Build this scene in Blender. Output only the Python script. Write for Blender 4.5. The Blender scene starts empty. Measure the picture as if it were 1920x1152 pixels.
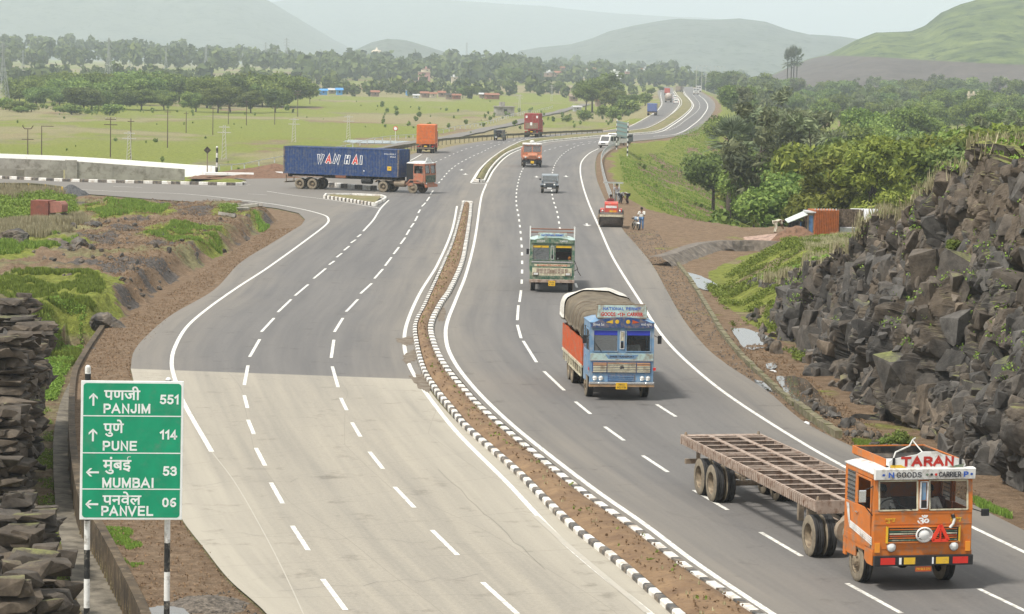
import bpy, bmesh, math, random
import numpy as np
from mathutils import Vector, Matrix, Euler
R = math.radians
PI = math.pi
scene = bpy.context.scene
COL = scene.collection
# ------------------------------------------------------------------ camera
FPX, PITCH, CAMH, ROLL = 5100.0, 0.0892, 12.2, 0.0191
cam_d = bpy.data.cameras.new('camera')
cam = bpy.data.objects.new('camera', cam_d)
COL.objects.link(cam)
cam.matrix_world = (Matrix.Translation((0, 0, CAMH)) @ Matrix.Rotation(PI/2 - PITCH, 4, 'X') @ Matrix.Rotation(ROLL, 4, 'Z'))
cam_d.sensor_width = 36
cam_d.lens = FPX / 1920 * 36
cam_d.clip_start = 0.5
cam_d.clip_end = 40000
scene.camera = cam
# ------------------------------------------------------------------ sky, sun, exposure
SUN_EL, SUN_AZ = R(58), R(-130)       # azimuth from +Y towards +X (sun behind the camera, to the left)
world = bpy.data.worlds.new("World")
scene.world = world
world.use_nodes = True
wn, wl = world.node_tree.nodes, world.node_tree.links
wn.clear()
sky = wn.new('ShaderNodeTexSky')
sky.sky_type = 'NISHITA'
sky.sun_disc = False
sky.sun_elevation = SUN_EL
sky.sun_rotation = SUN_AZ
sky.air_density = 1.0
sky.dust_density = 6.0
sky.ozone_density = 1.0
bg = wn.new('ShaderNodeBackground')
bg.inputs[1].default_value = 0.092
out = wn.new('ShaderNodeOutputWorld')
# overcast: thin grey-white cloud deck mixed over the physical sky
tc = wn.new('ShaderNodeTexCoord')
mp = wn.new('ShaderNodeMapping'); mp.inputs['Scale'].default_value = (1.2, 1.2, 6)
nz = wn.new('ShaderNodeTexNoise'); nz.inputs['Scale'].default_value = 2.2; nz.inputs['Detail'].default_value = 6
rp = wn.new('ShaderNodeValToRGB')
rp.color_ramp.elements[0].position = .3; rp.color_ramp.elements[0].color = (6.7, 7.3, 7.7, 1)
rp.color_ramp.elements[1].position = .7; rp.color_ramp.elements[1].color = (10.2, 10.2, 10.0, 1)
mx = wn.new('ShaderNodeMixRGB'); mx.inputs[0].default_value = .95
mp.inputs['Location'].default_value = (.3, .1, .35); wl.new(tc.outputs['Generated'], mp.inputs[0]); wl.new(mp.outputs[0], nz.inputs[0]); wl.new(nz.outputs[0], rp.inputs[0])
wl.new(sky.outputs[0], mx.inputs[1]); wl.new(rp.outputs[0], mx.inputs[2])
wl.new(mx.outputs[0], bg.inputs[0]); wl.new(bg.outputs[0], out.inputs[0])
sun_d = bpy.data.lights.new('sun', 'SUN')
sun_d.energy = 3.6
sun_d.angle = R(7)
sun_d.color = (1.0, .955, .88)
sun = bpy.data.objects.new('sun', sun_d)
COL.objects.link(sun)
_sd = Vector((math.sin(SUN_AZ)*math.cos(SUN_EL), math.cos(SUN_AZ)*math.cos(SUN_EL), math.sin(SUN_EL)))
sun.rotation_euler = _sd.to_track_quat('Z', 'Y').to_euler()
sun.location = (0, 0, 300)
scene.view_settings.view_transform = 'Standard'
scene.view_settings.look = 'None'
scene.view_settings.exposure = 0.35
scene.view_settings.gamma = 1
scene.render.engine = 'CYCLES'
scene.cycles.max_bounces = 6
scene.cycles.volume_bounces = 2
scene.cycles.transparent_max_bounces = 8
scene.cycles.use_denoising = True
# ------------------------------------------------------------------ projection helpers (pixel of the 1920x1152 photograph -> point of the place)
def G(u, v, z=0.0):
 a, b = u - 960, v - 576
 a, b = a*math.cos(ROLL) + b*math.sin(ROLL), -a*math.sin(ROLL) + b*math.cos(ROLL)
 d = Vector((a/FPX, math.cos(PITCH) - b/FPX*math.sin(PITCH), -math.sin(PITCH) - b/FPX*math.cos(PITCH)))
 t = (z - CAMH) / d.z
 return Vector((d.x*t, d.y*t, z))
def GD(u, v, dist):
 """point seen at (u,v) at ground distance dist"""
 a, b = u - 960, v - 576
 a, b = a*math.cos(ROLL) + b*math.sin(ROLL), -a*math.sin(ROLL) + b*math.cos(ROLL)
 d = Vector((a/FPX, math.cos(PITCH) - b/FPX*math.sin(PITCH), -math.sin(PITCH) - b/FPX*math.cos(PITCH)))
 t = dist / d.y
 return Vector((d.x*t, dist, CAMH + d.z*t))
# ------------------------------------------------------------------ numpy noise
def _hash(ix, iy, iz, seed):
 h = (ix.astype(np.int64)*374761393 + iy.astype(np.int64)*668265263 + iz.astype(np.int64)*2147483647 + seed*974634777) & 0x7fffffff
 h = (h ^ (h >> 13))*1274126177 & 0x7fffffff
 h = (h ^ (h >> 16))*2246822519 & 0x7fffffff
 return ((h ^ (h >> 11)) & 0xffffff) / float(0xffffff)
def vnoise(x, y, z=None, seed=0):
 if z is None: z = np.zeros_like(x)
 ix, iy, iz = np.floor(x), np.floor(y), np.floor(z)
 fx, fy, fz = x-ix, y-iy, z-iz
 fx, fy, fz = fx*fx*(3-2*fx), fy*fy*(3-2*fy), fz*fz*(3-2*fz)
 r = 0
 for dx in (0, 1):
  for dy in (0, 1):
   for dz in (0, 1):
    w = (fx if dx else 1-fx)*(fy if dy else 1-fy)*(fz if dz else 1-fz)
    r = r + w*_hash(ix+dx, iy+dy, iz+dz, seed)
 return r
def fbm(x, y, z=None, octv=4, seed=0):
 r = 0; a = .5; t = 0
 for o in range(octv):
  r = r + a*vnoise(x*2**o, y*2**o, None if z is None else z*2**o, seed+o*17); t += a; a *= .5
 return r/t
def voro(P, size, seed, aniso=(1, 1, 1)):
 """nearest cell of jittered grid: returns F1, F2, id-hash a, b, c, offset from seed"""
 Q = P/(np.array(aniso)*size)
 I = np.floor(Q).astype(np.int64)
 n = len(P)
 f1 = np.full(n, 1e9); f2 = np.full(n, 1e9)
 ids = np.zeros((n, 3)); off = np.zeros((n, 3))
 for dx in (-1, 0, 1):
  for dy in (-1, 0, 1):
   for dz in (-1, 0, 1):
    c = I + np.array([dx, dy, dz])
    s = np.stack([_hash(c[:, 0], c[:, 1], c[:, 2], seed+k) for k in range(3)], 1)
    p = c + .1 + .8*s
    dd = Q - p
    d = np.abs(dd).max(1)*.45 + np.sqrt((dd**2).sum(1))*.55
    m = d < f1
    f2 = np.where(m, f1, np.minimum(f2, d)); f1 = np.where(m, d, f1)
    h = np.stack([_hash(c[:, 0], c[:, 1], c[:, 2], seed+10+k) for k in range(3)], 1)
    ids[m] = h[m]; off[m] = dd[m]
 return f1, f2, ids, off
def sstep(a, b, x):
 t = np.clip((x-a)/(b-a), 0, 1); return t*t*(3-2*t)
# polygons / polylines in numpy
def pdist(X, Y, pts):
 """distance to polyline, signed side (left positive) and param index"""
 best = np.full(X.shape, 1e18); side = np.zeros(X.shape); par = np.zeros(X.shape)
 for i in range(len(pts)-1):
  ax, ay = pts[i][0], pts[i][1]; bx, by = pts[i+1][0], pts[i+1][1]
  dx, dy = bx-ax, by-ay; L = dx*dx+dy*dy+1e-12
  t = np.clip(((X-ax)*dx+(Y-ay)*dy)/L, 0, 1)
  ex, ey = X-ax-t*dx, Y-ay-t*dy
  d = ex*ex+ey*ey
  m = d < best
  best = np.where(m, d, best); side = np.where(m, np.sign(dx*(Y-ay)-dy*(X-ax)), side); par = np.where(m, i+t, par)
 return np.sqrt(best), side, par
def inpoly(X, Y, pts):
 c = np.zeros(X.shape, bool); n = len(pts)
 for i in range(n):
  ax, ay = pts[i][0], pts[i][1]; bx, by = pts[i-1][0], pts[i-1][1]
  if ay == by: continue
  c ^= ((ay > Y) != (by > Y)) & (X < (bx-ax)*(Y-ay)/(by-ay)+ax)
 return c
def sdpoly(X, Y, pts):
 d, _, _ = pdist(X, Y, list(pts)+[pts[0]])
 return np.where(inpoly(X, Y, pts), -d, d)
def GP(px, z=0.0):
 return [G(u, v, z) for u, v in px]
def smooth(pts, n=8):
 """Catmull-Rom through the points"""
 P = [pts[0]*2-pts[1]] + list(pts) + [pts[-1]*2-pts[-2]]
 o = []
 for i in range(1, len(P)-2):
  a, b, c, d = P[i-1], P[i], P[i+1], P[i+2]
  # centripetal-ish guard: chord lengths
  for k in range(n):
   t = k/n
   l1, l2 = (c-b).length, 1.0
   m1 = (c-a)/(((c-b).length+(b-a).length)+1e-9)*(c-b).length
   m2 = (d-b)/(((d-c).length+(c-b).length)+1e-9)*(c-b).length
   t2, t3 = t*t, t*t*t
   o.append(b*(2*t3-3*t2+1)+m1*(t3-2*t2+t)+c*(-2*t3+3*t2)+m2*(t3-t2))
 o.append(P[-2])
 return o
def resample(pts, step):
 o = [pts[0].copy()]; acc = 0
 for a, b in zip(pts, pts[1:]):
  L = (b-a).length
  while acc + L >= step:
   t = (step-acc)/L
   a = a.lerp(b, t); o.append(a.copy()); L = (b-a).length; acc = 0
  acc += L
 return o
# ------------------------------------------------------------------ materials
def N(nt, t, **kw):
 n = nt.nodes.new(t)
 for k, v in kw.items():
  if k in n.inputs: n.inputs[k].default_value = v
  else: setattr(n, k, v)
 return n
_M = {}
def mat(name, col, rough=.6, metal=0, var=.12, scale=6.0, bump=0.0, bscale=None, col2=None, spec=.4, dirt=None, dirtamt=0.0, dscale=3.0, coord='Object', emit=None, detail=6):
 if name in _M: return _M[name]
 m = bpy.data.materials.new(name); m.use_nodes = True
 nt = m.node_tree; L = nt.links
 b = nt.nodes['Principled BSDF']
 b.inputs['Roughness'].default_value = rough
 b.inputs['Metallic'].default_value = metal
 b.inputs['Specular IOR Level'].default_value = spec
 t = N(nt, 'ShaderNodeTexCoord')
 if coord == 'World':
  t = N(nt, 'ShaderNodeNewGeometry'); co = t.outputs['Position']
 else: co = t.outputs[coord]
 nz = N(nt, 'ShaderNodeTexNoise', Scale=scale, Detail=detail, Roughness=.6)
 L.new(co, nz.inputs['Vector'])
 c2 = col2 or tuple(max(0, c*(1-var*2)) for c in col[:3])
 c1 = tuple(min(1, c*(1+var)) for c in col[:3]) if col2 is None else col
 rp = N(nt, 'ShaderNodeValToRGB')
 rp.color_ramp.elements[0].position = .32; rp.color_ramp.elements[0].color = (*c2[:3], 1)
 rp.color_ramp.elements[1].position = .68; rp.color_ramp.elements[1].color = (*c1[:3], 1)
 L.new(nz.outputs[0], rp.inputs[0])
 o = rp.outputs[0]
 if dirt:
  n2 = N(nt, 'ShaderNodeTexNoise', Scale=dscale, Detail=8, Roughness=.7)
  L.new(co, n2.inputs['Vector'])
  r2 = N(nt, 'ShaderNodeValToRGB')
  r2.color_ramp.elements[0].position = .62-dirtamt*.35; r2.color_ramp.elements[1].position = .78-dirtamt*.25
  L.new(n2.outputs[0], r2.inputs[0])
  mx = N(nt, 'ShaderNodeMixRGB'); mx.inputs[2].default_value = (*dirt, 1)
  L.new(r2.outputs[0], mx.inputs[0]); L.new(o, mx.inputs[1]); o = mx.outputs[0]
 L.new(o, b.inputs['Base Color'])
 if bump:
  n3 = N(nt, 'ShaderNodeTexNoise', Scale=bscale or scale*4, Detail=8)
  L.new(co, n3.inputs['Vector'])
  bp = N(nt, 'ShaderNodeBump', Strength=min(1, bump), Distance=.05)
  L.new(n3.outputs[0], bp.inputs['Height']); L.new(bp.outputs[0], b.inputs['Normal'])
 if emit:
  b.inputs['Emission Color'].default_value = (*emit, 1); b.inputs['Emission Strength'].default_value = 1
 _M[name] = m
 return m
# ------------------------------------------------------------------ object helpers
def tag(o, label=None, cat=None, group=None, kind=None):
 if label: o['label'] = label
 if cat: o['category'] = cat
 if group: o['group'] = group
 if kind: o['kind'] = kind
 return o
def empty(name, loc=(0, 0, 0), rz=0.0, label=None, cat=None, group=None):
 o = bpy.data.objects.new(name, None); COL.objects.link(o)
 o.location = loc; o.rotation_euler = (0, 0, rz); o.empty_display_size = .2
 return tag(o, label, cat, group)
def link(name, me, parent=None, loc=None):
 o = bpy.data.objects.new(name, me); COL.objects.link(o)
 if parent is not None: o.parent = parent
 if loc is not None: o.location = loc
 return o
def copy_tree(o, parent=None):
 c = o.copy(); COL.objects.link(c); c.parent = parent
 for ch in list(o.children): copy_tree(ch, c)
 return c
def npmesh(name, V, F, mats, attrs=None, smooth_=False, mi=None):
 V = np.asarray(V, np.float32); F = np.asarray(F, np.int32)
 me = bpy.data.meshes.new(name)
 me.vertices.add(len(V)); me.vertices.foreach_set('co', V.ravel())
 k = F.shape[1]
 me.loops.add(F.size); me.loops.foreach_set('vertex_index', F.ravel())
 me.polygons.add(len(F)); me.polygons.foreach_set('loop_start', np.arange(0, F.size, k, dtype=np.int32))
 if mi is not None: me.polygons.foreach_set('material_index', np.asarray(mi, np.int32))
 me.polygons.foreach_set('use_smooth', np.full(len(F), smooth_))
 me.update(calc_edges=True); me.validate()
 for m in (mats if isinstance(mats, (list, tuple)) else [mats]): me.materials.append(m)
 for an, av in (attrs or {}).items():
  av = np.asarray(av, np.float32)
  if av.ndim == 1:
   a = me.attributes.new(an, 'FLOAT', 'POINT'); a.data.foreach_set('value', av)
  else:
   a = me.attributes.new(an, 'FLOAT_COLOR', 'POINT')
   a.data.foreach_set('color', np.concatenate([av[:, :3], np.ones((len(av), 1), np.float32)], 1).ravel())
 return me
def gridfaces(nr, nc):
 i = np.arange((nr-1)*(nc-1)); r = i//(nc-1); c = i % (nc-1); a = r*nc+c
 return np.stack([a, a+1, a+nc+1, a+nc], 1)
class MB:
 """collects simple solids into one mesh"""
 def __init__(s): s.v = []; s.f = []; s.m = []; s.sm = []
 def add(s, v, f, mi=0, sm=False):
  n = len(s.v); s.v += [tuple(p) for p in v]; s.f += [tuple(i+n for i in q) for q in f]
  s.m += [mi]*len(f); s.sm += [sm]*len(f); return s
 def box(s, c, d, rot=None, mi=0, taper=1.0):
  x, y, z = d[0]/2, d[1]/2, d[2]/2
  p = [Vector((a*x*(taper if g > 0 else 1), b*y*(taper if g > 0 else 1), g*z)) for g in (-1, 1) for a, b in ((-1, -1), (1, -1), (1, 1), (-1, 1))]
  if rot is not None:
   E = rot if isinstance(rot, Matrix) else Euler(rot).to_matrix()
   p = [E @ q for q in p]
  c = Vector(c)
  return s.add([q+c for q in p], [(0, 3, 2, 1), (4, 5, 6, 7), (0, 1, 5, 4), (1, 2, 6, 5), (2, 3, 7, 6), (3, 0, 4, 7)], mi)
 def bx(s, x0, x1, y0, y1, z0, z1, mi=0):
  return s.box(((x0+x1)/2, (y0+y1)/2, (z0+z1)/2), (abs(x1-x0), abs(y1-y0), abs(z1-z0)), None, mi)
 def tube(s, a, b, r, r2=None, n=8, mi=0, cap=True):
  a, b = Vector(a), Vector(b); r2 = r if r2 is None else r2
  d = (b-a).normalized(); q = d.to_track_quat('Z', 'Y').to_matrix()
  v = []
  for P, rr in ((a, r), (b, r2)):
   for i in range(n):
    t = 2*PI*i/n; v.append(P + q @ Vector((math.cos(t)*rr, math.sin(t)*rr, 0)))
  f = [(i, (i+1) % n, n+(i+1) % n, n+i) for i in range(n)]
  s.add(v, f, mi, True)
  if cap: s.add(v, [tuple(range(n-1, -1, -1)), tuple(range(n, 2*n))], mi)
  return s
 def path(s, pts, r, n=6, mi=0):
  for a, b in zip(pts, pts[1:]): s.tube(a, b, r, n=n, mi=mi)
  return s
 def beam(s, a, b, w, h, mi=0):
  a, b = Vector(a), Vector(b); d = b-a; L = d.length
  X = d.normalized(); Y = Vector((0, 0, 1)).cross(X)
  if Y.length < 1e-4: Y = Vector((0, 1, 0))
  Y.normalize(); Z = X.cross(Y)
  M = Matrix((X, Y, Z)).transposed()
  return s.box((a+b)/2, (L, w, h), M, mi)
 def lathe(s, prof, c, axis=(0, 0, 1), n=24, mi=0, sm=True):
  """prof: list of (radius, along)"""
  q = Vector(axis).to_track_quat('Z', 'Y').to_matrix(); c = Vector(c); v = []
  for r, h in prof:
   for i in range(n):
    t = 2*PI*i/n; v.append(c + q @ Vector((math.cos(t)*r, math.sin(t)*r, h)))
  f = []
  for k in range(len(prof)-1):
   for i in range(n): f.append((k*n+i, k*n+(i+1) % n, (k+1)*n+(i+1) % n, (k+1)*n+i))
  return s.add(v, f, mi, sm)
 def prism(s, pts, off, mi=0):
  """extrude a 3-D polygon by a vector"""
  n = len(pts); off = Vector(off); v = [Vector(p) for p in pts] + [Vector(p)+off for p in pts]
  s.add(v, [tuple(range(n-1, -1, -1)), tuple(range(n, 2*n))], mi)
  return s.add(v, [(i, (i+1) % n, n+(i+1) % n, n+i) for i in range(n)], mi)
 def ball(s, c, r, n=10, m=7, sc=(1, 1, 1), mi=0):
  v = []; f = []
  for j in range(m+1):
   ph = PI*j/m
   for i in range(n):
    t = 2*PI*i/n
    v.append((c[0]+r*sc[0]*math.sin(ph)*math.cos(t), c[1]+r*sc[1]*math.sin(ph)*math.sin(t), c[2]+r*sc[2]*math.cos(ph)))
  for j in range(m):
   for i in range(n): f.append((j*n+i, (j+1)*n+i, (j+1)*n+(i+1) % n, j*n+(i+1) % n))
  return s.add(v, f, mi, True)
 def mesh(s, name, mats):
  me = bpy.data.meshes.new(name)
  me.from_pydata([tuple(p) for p in s.v], [], s.f)
  me.polygons.foreach_set('material_index', s.m); me.polygons.foreach_set('use_smooth', s.sm)
  for m in (mats if isinstance(mats, (list, tuple)) else [mats]): me.materials.append(m)
  me.validate()
  bm = bmesh.new(); bm.from_mesh(me); bmesh.ops.recalc_face_normals(bm, faces=bm.faces); bm.to_mesh(me); bm.free()
  me.update()
  return me
 def build(s, name, mats, parent=None, bevel=0, loc=None, seg=2):
  o = link(name, s.mesh(name, mats), parent, loc)
  if bevel:
   b = o.modifiers.new('bevel', 'BEVEL'); b.width = bevel; b.segments = seg; b.limit_method = 'ANGLE'; b.angle_limit = R(40)
  return o
def text(name, body, size, mats, parent, loc, rot, extrude=.004, bold=0.0, align='CENTER', sx=1.0, shear=0.0, space=1.0, fit=None):
 """lettering turned into a mesh of its own; local x = reading direction, fit = (width, height) box"""
 c = bpy.data.curves.new(name, 'FONT'); c.body = body; c.size = size; c.extrude = extrude; c.offset = bold
 c.align_x = align; c.align_y = 'CENTER'; c.shear = shear; c.space_character = space; c.resolution_u = 4
 t = bpy.data.objects.new('tmp', c); COL.objects.link(t)
 bpy.context.view_layer.update()
 me = bpy.data.meshes.new_from_object(t.evaluated_get(bpy.context.evaluated_depsgraph_get()))
 bpy.data.objects.remove(t); bpy.data.curves.remove(c)
 me.name = name; me.materials.clear()
 me.materials.append(mats)
 if len(me.vertices):
  A = np.empty(len(me.vertices)*3, np.float32); me.vertices.foreach_get('co', A); A = A.reshape(-1, 3)
  if fit:
   lo, hi = A.min(0), A.max(0)
   A[:, 0] = (A[:, 0]-(lo[0]+hi[0])/2)*fit[0]/max(1e-6, hi[0]-lo[0])
   if fit[1]: A[:, 1] = (A[:, 1]-(lo[1]+hi[1])/2)*fit[1]/max(1e-6, hi[1]-lo[1])
  A[:, 0] *= sx
  me.vertices.foreach_set('co', A.ravel()); me.update()
 o = link(name, me, parent, loc); o.rotation_euler = rot
 return o
# plain grotesque stroke lettering: signs and painted words
_GL = dict(A=[[(0, 0), (.36, 1), (.72, 0)], [(.14, .32), (.58, .32)]], B=[[(.08, 0), (.08, 1), (.42, 1), (.58, .9), (.58, .62), (.42, .53), (.08, .53)], [(.42, .53), (.62, .42), (.62, .12), (.45, 0), (.08, 0)]],
 C=[[(.66, .78), (.5, .97), (.24, .97), (.08, .75), (.08, .25), (.24, .03), (.5, .03), (.66, .22)]], D=[[(.08, 0), (.08, 1), (.4, 1), (.62, .78), (.62, .22), (.4, 0), (.08, 0)]], E=[[(.6, 0), (.08, 0), (.08, 1), (.6, 1)], [(.08, .52), (.54, .52)]],
 G=[[(.64, .8), (.48, .97), (.24, .97), (.08, .75), (.08, .25), (.24, .03), (.5, .03), (.64, .16), (.64, .47), (.4, .47)]], H=[[(.08, 0), (.08, 1)], [(.62, 0), (.62, 1)], [(.08, .52), (.62, .52)]], I=[[(.08, 0), (.08, 1)]],
 J=[[(.48, 1), (.48, .22), (.38, .03), (.18, .03), (.06, .2), (.06, .32)]], L=[[(.08, 1), (.08, 0), (.56, 0)]], M=[[(.08, 0), (.08, 1)], [(.08, 1), (.42, .1), (.76, 1)], [(.76, 1), (.76, 0)]], N=[[(.08, 0), (.08, 1), (.62, 0), (.62, 1)]],
 O=[[(.25, .98), (.08, .75), (.08, .25), (.25, .02), (.5, .02), (.67, .25), (.67, .75), (.5, .98), (.25, .98)]], P=[[(.08, 0), (.08, 1), (.44, 1), (.61, .88), (.61, .56), (.44, .44), (.08, .44)]],
 R=[[(.08, 0), (.08, 1), (.44, 1), (.61, .88), (.61, .6), (.44, .48), (.08, .48)], [(.38, .48), (.64, 0)]], S=[[(.6, .82), (.46, .98), (.22, .98), (.09, .84), (.09, .66), (.22, .55), (.46, .47), (.61, .34), (.61, .16), (.46, .02), (.22, .02), (.06, .17)]],
 T=[[(0, 1), (.66, 1)], [(.33, 1), (.33, 0)]], U=[[(.08, 1), (.08, .22), (.22, .02), (.48, .02), (.62, .22), (.62, 1)]], V=[[(0, 1), (.34, 0), (.68, 1)]], W=[[(0, 1), (.22, 0), (.46, .95), (.7, 0), (.92, 1)]])
_GL.update({'0': [[(.2, .98), (.07, .75), (.07, .25), (.2, .02), (.4, .02), (.53, .25), (.53, .75), (.4, .98), (.2, .98)]], '1': [[(.06, .76), (.3, 1), (.3, 0)]], '3': [[(.08, .82), (.2, .98), (.42, .98), (.53, .84), (.53, .64), (.4, .53), (.24, .53)], [(.4, .53), (.56, .4), (.56, .16), (.42, .02), (.2, .02), (.06, .18)]],
 '4': [[(.42, 0), (.42, 1), (.04, .27), (.58, .27)]], '5': [[(.52, 1), (.14, 1), (.1, .55), (.34, .62), (.54, .48), (.54, .16), (.38, .02), (.2, .02), (.06, .16)]], '6': [[(.5, .97), (.3, .97), (.12, .75), (.08, .5), (.08, .22), (.22, .02), (.4, .02), (.53, .18), (.53, .38), (.4, .52), (.2, .5), (.08, .38)]]})
def stroke(body, mt, parent, loc, rot, w, h, th=.17, shear=0.0, depth=.003):
 """letters w x h metres in the local xy plane, th = stroke width over height"""
 m = MB(); x = 0; k = 0; S = []
 for ch in body:
  if ch == ' ': x += .45; continue
  g = _GL[ch]; S += [[(x+a+shear*b, b) for a, b in s] for s in g]; x += max(a for s in g for a, b in s)+.08+.17
 lo = min(a for s in S for a, b in s); hi = max(a for s in S for a, b in s); t = th*h/2; sx = (w-2*t)/max(1e-6, hi-lo); sy = h-2*t
 for s in S:
  P = [Vector(((a-(lo+hi)/2)*sx, (b-.5)*sy, 0)) for a, b in s]
  closed = (P[0]-P[-1]).length < 1e-6; n = len(P); Lf, Rt = [], []
  for i, p in enumerate(P):
   a = P[i-1] if i else (P[-2] if closed else None); b = P[i+1] if i < n-1 else (P[1] if closed else None)
   d1 = (p-a).normalized() if a is not None else (b-p).normalized(); d2 = (b-p).normalized() if b is not None else d1
   n1 = Vector((-d1.y, d1.x, 0)); n2 = Vector((-d2.y, d2.x, 0)); mm = n1+n2; mm = mm.normalized() if mm.length > .2 else n1; c = max(.45, mm.dot(n1))
   e = (-d1*t if i == 0 and not closed else d1*t if i == n-1 and not closed else Vector())
   Lf.append(p+mm*t/c+e); Rt.append(p-mm*t/c+e)
  k += 1; z = k % 3*.0007; V = [(*q.xy, z+depth) for q in Lf]+[(*q.xy, z+depth) for q in Rt]+[(*q.xy, 0) for q in Lf]+[(*q.xy, 0) for q in Rt]
  for i in range(n-1): m.add(V, [(n+i, n+i+1, i+1, i)])
  for i in range(n-1): m.add(V, [(i, i+1, 2*n+i+1, 2*n+i), (n+i, n+i+1, 3*n+i+1, 3*n+i)])
  if not closed: m.add(V, [(0, n, 3*n, 2*n), (n-1, 2*n-1, 4*n-1, 3*n-1)])
 o = m.build('lettering', mt, parent, loc=loc); o.rotation_euler = rot
 return o
# ================================================================== ROADS (pixel pairs: left edge, right edge)
LC_CONC = [((690, 1400), (1560, 1420)), ((575, 1262), (1385, 1262)), ((500, 1152), (1258, 1152)), ((430, 1088), (1160, 1065)), ((385, 1032), (1060, 985)),
   ((340, 972), (960, 885)), ((300, 880), (870, 805)), ((264, 772), (815, 745)), ((245, 692), (795, 712))]
LC_ASPH = [((245, 692), (795, 712)), ((250, 662), (783, 680)), ((270, 635), (777, 647)), ((320, 592), (775, 611)), ((400, 545), (793, 574)),
   ((452, 492), (810, 530)), ((512, 455), (830, 490)), ((566, 422), (845, 455)), ((622, 392), (857, 415)), ((700, 360), (868, 383)),
   ((745, 328), (885, 345)), ((775, 303), (905, 316)), ((803, 288), (930, 293)), ((840, 276), (960, 275)), ((900, 266), (990, 264)),
   ((960, 259), (1057, 257)), ((1050, 251), (1100, 252.5)), ((1120, 247), (1150, 248.5)), ((1165, 241), (1190, 245)), ((1195, 231), (1216, 238.5)), ((1225, 212), (1250, 221)),
   ((1238, 197), (1273, 200)), ((1236, 184), (1275, 189)), ((1233, 174), (1267, 178.6)), ((1238, 167), (1263, 171)), ((1244, 162), (1262, 165))]
RC = [((1760, 1400), (2640, 1380)), ((1590, 1262), (2380, 1232)), ((1430, 1150), (2130, 1100)), ((1300, 1065), (1920, 995)), ((1200, 990), (1740, 905)), ((1100, 920), (1613, 845)),
  ((1000, 840), (1513, 795)), ((910, 764), (1440, 735)), ((873, 724), (1400, 708)), ((840, 684), (1363, 684)), ((820, 647), (1323, 651)),
  ((813, 614), (1280, 597)), ((830, 574), (1250, 545)), ((853, 527), (1223, 497)), ((870, 467), (1195, 462)), ((880, 430), (1170, 434)),
  ((887, 383), (1142, 390)), ((900, 362), (1128, 360)), ((913, 343), (1120, 340)), ((920, 328), (1117, 325)), ((928, 314), (1116, 311)),
  ((950, 293), (1118, 297)), ((977, 280), (1124, 286)), ((1023, 267), (1142, 277)), ((1073, 262), (1165, 269)), ((1120, 257), (1195, 264.5)),
  ((1183, 252.4), (1238, 260.5)), ((1230, 248), (1292, 250)), ((1256, 236), (1317, 235)), ((1287, 213), (1333, 217)), ((1298, 198), (1341, 202)),
  ((1291, 186), (1338, 190)), ((1284, 178.6), (1326, 180)), ((1281, 173), (1313, 173)), ((1278, 168), (1304, 167)), ((1277, 163), (1298, 163))]
def pairs_world(P, z, n=8):
 return smooth(GP([a for a, b in P], z), n), smooth(GP([b for a, b in P], z), n)
LCc_L, LCc_R = pairs_world(LC_CONC, 0); LCa_L, LCa_R = pairs_world(LC_ASPH, 0); RC_L, RC_R = pairs_world(RC, 0)
SIDE = GP([(-260, 327), (-60, 333), (200, 338), (455, 347), (462, 338), (408, 329), (470, 325), (560, 325), (660, 319), (735, 303), (790, 283), (860, 300), (885, 345),
   (700, 410), (600, 425), (560, 430), (572, 412), (560, 400), (520, 391), (480, 386), (400, 381), (300, 375), (200, 367), (100, 360), (-60, 353), (-260, 345)])
def strip_mesh(L, Rr, z, mats, name, cols=24, vs=(0, 1)):
 n = len(L); V = []; at = []; lat = []
 s = 0; S = []
 for i in range(n):
  if i: s += ((L[i]+Rr[i])/2-(L[i-1]+Rr[i-1])/2).length
  w = (Rr[i]-L[i]).length
  for j in range(cols):
   t = vs[0]+(vs[1]-vs[0])*j/(cols-1); p = L[i].lerp(Rr[i], t)
   V.append((p.x, p.y, z)); at.append((t, s/1000, 0)); lat.append(w*t)
 return npmesh(name, V, gridfaces(n, cols)[:, ::-1], mats, {'lane': np.array(at), 'lat': np.array(lat)})
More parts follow.
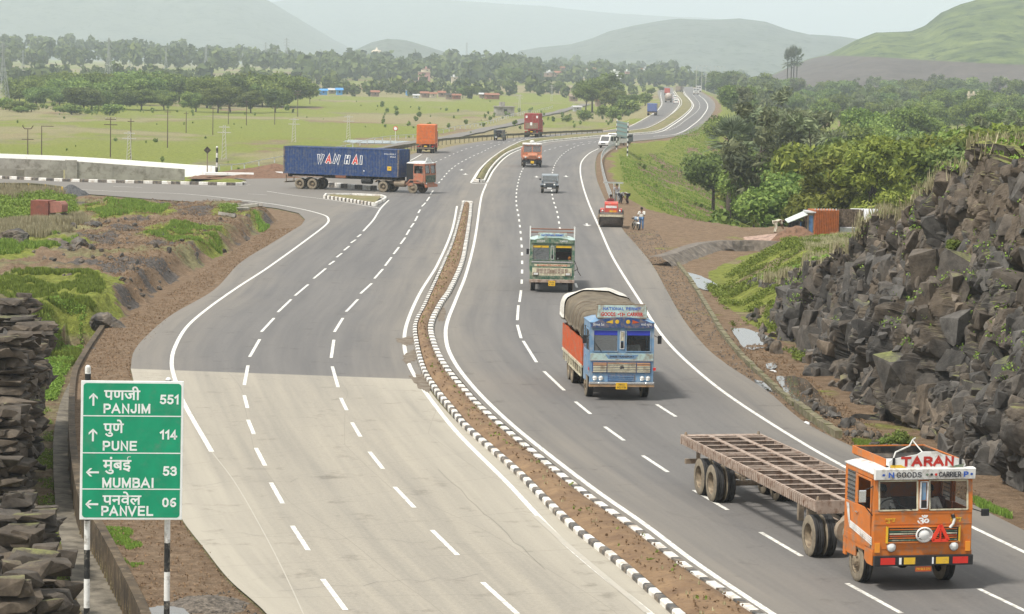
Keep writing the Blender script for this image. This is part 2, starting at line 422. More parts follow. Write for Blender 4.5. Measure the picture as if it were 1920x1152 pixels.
def road_mat(name, base, dust, joints=False, streak=.5):
 m = bpy.data.materials.new(name); m.use_nodes = True; nt = m.node_tree; L = nt.links
 b = nt.nodes['Principled BSDF']; b.inputs['Roughness'].default_value = .82; b.inputs['Specular IOR Level'].default_value = .25
 g = N(nt, 'ShaderNodeNewGeometry'); pos = g.outputs['Position']
 al = N(nt, 'ShaderNodeAttribute', attribute_name='lane'); sp = N(nt, 'ShaderNodeSeparateXYZ'); L.new(al.outputs['Vector'], sp.inputs[0])
 lt = N(nt, 'ShaderNodeAttribute', attribute_name='lat')
 # fine grain
 n1 = N(nt, 'ShaderNodeTexNoise', Scale=9, Detail=10, Roughness=.85); L.new(pos, n1.inputs['Vector'])
 # stretched streaks: coordinates (lat, s)
 cx = N(nt, 'ShaderNodeCombineXYZ'); lm = N(nt, 'ShaderNodeMath', operation='MULTIPLY'); lm.inputs[1].default_value = 15; L.new(sp.outputs['X'], lm.inputs[0]); L.new(lm.outputs[0], cx.inputs[0])
 ms = N(nt, 'ShaderNodeMath', operation='MULTIPLY'); ms.inputs[1].default_value = 1000*.035; L.new(sp.outputs['Y'], ms.inputs[0]); L.new(ms.outputs[0], cx.inputs[1])
 n2 = N(nt, 'ShaderNodeTexNoise', Scale=1.15, Detail=5, Roughness=.6); L.new(cx.outputs[0], n2.inputs['Vector'])
 n3 = N(nt, 'ShaderNodeTexNoise', Scale=.09, Detail=5, Roughness=.6); L.new(pos, n3.inputs['Vector'])
 r1 = N(nt, 'ShaderNodeValToRGB'); r1.color_ramp.elements[0].position = .25; r1.color_ramp.elements[1].position = .75
 r1.color_ramp.elements[0].color = (*[c*.74 for c in base], 1); r1.color_ramp.elements[1].color = (*[c*1.22 for c in base], 1)
 L.new(n1.outputs[0], r1.inputs[0])
 # streak brightness
 r2 = N(nt, 'ShaderNodeValToRGB'); r2.color_ramp.elements[0].position = .3; r2.color_ramp.elements[1].position = .72
 r2.color_ramp.elements[0].color = (.8, .8, .81, 1); r2.color_ramp.elements[1].color = (1.1, 1.08, 1.05, 1)
 L.new(n2.outputs[0], r2.inputs[0])
 m1 = N(nt, 'ShaderNodeMixRGB', blend_type='MULTIPLY'); m1.inputs[0].default_value = 1; L.new(r1.outputs[0], m1.inputs[1]); L.new(r2.outputs[0], m1.inputs[2])
 # dust towards both edges of the strip
 e1 = N(nt, 'ShaderNodeMath', operation='SUBTRACT'); L.new(sp.outputs['X'], e1.inputs[0]); e1.inputs[1].default_value = .5
 e2 = N(nt, 'ShaderNodeMath', operation='ABSOLUTE'); L.new(e1.outputs[0], e2.inputs[0])
 e3 = N(nt, 'ShaderNodeMapRange'); e3.inputs['From Min'].default_value = .2; e3.inputs['From Max'].default_value = .5; L.new(e2.outputs[0], e3.inputs['Value'])
 e4 = N(nt, 'ShaderNodeMath', operation='MULTIPLY'); L.new(e3.outputs[0], e4.inputs[0]); L.new(n2.outputs[0], e4.inputs[1])
 e5 = N(nt, 'ShaderNodeMath', operation='MULTIPLY_ADD'); L.new(n3.outputs[0], e5.inputs[0]); e5.inputs[1].default_value = .5; L.new(e4.outputs[0], e5.inputs[2])
 r3 = N(nt, 'ShaderNodeMapRange'); r3.inputs['From Min'].default_value = .28; r3.inputs['From Max'].default_value = .8; r3.inputs['To Max'].default_value = streak*1.5; L.new(e5.outputs[0], r3.inputs['Value'])
 m2 = N(nt, 'ShaderNodeMixRGB'); L.new(r3.outputs[0], m2.inputs[0]); L.new(m1.outputs[0], m2.inputs[1]); m2.inputs[2].default_value = (*dust, 1)
 o = m2.outputs[0]
 # dark spots / stains
 n5 = N(nt, 'ShaderNodeTexNoise', Scale=.7, Detail=8, Roughness=.7); L.new(pos, n5.inputs['Vector'])
 r5 = N(nt, 'ShaderNodeValToRGB'); r5.color_ramp.elements[0].position = .3; r5.color_ramp.elements[1].position = .42; r5.color_ramp.elements[0].color = (.66, .65, .64, 1); r5.color_ramp.elements[1].color = (1, 1, 1, 1); L.new(n5.outputs[0], r5.inputs[0])
 m4 = N(nt, 'ShaderNodeMixRGB', blend_type='MULTIPLY'); m4.inputs[0].default_value = 1; L.new(o, m4.inputs[1]); L.new(r5.outputs[0], m4.inputs[2]); o = m4.outputs[0]
 if joints:
  md = N(nt, 'ShaderNodeMath', operation='PINGPONG'); sc_ = N(nt, 'ShaderNodeMath', operation='MULTIPLY'); sc_.inputs[1].default_value = 1000; L.new(sp.outputs['Y'], sc_.inputs[0]); L.new(sc_.outputs[0], md.inputs[0]); md.inputs[1].default_value = 2.4
  cmp_ = N(nt, 'ShaderNodeMath', operation='LESS_THAN'); L.new(md.outputs[0], cmp_.inputs[0]); cmp_.inputs[1].default_value = .02
  md2 = N(nt, 'ShaderNodeMath', operation='PINGPONG'); L.new(lt.outputs['Fac'], md2.inputs[0]); md2.inputs[1].default_value = 1.95
  cm2 = N(nt, 'ShaderNodeMath', operation='LESS_THAN'); L.new(md2.outputs[0], cm2.inputs[0]); cm2.inputs[1].default_value = .012
  mxx = N(nt, 'ShaderNodeMath', operation='MAXIMUM'); L.new(cmp_.outputs[0], mxx.inputs[0]); L.new(cm2.outputs[0], mxx.inputs[1])
  mk = N(nt, 'ShaderNodeMath', operation='MULTIPLY'); L.new(mxx.outputs[0], mk.inputs[0]); mk.inputs[1].default_value = .5
  m5 = N(nt, 'ShaderNodeMixRGB'); L.new(mk.outputs[0], m5.inputs[0]); L.new(o, m5.inputs[1]); m5.inputs[2].default_value = (.2, .18, .15, 1); o = m5.outputs[0]
 L.new(o, b.inputs['Base Color'])
 bp = N(nt, 'ShaderNodeBump', Strength=.25, Distance=.01); n6 = N(nt, 'ShaderNodeTexNoise', Scale=60, Detail=3); L.new(pos, n6.inputs['Vector']); L.new(n6.outputs[0], bp.inputs['Height']); L.new(bp.outputs[0], b.inputs['Normal'])
 return m
M_asph = road_mat('asphalt', (.15, .143, .137), (.24, .21, .17), streak=.36)
M_asph2 = road_mat('asphalt_side', (.152, .145, .138), (.24, .21, .17), streak=.25)
M_conc = road_mat('road_concrete', (.315, .288, .24), (.385, .35, .285), joints=True, streak=.55)
tag(link('road_side', npmesh('road_side', [(p.x, p.y, .004) for p in SIDE], [list(range(len(SIDE)))], M_asph2)), kind='structure')
tag(link('road_left', strip_mesh(LCa_L, LCa_R, .008, M_asph, 'road_left')), kind='structure')
tag(link('road_left_concrete', strip_mesh(LCc_L, LCc_R, .008, M_conc, 'road_left_concrete')), kind='structure')
tag(link('road_right', strip_mesh(RC_L, RC_R, .008, M_asph, 'road_right')), kind='structure')
# the gap in the median between the carriageways
GAP = GP([(868, 383), (887, 383), (913, 343), (885, 345)])
GAP = GP([(862, 390), (892, 390), (918, 340), (880, 340)])
tag(link('road_gap', npmesh('road_gap', [(p.x, p.y, .005) for p in GAP], [[0, 1, 2, 3]], M_asph2)), kind='structure')
# ================================================================== PAINT
M_paint = mat('road_paint', (.76, .74, .68), .6, var=.1, scale=3, dirt=(.3, .28, .25), dirtamt=.42, dscale=5, coord='World')
M_paint_old = mat('road_paint_worn', (.43, .4, .34), .7, var=.1, scale=3, dirt=(.4, .36, .3), dirtamt=.6, dscale=3, coord='World')
M_black = mat('kerb_black', (.075, .072, .068), .7, var=.2, coord='World', dirt=(.25, .2, .15), dirtamt=.5, dscale=4)
M_kwhite = mat('kerb_white', (.74, .72, .67), .6, var=.08, coord='World', dirt=(.4, .33, .26), dirtamt=.45, dscale=2)
def ribbon(pts, w, z):
 V = []; n = len(pts)
 for i, p in enumerate(pts):
  d = (pts[min(i+1, n-1)]-pts[max(i-1, 0)]); d.z = 0; d.normalize(); q = Vector((-d.y, d.x, 0))*w/2
  V += [(p.x-q.x, p.y-q.y, z), (p.x+q.x, p.y+q.y, z)]
 return V, [(2*i, 2*i+2, 2*i+3, 2*i+1) for i in range(n-1)]
paint = MB()
def solid(px, w=.14, z=.013, mi=0):
 pts = smooth(GP(px), 8); V, F = ribbon(pts, w, z); paint.add(V, F, mi)
def dashes(px, w=.13, dash=3.0, gap=4.5, ph=0.0, z=.013):
 pts = resample(smooth(GP(px), 8), .5); n = len(pts); per = int((dash+gap)/.5); k = int(dash/.5)
 i = int(ph/.5)
 while i+1 < n:
  seg = pts[max(0, i):min(n, i+k+1)]
  if len(seg) > 1: V, F = ribbon(seg, w, z); paint.add(V, F)
  i += per
def dseg(L, w=.13, z=.013):
 for a in L:
  V, F = ribbon([G(a[0], a[1]), G((a[0]+a[2])/2, (a[1]+a[3])/2), G(a[2], a[3])], w, z); paint.add(V, F)
# left edge line of the carriageway from Panjim
solid([(397, 848), (345, 757), (330, 718), (322, 684), (327, 654), (350, 614), (387, 581), (443, 541), (500, 504), (583, 444), (612, 421), (616, 412), (608, 404), (567, 393), (517, 384), (480, 379), (400, 369), (325, 363), (220, 359.5), (100, 353)], .16)
solid([(397, 848), (440, 905), (500, 1010), (545, 1100), (590, 1200)], .03, mi=1)
# lane line A (explicit dashes near, generated far)
dseg([(605, 1087, 648, 1145), (548, 987, 578, 1033), (508, 906, 530, 945), (480, 841, 497, 874), (465, 788, 476, 815), (458, 742, 464, 766), (465, 686, 458, 723), (487, 637, 468, 670),
  (514, 597, 490, 623), (546, 562, 521, 586), (578, 534, 553, 555), (611, 504, 588, 523), (627, 490, 617, 497), (641, 475.6, 631, 483), (655, 462, 645, 470), (667, 450, 658, 456), (677, 440, 670, 445)])
solid([(681, 434), (700, 413), (714, 391), (729, 375.6)])
# lane line B
dseg([(905, 1093, 970, 1152), (810, 995, 858, 1042), (740, 914, 777, 953), (693, 848, 718, 880), (660, 793, 676, 820), (639, 747, 650, 770), (623, 688, 634, 727), (626, 638, 621, 672),
  (643, 597, 627, 623), (671, 562, 649, 585), (697, 532, 676, 551), (718, 505, 702, 523), (734, 483, 722, 499), (748, 464, 738, 477), (760, 446, 751, 458), (768, 431, 762, 441),
  (776, 419, 770, 427), (783, 405.7, 778, 415), (788, 393.5, 784, 400), (798, 380.6, 791, 387.5), (805.5, 369.7, 800, 377.6), (812, 358, 807, 365)])
dashes([(817, 350), (830, 335), (843, 320), (862, 306), (883, 295), (905, 285), (930, 273), (973, 262), (1010, 257), (1060, 254), (1120, 250)], ph=0)
dashes([(790, 318), (800, 312), (833, 297), (873, 280), (905, 272), (960, 263), (1010, 256), (1060, 252.5), (1120, 249)], dash=2.5, gap=5, ph=1)
solid([(768, 302), (778, 297), (790, 290)])
# lines beside the near median
solid([(857, 387), (847, 434), (820, 497), (787, 551), (763, 607), (758, 647), (767, 684), (783, 714), (813, 757), (860, 815), (950, 905), (1062, 1022), (1215, 1148), (1300, 1215)], .16)
solid([(1003, 968), (1072, 1030), (1215, 1150)], .16, mi=1, z=.017)
solid([(913, 343), (904, 365), (900, 384), (890, 451), (873, 517), (853, 567), (837, 611), (838, 647), (853, 681), (883, 721), (927, 767), (985, 818), (1110, 915), (1210, 985), (1310, 1060), (1445, 1150), (1600, 1250)], .17)
# right carriageway
solid([(1122, 279), (1105, 288), (1091, 303), (1088, 320), (1092, 345), (1104, 382), (1125, 430), (1150, 485), (1200, 565), (1250, 640), (1330, 715), (1430, 785), (1600, 885), (1820, 988), (1920, 1036), (2100, 1120)], .15)
dseg([(981, 640, 1006, 680), (1020, 697, 1058, 733), (1079, 754, 1107, 777), (1134, 801, 1170, 827), (1205, 855, 1252, 886), (1301, 920, 1364, 957), (1426, 999, 1503, 1044), (1588, 1095, 1690, 1151), (1835, 1105, 1925, 1148), (1231, 759, 1267, 782),
  (970, 610, 977, 635), (972, 573, 970, 601), (977, 545, 974, 567)])
dashes([(978, 537), (979, 500), (978, 460), (973, 410), (968, 380), (970, 350), (980, 318), (1000, 293), (1040, 278), (1090, 268), (1130, 263)], ph=1.5)
dashes([(1082, 540), (1075, 520), (1052, 440), (1045, 400), (1036, 370), (1034, 340), (1040, 310), (1055, 290), (1080, 275), (1118, 266)], ph=0)
# far S-bend edges
solid([(1120, 252), (1185, 246), (1212, 241), (1248, 222.5), (1271.5, 200), (1273.5, 189), (1266, 178.6), (1262, 172)], .22)
solid([(1130, 246), (1165, 240.5), (1182, 236.5), (1215, 219), (1232, 208), (1241, 195), (1239, 181), (1240, 170)], .2)
solid([(1153, 254.5), (1185, 253.5), (1232, 249), (1258, 237), (1289, 214), (1300, 198), (1293, 186), (1286, 178), (1282, 171)], .26)
solid([(1225, 256), (1267, 252), (1296, 237), (1317, 218.5), (1327, 200), (1321, 187.5), (1312, 180), (1303, 172)], .22)
dashes([(1215, 250), (1256, 244), (1285, 226), (1308, 208), (1312, 196), (1305, 185), (1298, 177)], ph=0, dash=6, gap=3)
# second median border lines
solid([(883, 343), (901, 316), (930, 290.5), (960, 273.6), (988, 264), (1057, 257.5), (1120, 253)], .2)
solid([(912, 344.5), (927, 317.5), (951, 293), (977, 280.3), (1023, 267.4), (1073, 262.3), (1125, 257.3)], .2)
solid([(883, 343.5), (897, 345), (912, 344.5)], .25)
# triangular island border, little arrows
solid([(500, 359), (560, 368), (606, 373.5), (655, 381), (712, 391)], .12)
solid([(345, 348.7), (420, 350), (470, 347)], .1)
solid([(212, 350), (266, 352)], .15); solid([(465, 364), (500, 366)], .12)
for (u, v) in ((1006, 331), (1061, 330), (873, 326), (866, 318), (1100, 420)):
 p = G(u, v)
 paint.add([(p.x-.08, p.y-1.6, .013), (p.x+.08, p.y-1.6, .013), (p.x+.08, p.y+.4, .013), (p.x-.08, p.y+.4, .013)], [(0, 1, 2, 3)])
 paint.add([(p.x-.35, p.y-1.6, .0135), (p.x+.35, p.y-1.6, .0135), (p.x, p.y-3.2, .0135)], [(0, 2, 1)])
M_mud = mat('dried_mud', (.17, .13, .09), .9, var=.25, scale=3, coord='World', dirt=(.2, .18, .15), dirtamt=.4)
def mud(px, seed):
 P = GP(px, .016); P = smooth(P+[P[0]], 10)[:-1]; rr = random.Random(seed); c = sum(P, Vector())/len(P)
 P = [c+(p-c)*rr.uniform(.72, 1.12) for p in P]; tag(link('mud_patch', npmesh('mud_patch', [tuple(p) for p in P], [list(range(len(P)))], M_mud)), kind='structure')
mud([(738, 636), (775, 630), (776, 645), (760, 650)], 1); mud([(768, 706), (792, 700), (812, 735), (795, 736)], 2); mud([(752, 668), (776, 655), (780, 676), (762, 682)], 3); mud([(820, 560), (838, 590), (826, 604), (818, 590)], 4)
cr = MB(); rr_ = random.Random(31)
for (u, v, du, dv) in ((380, 1000, 500, 20), (560, 900, -250, 10), (450, 780, 420, 15), (900, 1080, -380, 30), (700, 690, -300, -8), (560, 640, 160, 4), (1100, 800, 260, 60), (1010, 560, 150, -4), (1250, 960, 300, 60), (980, 700, 40, 160), (820, 880, 200, 190)):
 P = [G(u+du*i/14+rr_.uniform(-3, 3), v+dv*i/14+rr_.uniform(-4, 4)) for i in range(15)]; V, F = ribbon(P, .011, .0145); cr.add(V, F)
tag(cr.build('road_crack', mat('crack_tar', (.15, .14, .125), .8, coord='World')), kind='structure')
o = paint.build('road_marking', [M_paint, M_paint_old]); tag(o, kind='structure')
# ================================================================== KERBS
def kerb(px, name, w=.19, h=.15, blk=(.7, .7), z=0, side=0, pts=None):
 """px line = outer foot; the block body lies to the side"""
 pts = pts or smooth(GP(px), 8)
 dn = resample(pts, .1); mb = MB(); i = 0; c = 0; n = len(dn)
 ks = [max(1, int(b/.1)) for b in blk]
 far = 0
 while i < n-1:
  k = ks[c % 2]; a, b = dn[i], dn[min(n-1, i+k)]
  d = b-a
  if d.length > .02:
   d.normalize(); q = Vector((-d.y, d.x, 0))*side*w
   r_ = random.Random(i); jz = r_.uniform(-.008, .008)
   g = d*.006
   ch = Vector((-d.y, d.x, 0))*side*.04
   A = [a+g, b-g, b-g+q, a+g+q]
   T = [a+g+ch, b-g+ch, b-g+q-ch*.3, a+g+q-ch*.3]
   V = [(p.x, p.y, z-.1) for p in A]+[(p.x, p.y, z+h-.04+jz) for p in A]+[(p.x, p.y, z+h+jz) for p in T]
   F = [(0, 1, 5, 4), (1, 2, 6, 5), (2, 3, 7, 6), (3, 0, 4, 7), (4, 5, 9, 8), (5, 6, 10, 9), (6, 7, 11, 10), (7, 4, 8, 11), (8, 9, 10, 11)]
   mb.add(V, F, c % 2)
  i += k; c += 1
 o = mb.build(name, [M_kwhite, M_black]); tag(o, kind='structure')
 return pts
KL = [(1500, 1360), (1385, 1262), (1258, 1152), (1160, 1065), (1060, 985), (960, 885), (870, 805), (843, 772), (813, 735), (790, 697), (777, 647), (775, 611), (793, 574), (800, 558), (827, 500), (845, 459), (857, 419), (866, 384)]
KR = [(1760, 1400), (1590, 1272), (1430, 1158), (1300, 1073), (1200, 998), (1100, 928), (1000, 848), (910, 771), (873, 731), (840, 690), (820, 650), (813, 614), (830, 574), (846, 550), (869, 498), (877, 459), (884, 409), (886, 384)]
ptsL = kerb(KL, 'median_kerb', side=-1)
ptsR = kerb(KR, 'median_kerb', side=1, blk=(.8, .6), w=.26)
kerb([(866, 384), (869, 381.5), (884, 381.5), (886, 384)], 'median_kerb', side=-1, blk=(2, .1), h=.25)
# second median
K2L = [(887, 341), (903, 316), (932, 290.5), (962, 273.4), (990, 263.8), (1057, 257), (1110, 253), (1150, 250), (1190, 245.6), (1212, 242), (1248, 223), (1275, 200), (1277, 189), (1269, 178.6), (1264, 171)]
K2R = [(909, 342), (922, 317.5), (946, 293), (973, 280), (1020, 266.6), (1072, 261.4), (1120, 256.6), (1153, 253.8), (1185, 252.4), (1230, 248), (1256, 236), (1287, 213.3), (1298, 197.7), (1291, 185.5), (1284, 178.6), (1279, 170)]
M_kw2 = M_kwhite
pts2L = kerb(K2L, 'median_kerb', side=-1, blk=(3, .1), h=.22)
pts2R = kerb(K2R, 'median_kerb', side=1, blk=(3, .1), h=.22)
kerb([(887, 341), (897, 342.5), (909, 342)], 'median_kerb', side=1, blk=(2, .1), h=.3)
# side road kerb and the triangular island
kerb([(-240, 326), (0, 335.5), (112, 340.5), (225, 343.5), (350, 346.3), (447, 348.3), (462, 346.5)], 'side_kerb', side=1, blk=(.9, .9), h=.28, w=.35)
kerb([(606, 372.5), (655, 379.5), (704, 387.5)], 'island_kerb', side=1, blk=(.55, .45), h=.3)
kerb([(704, 387.5), (718, 371), (619, 367.5), (606, 372.5)], 'island_kerb', side=1, blk=(3, .1), h=.28)
kerb([(605, 350), (650, 354), (700, 357.5)], 'far_island_kerb', side=1, blk=(1.2, 1.1), h=.45, w=.5)
# earth filling of the medians (real relief)
M_dirt = mat('median_earth', (.25, .16, .085), .95, scale=1.2, col2=(.14, .085, .048), bump=.9, bscale=9, coord='World', dirt=(.15, .09, .05), dirtamt=.35, dscale=5, detail=10)
M_dirtg = mat('median_verge', (.2, .17, .07), .95, scale=.15, col2=(.11, .12, .035), bump=.7, bscale=6, coord='World', dirt=(.24, .17, .1), dirtamt=.4, dscale=.6)
def fill(A, B, name, m, z0=.12, amp=.12, cols=14, n=None, inset=.12, step=.5):
 # match both sides by arc fraction, resampled
 def rs(P, k):
  L = [0]
  for a, b in zip(P, P[1:]): L.append(L[-1]+(b-a).length)
  o = []; j = 0
  for i in range(k):
   t = L[-1]*i/(k-1)
   while j < len(L)-2 and L[j+1] < t: j += 1
   o.append(P[j].lerp(P[j+1], (t-L[j])/max(1e-9, L[j+1]-L[j])))
  return o
 k = n or 300
 # use the same camera distance on both sides so cross lines stay square to the road
 A2, B2 = rs(A, k), rs(B, k)
 V = []
 for p, q in zip(A2, B2):
  for j in range(cols):
   t = j/(cols-1); r = p.lerp(q, t); V.append((r.x, r.y, 0, t))
 V = np.array(V); w = np.sin(V[:, 3]*PI)
 z = z0 + amp*w*(.5+fbm(V[:, 0]*1.3, V[:, 1]*1.3, octv=5, seed=3)) + .05*w*(fbm(V[:, 0]*6, V[:, 1]*6, octv=3, seed=9)-.4)
 me = npmesh(name, np.stack([V[:, 0], V[:, 1], z], 1), gridfaces(k, cols), m, smooth_=True)
 return tag(link(name, me), kind='structure')
def shift(P, d):
 o = []
 for i, p in enumerate(P):
  t = P[min(i+1, len(P)-1)]-P[max(0, i-1)]; t.normalize(); o.append(p+Vector((-t.y, t.x, 0))*d)
 return o
fill(shift(ptsL, -.22), shift(ptsR, .28), 'median_earth', M_dirt, n=900, cols=18)
fill(shift(pts2L, -.25), shift(pts2R, .25), 'median_verge', M_dirtg, n=300, amp=.3)
isl = GP([(612, 371.5), (704, 384), (715, 372.5), (620, 369)]); tag(link('island_earth', npmesh('island_earth', [(p.x, p.y, .2) for p in isl], [[0, 1, 2, 3]], M_dirtg)), kind='structure')
# ================================================================== TERRAIN
def fan():
 a1 = np.linspace(-12.5, 12.5, 560); a0 = np.linspace(-75, -12.6, 40)[:-1]; a2 = np.linspace(12.6, 75, 40)[1:]
 ang = np.radians(np.concatenate([a0, a1, a2]))
 inv = np.linspace(1/46., 1/650., 600); d1 = 1/inv
 d0 = np.linspace(-6, 45, 26); d2 = np.geomspace(655, 16000, 130)
 d = np.concatenate([d0, d1, d2])
 off = 12.0      # the fan's origin lies behind the camera
 Y = np.repeat(d[:, None], len(ang), 1); X = (Y+off*(Y < 1e9))*np.tan(ang)[None, :]
 return X, Y
TX, TY = fan()
_k = 3
ROADPOLY = [SIDE]
ROADALL = list(LCc_L[::_k])+list(LCa_L[1::_k])+[LCa_L[-1]]+list(reversed(RC_R[::_k]))
WALL = GP([(320, 1400), (300, 1262), (267, 1152), (225, 1065), (183, 988), (155, 945), (143, 905), (133, 830), (131, 767), (137, 700), (157, 661), (190, 612)])
FLOORL = GP([(215, 1400), (200, 1262), (178, 1152), (140, 1050), (112, 950), (101, 850), (103, 757), (127, 686), (170, 636), (190, 612)])
DRAINZ = GP([(320, 1400), (300, 1262), (267, 1152), (225, 1065), (183, 988), (155, 945), (143, 905), (133, 830), (131, 767), (137, 700), (157, 661), (190, 612),
    (120, 612), (60, 640), (-300, 660), (-1500, 900), (-1500, 1400)])
BANK = GP([(518, 412), (505, 420), (473, 437), (417, 471), (333, 517), (283, 551), (240, 581), (200, 603), (190, 612), (120, 612), (60, 625), (-500, 690), (-900, 420), (-300, 385), (-60, 372), (60, 378), (140, 392), (200, 400), (330, 400), (450, 395)])
TOE = GP([(1500, 470), (1420, 424), (1350, 352), (1318, 300), (1335, 262), (1352, 225), (1358, 195), (1345, 172)])
LAYBY = GP([(1142, 390), (1170, 434), (1195, 462), (1223, 497), (1250, 545), (1280, 597), (1323, 651), (1363, 684), (1440, 760), (1560, 860), (1900, 1010), (2400, 1240), (2600, 1100), (1930, 900), (1700, 790), (1560, 690), (1480, 600), (1500, 520), (1640, 470), (1900, 440), (1900, 405), (1600, 415), (1480, 422), (1400, 424), (1300, 410), (1220, 392), (1172, 368), (1150, 372)])
MOUND = GP([(1345, 510), (1370, 560), (1420, 600), (1500, 640), (1640, 640), (1760, 470), (1640, 432), (1560, 446), (1480, 462), (1400, 480)])
FOOT_PX = [(1395, 560), (1425, 590), (1445, 622), (1478, 668), (1530, 724), (1600, 778), (1700, 828), (1800, 893), (1920, 955), (2100, 1050), (2400, 1210)]
def terrain_h(X, Y):
 dr = np.minimum.reduce([sdpoly(X, Y, p) for p in ROADPOLY+[ROADALL]])
 nb = fbm(X*.02, Y*.02, octv=4, seed=5)
 ns = fbm(X*.5, Y*.5, octv=4, seed=8)
 # crosses the road? which side: left of left carriageway or right of right one
 rd, rside, _ = pdist(X, Y, RC_R[::4])
 right = (rside < 0) & (sdpoly(X, Y, ROADALL) > 0) & (rd < 1e9)
 right &= ~inpoly(X, Y, SIDE)
 ld = pdist(X, Y, list(LCc_L[::4])+list(LCa_L[1::4]))[0]
 right &= rd < ld
 plain = np.where(right, -6.0, -2.6) + (nb-.5)*1.6
 plain = np.where(right, plain, plain + 6*sstep(1100, 2600, Y))
 dd = np.maximum(0, dr-np.where(right, 2.6, 3.0))
 slope = np.where(right, .36, .3)
 emb = -.05 - .5*sstep(0, 3, dr)*.25 - dd*slope + (ns-.5)*.3*sstep(.5, 3, dr)
 z = np.maximum(plain, emb)
 # smooth blend at the toe
 k = 1.2; h = np.clip(.5+.5*(plain-emb)/k, 0, 1); z = emb*(1-h)+plain*h + k*h*(1-h)*.5
 # lay-by on the right: a level fill
 sl = sdpoly(X, Y, LAYBY)
 zl = -.10 + (ns-.5)*.16
 z = np.where(sl < 0, zl, np.maximum(z, zl-np.maximum(0, sl)*.5))
 sm = sdpoly(X, Y, MOUND)
 z = np.where(sm < .5, np.maximum(z, np.minimum(np.clip(2.5-(Y-138)*.034, .5, 2.5), -.2-sm*.55)*(.75+.5*fbm(X*.35, Y*.35, octv=4, seed=21))), z)
 # rough ground on the left
 sb = sdpoly(X, Y, BANK)+(fbm(X*.6, Y*.6, octv=4, seed=31)-.5)*1.1
 zb = -.15 + 1.15*sstep(.3, -1.1, sb) + 1.1*(fbm(X*.22, Y*.22, octv=5, seed=33)-.5)*sstep(0, -4, sb) + .5*(fbm(X*1.4, Y*1.4, octv=4, seed=35)-.5)*sstep(0, -1.5, sb)+.3*(fbm(X*3.5, Y*3.5, octv=3, seed=36)-.5)*sstep(.3, -.4, sb)
 z = np.where(sb < .5, np.maximum(zb, -.12), z)
 # shoulder near bank is level
 near = (Y < 260) & ~right & (sb >= .5) & (dr > 0) & (dr < 14) & (X < 0) & (Y < 215)
 z = np.where(near, -.05+(ns-.5)*.07-.02, z)
 # drain side: dropped ground
 sd_ = sdpoly(X, Y, DRAINZ)
 zd = -.95 + .5*sstep(2, 6, -sd_) + (ns-.5)*.35*sstep(1.2, 2.5, -sd_) + 1.5*sstep(5, 9, -sd_)
 z = np.where(sd_ < -.02, zd, z)
 z = np.where(dr < .35, np.where(sd_ < -.02, zd, -.06), z)
 return z, dr, right, sl, sm, sb, sd_
TZ, DR, RIGHT, SL, SM, SB, SDR = terrain_h(TX, TY)
_yy = TY[:, 0]; _tt = TX[0]/(_yy[0]+12.0)
def tz(x, y):
 """height of the ground under (x, y)"""
 i = int(np.clip(np.searchsorted(_yy, y)-1, 0, len(_yy)-2)); q = x/(y+12.0)
 j = int(np.clip(np.searchsorted(_tt, q)-1, 0, len(_tt)-2))
 fy = min(1, max(0, (y-_yy[i])/(_yy[i+1]-_yy[i]))); fx = min(1, max(0, (q-_tt[j])/(_tt[j+1]-_tt[j])))
 return float((TZ[i, j]*(1-fx)+TZ[i, j+1]*fx)*(1-fy)+(TZ[i+1, j]*(1-fx)+TZ[i+1, j+1]*fx)*fy)
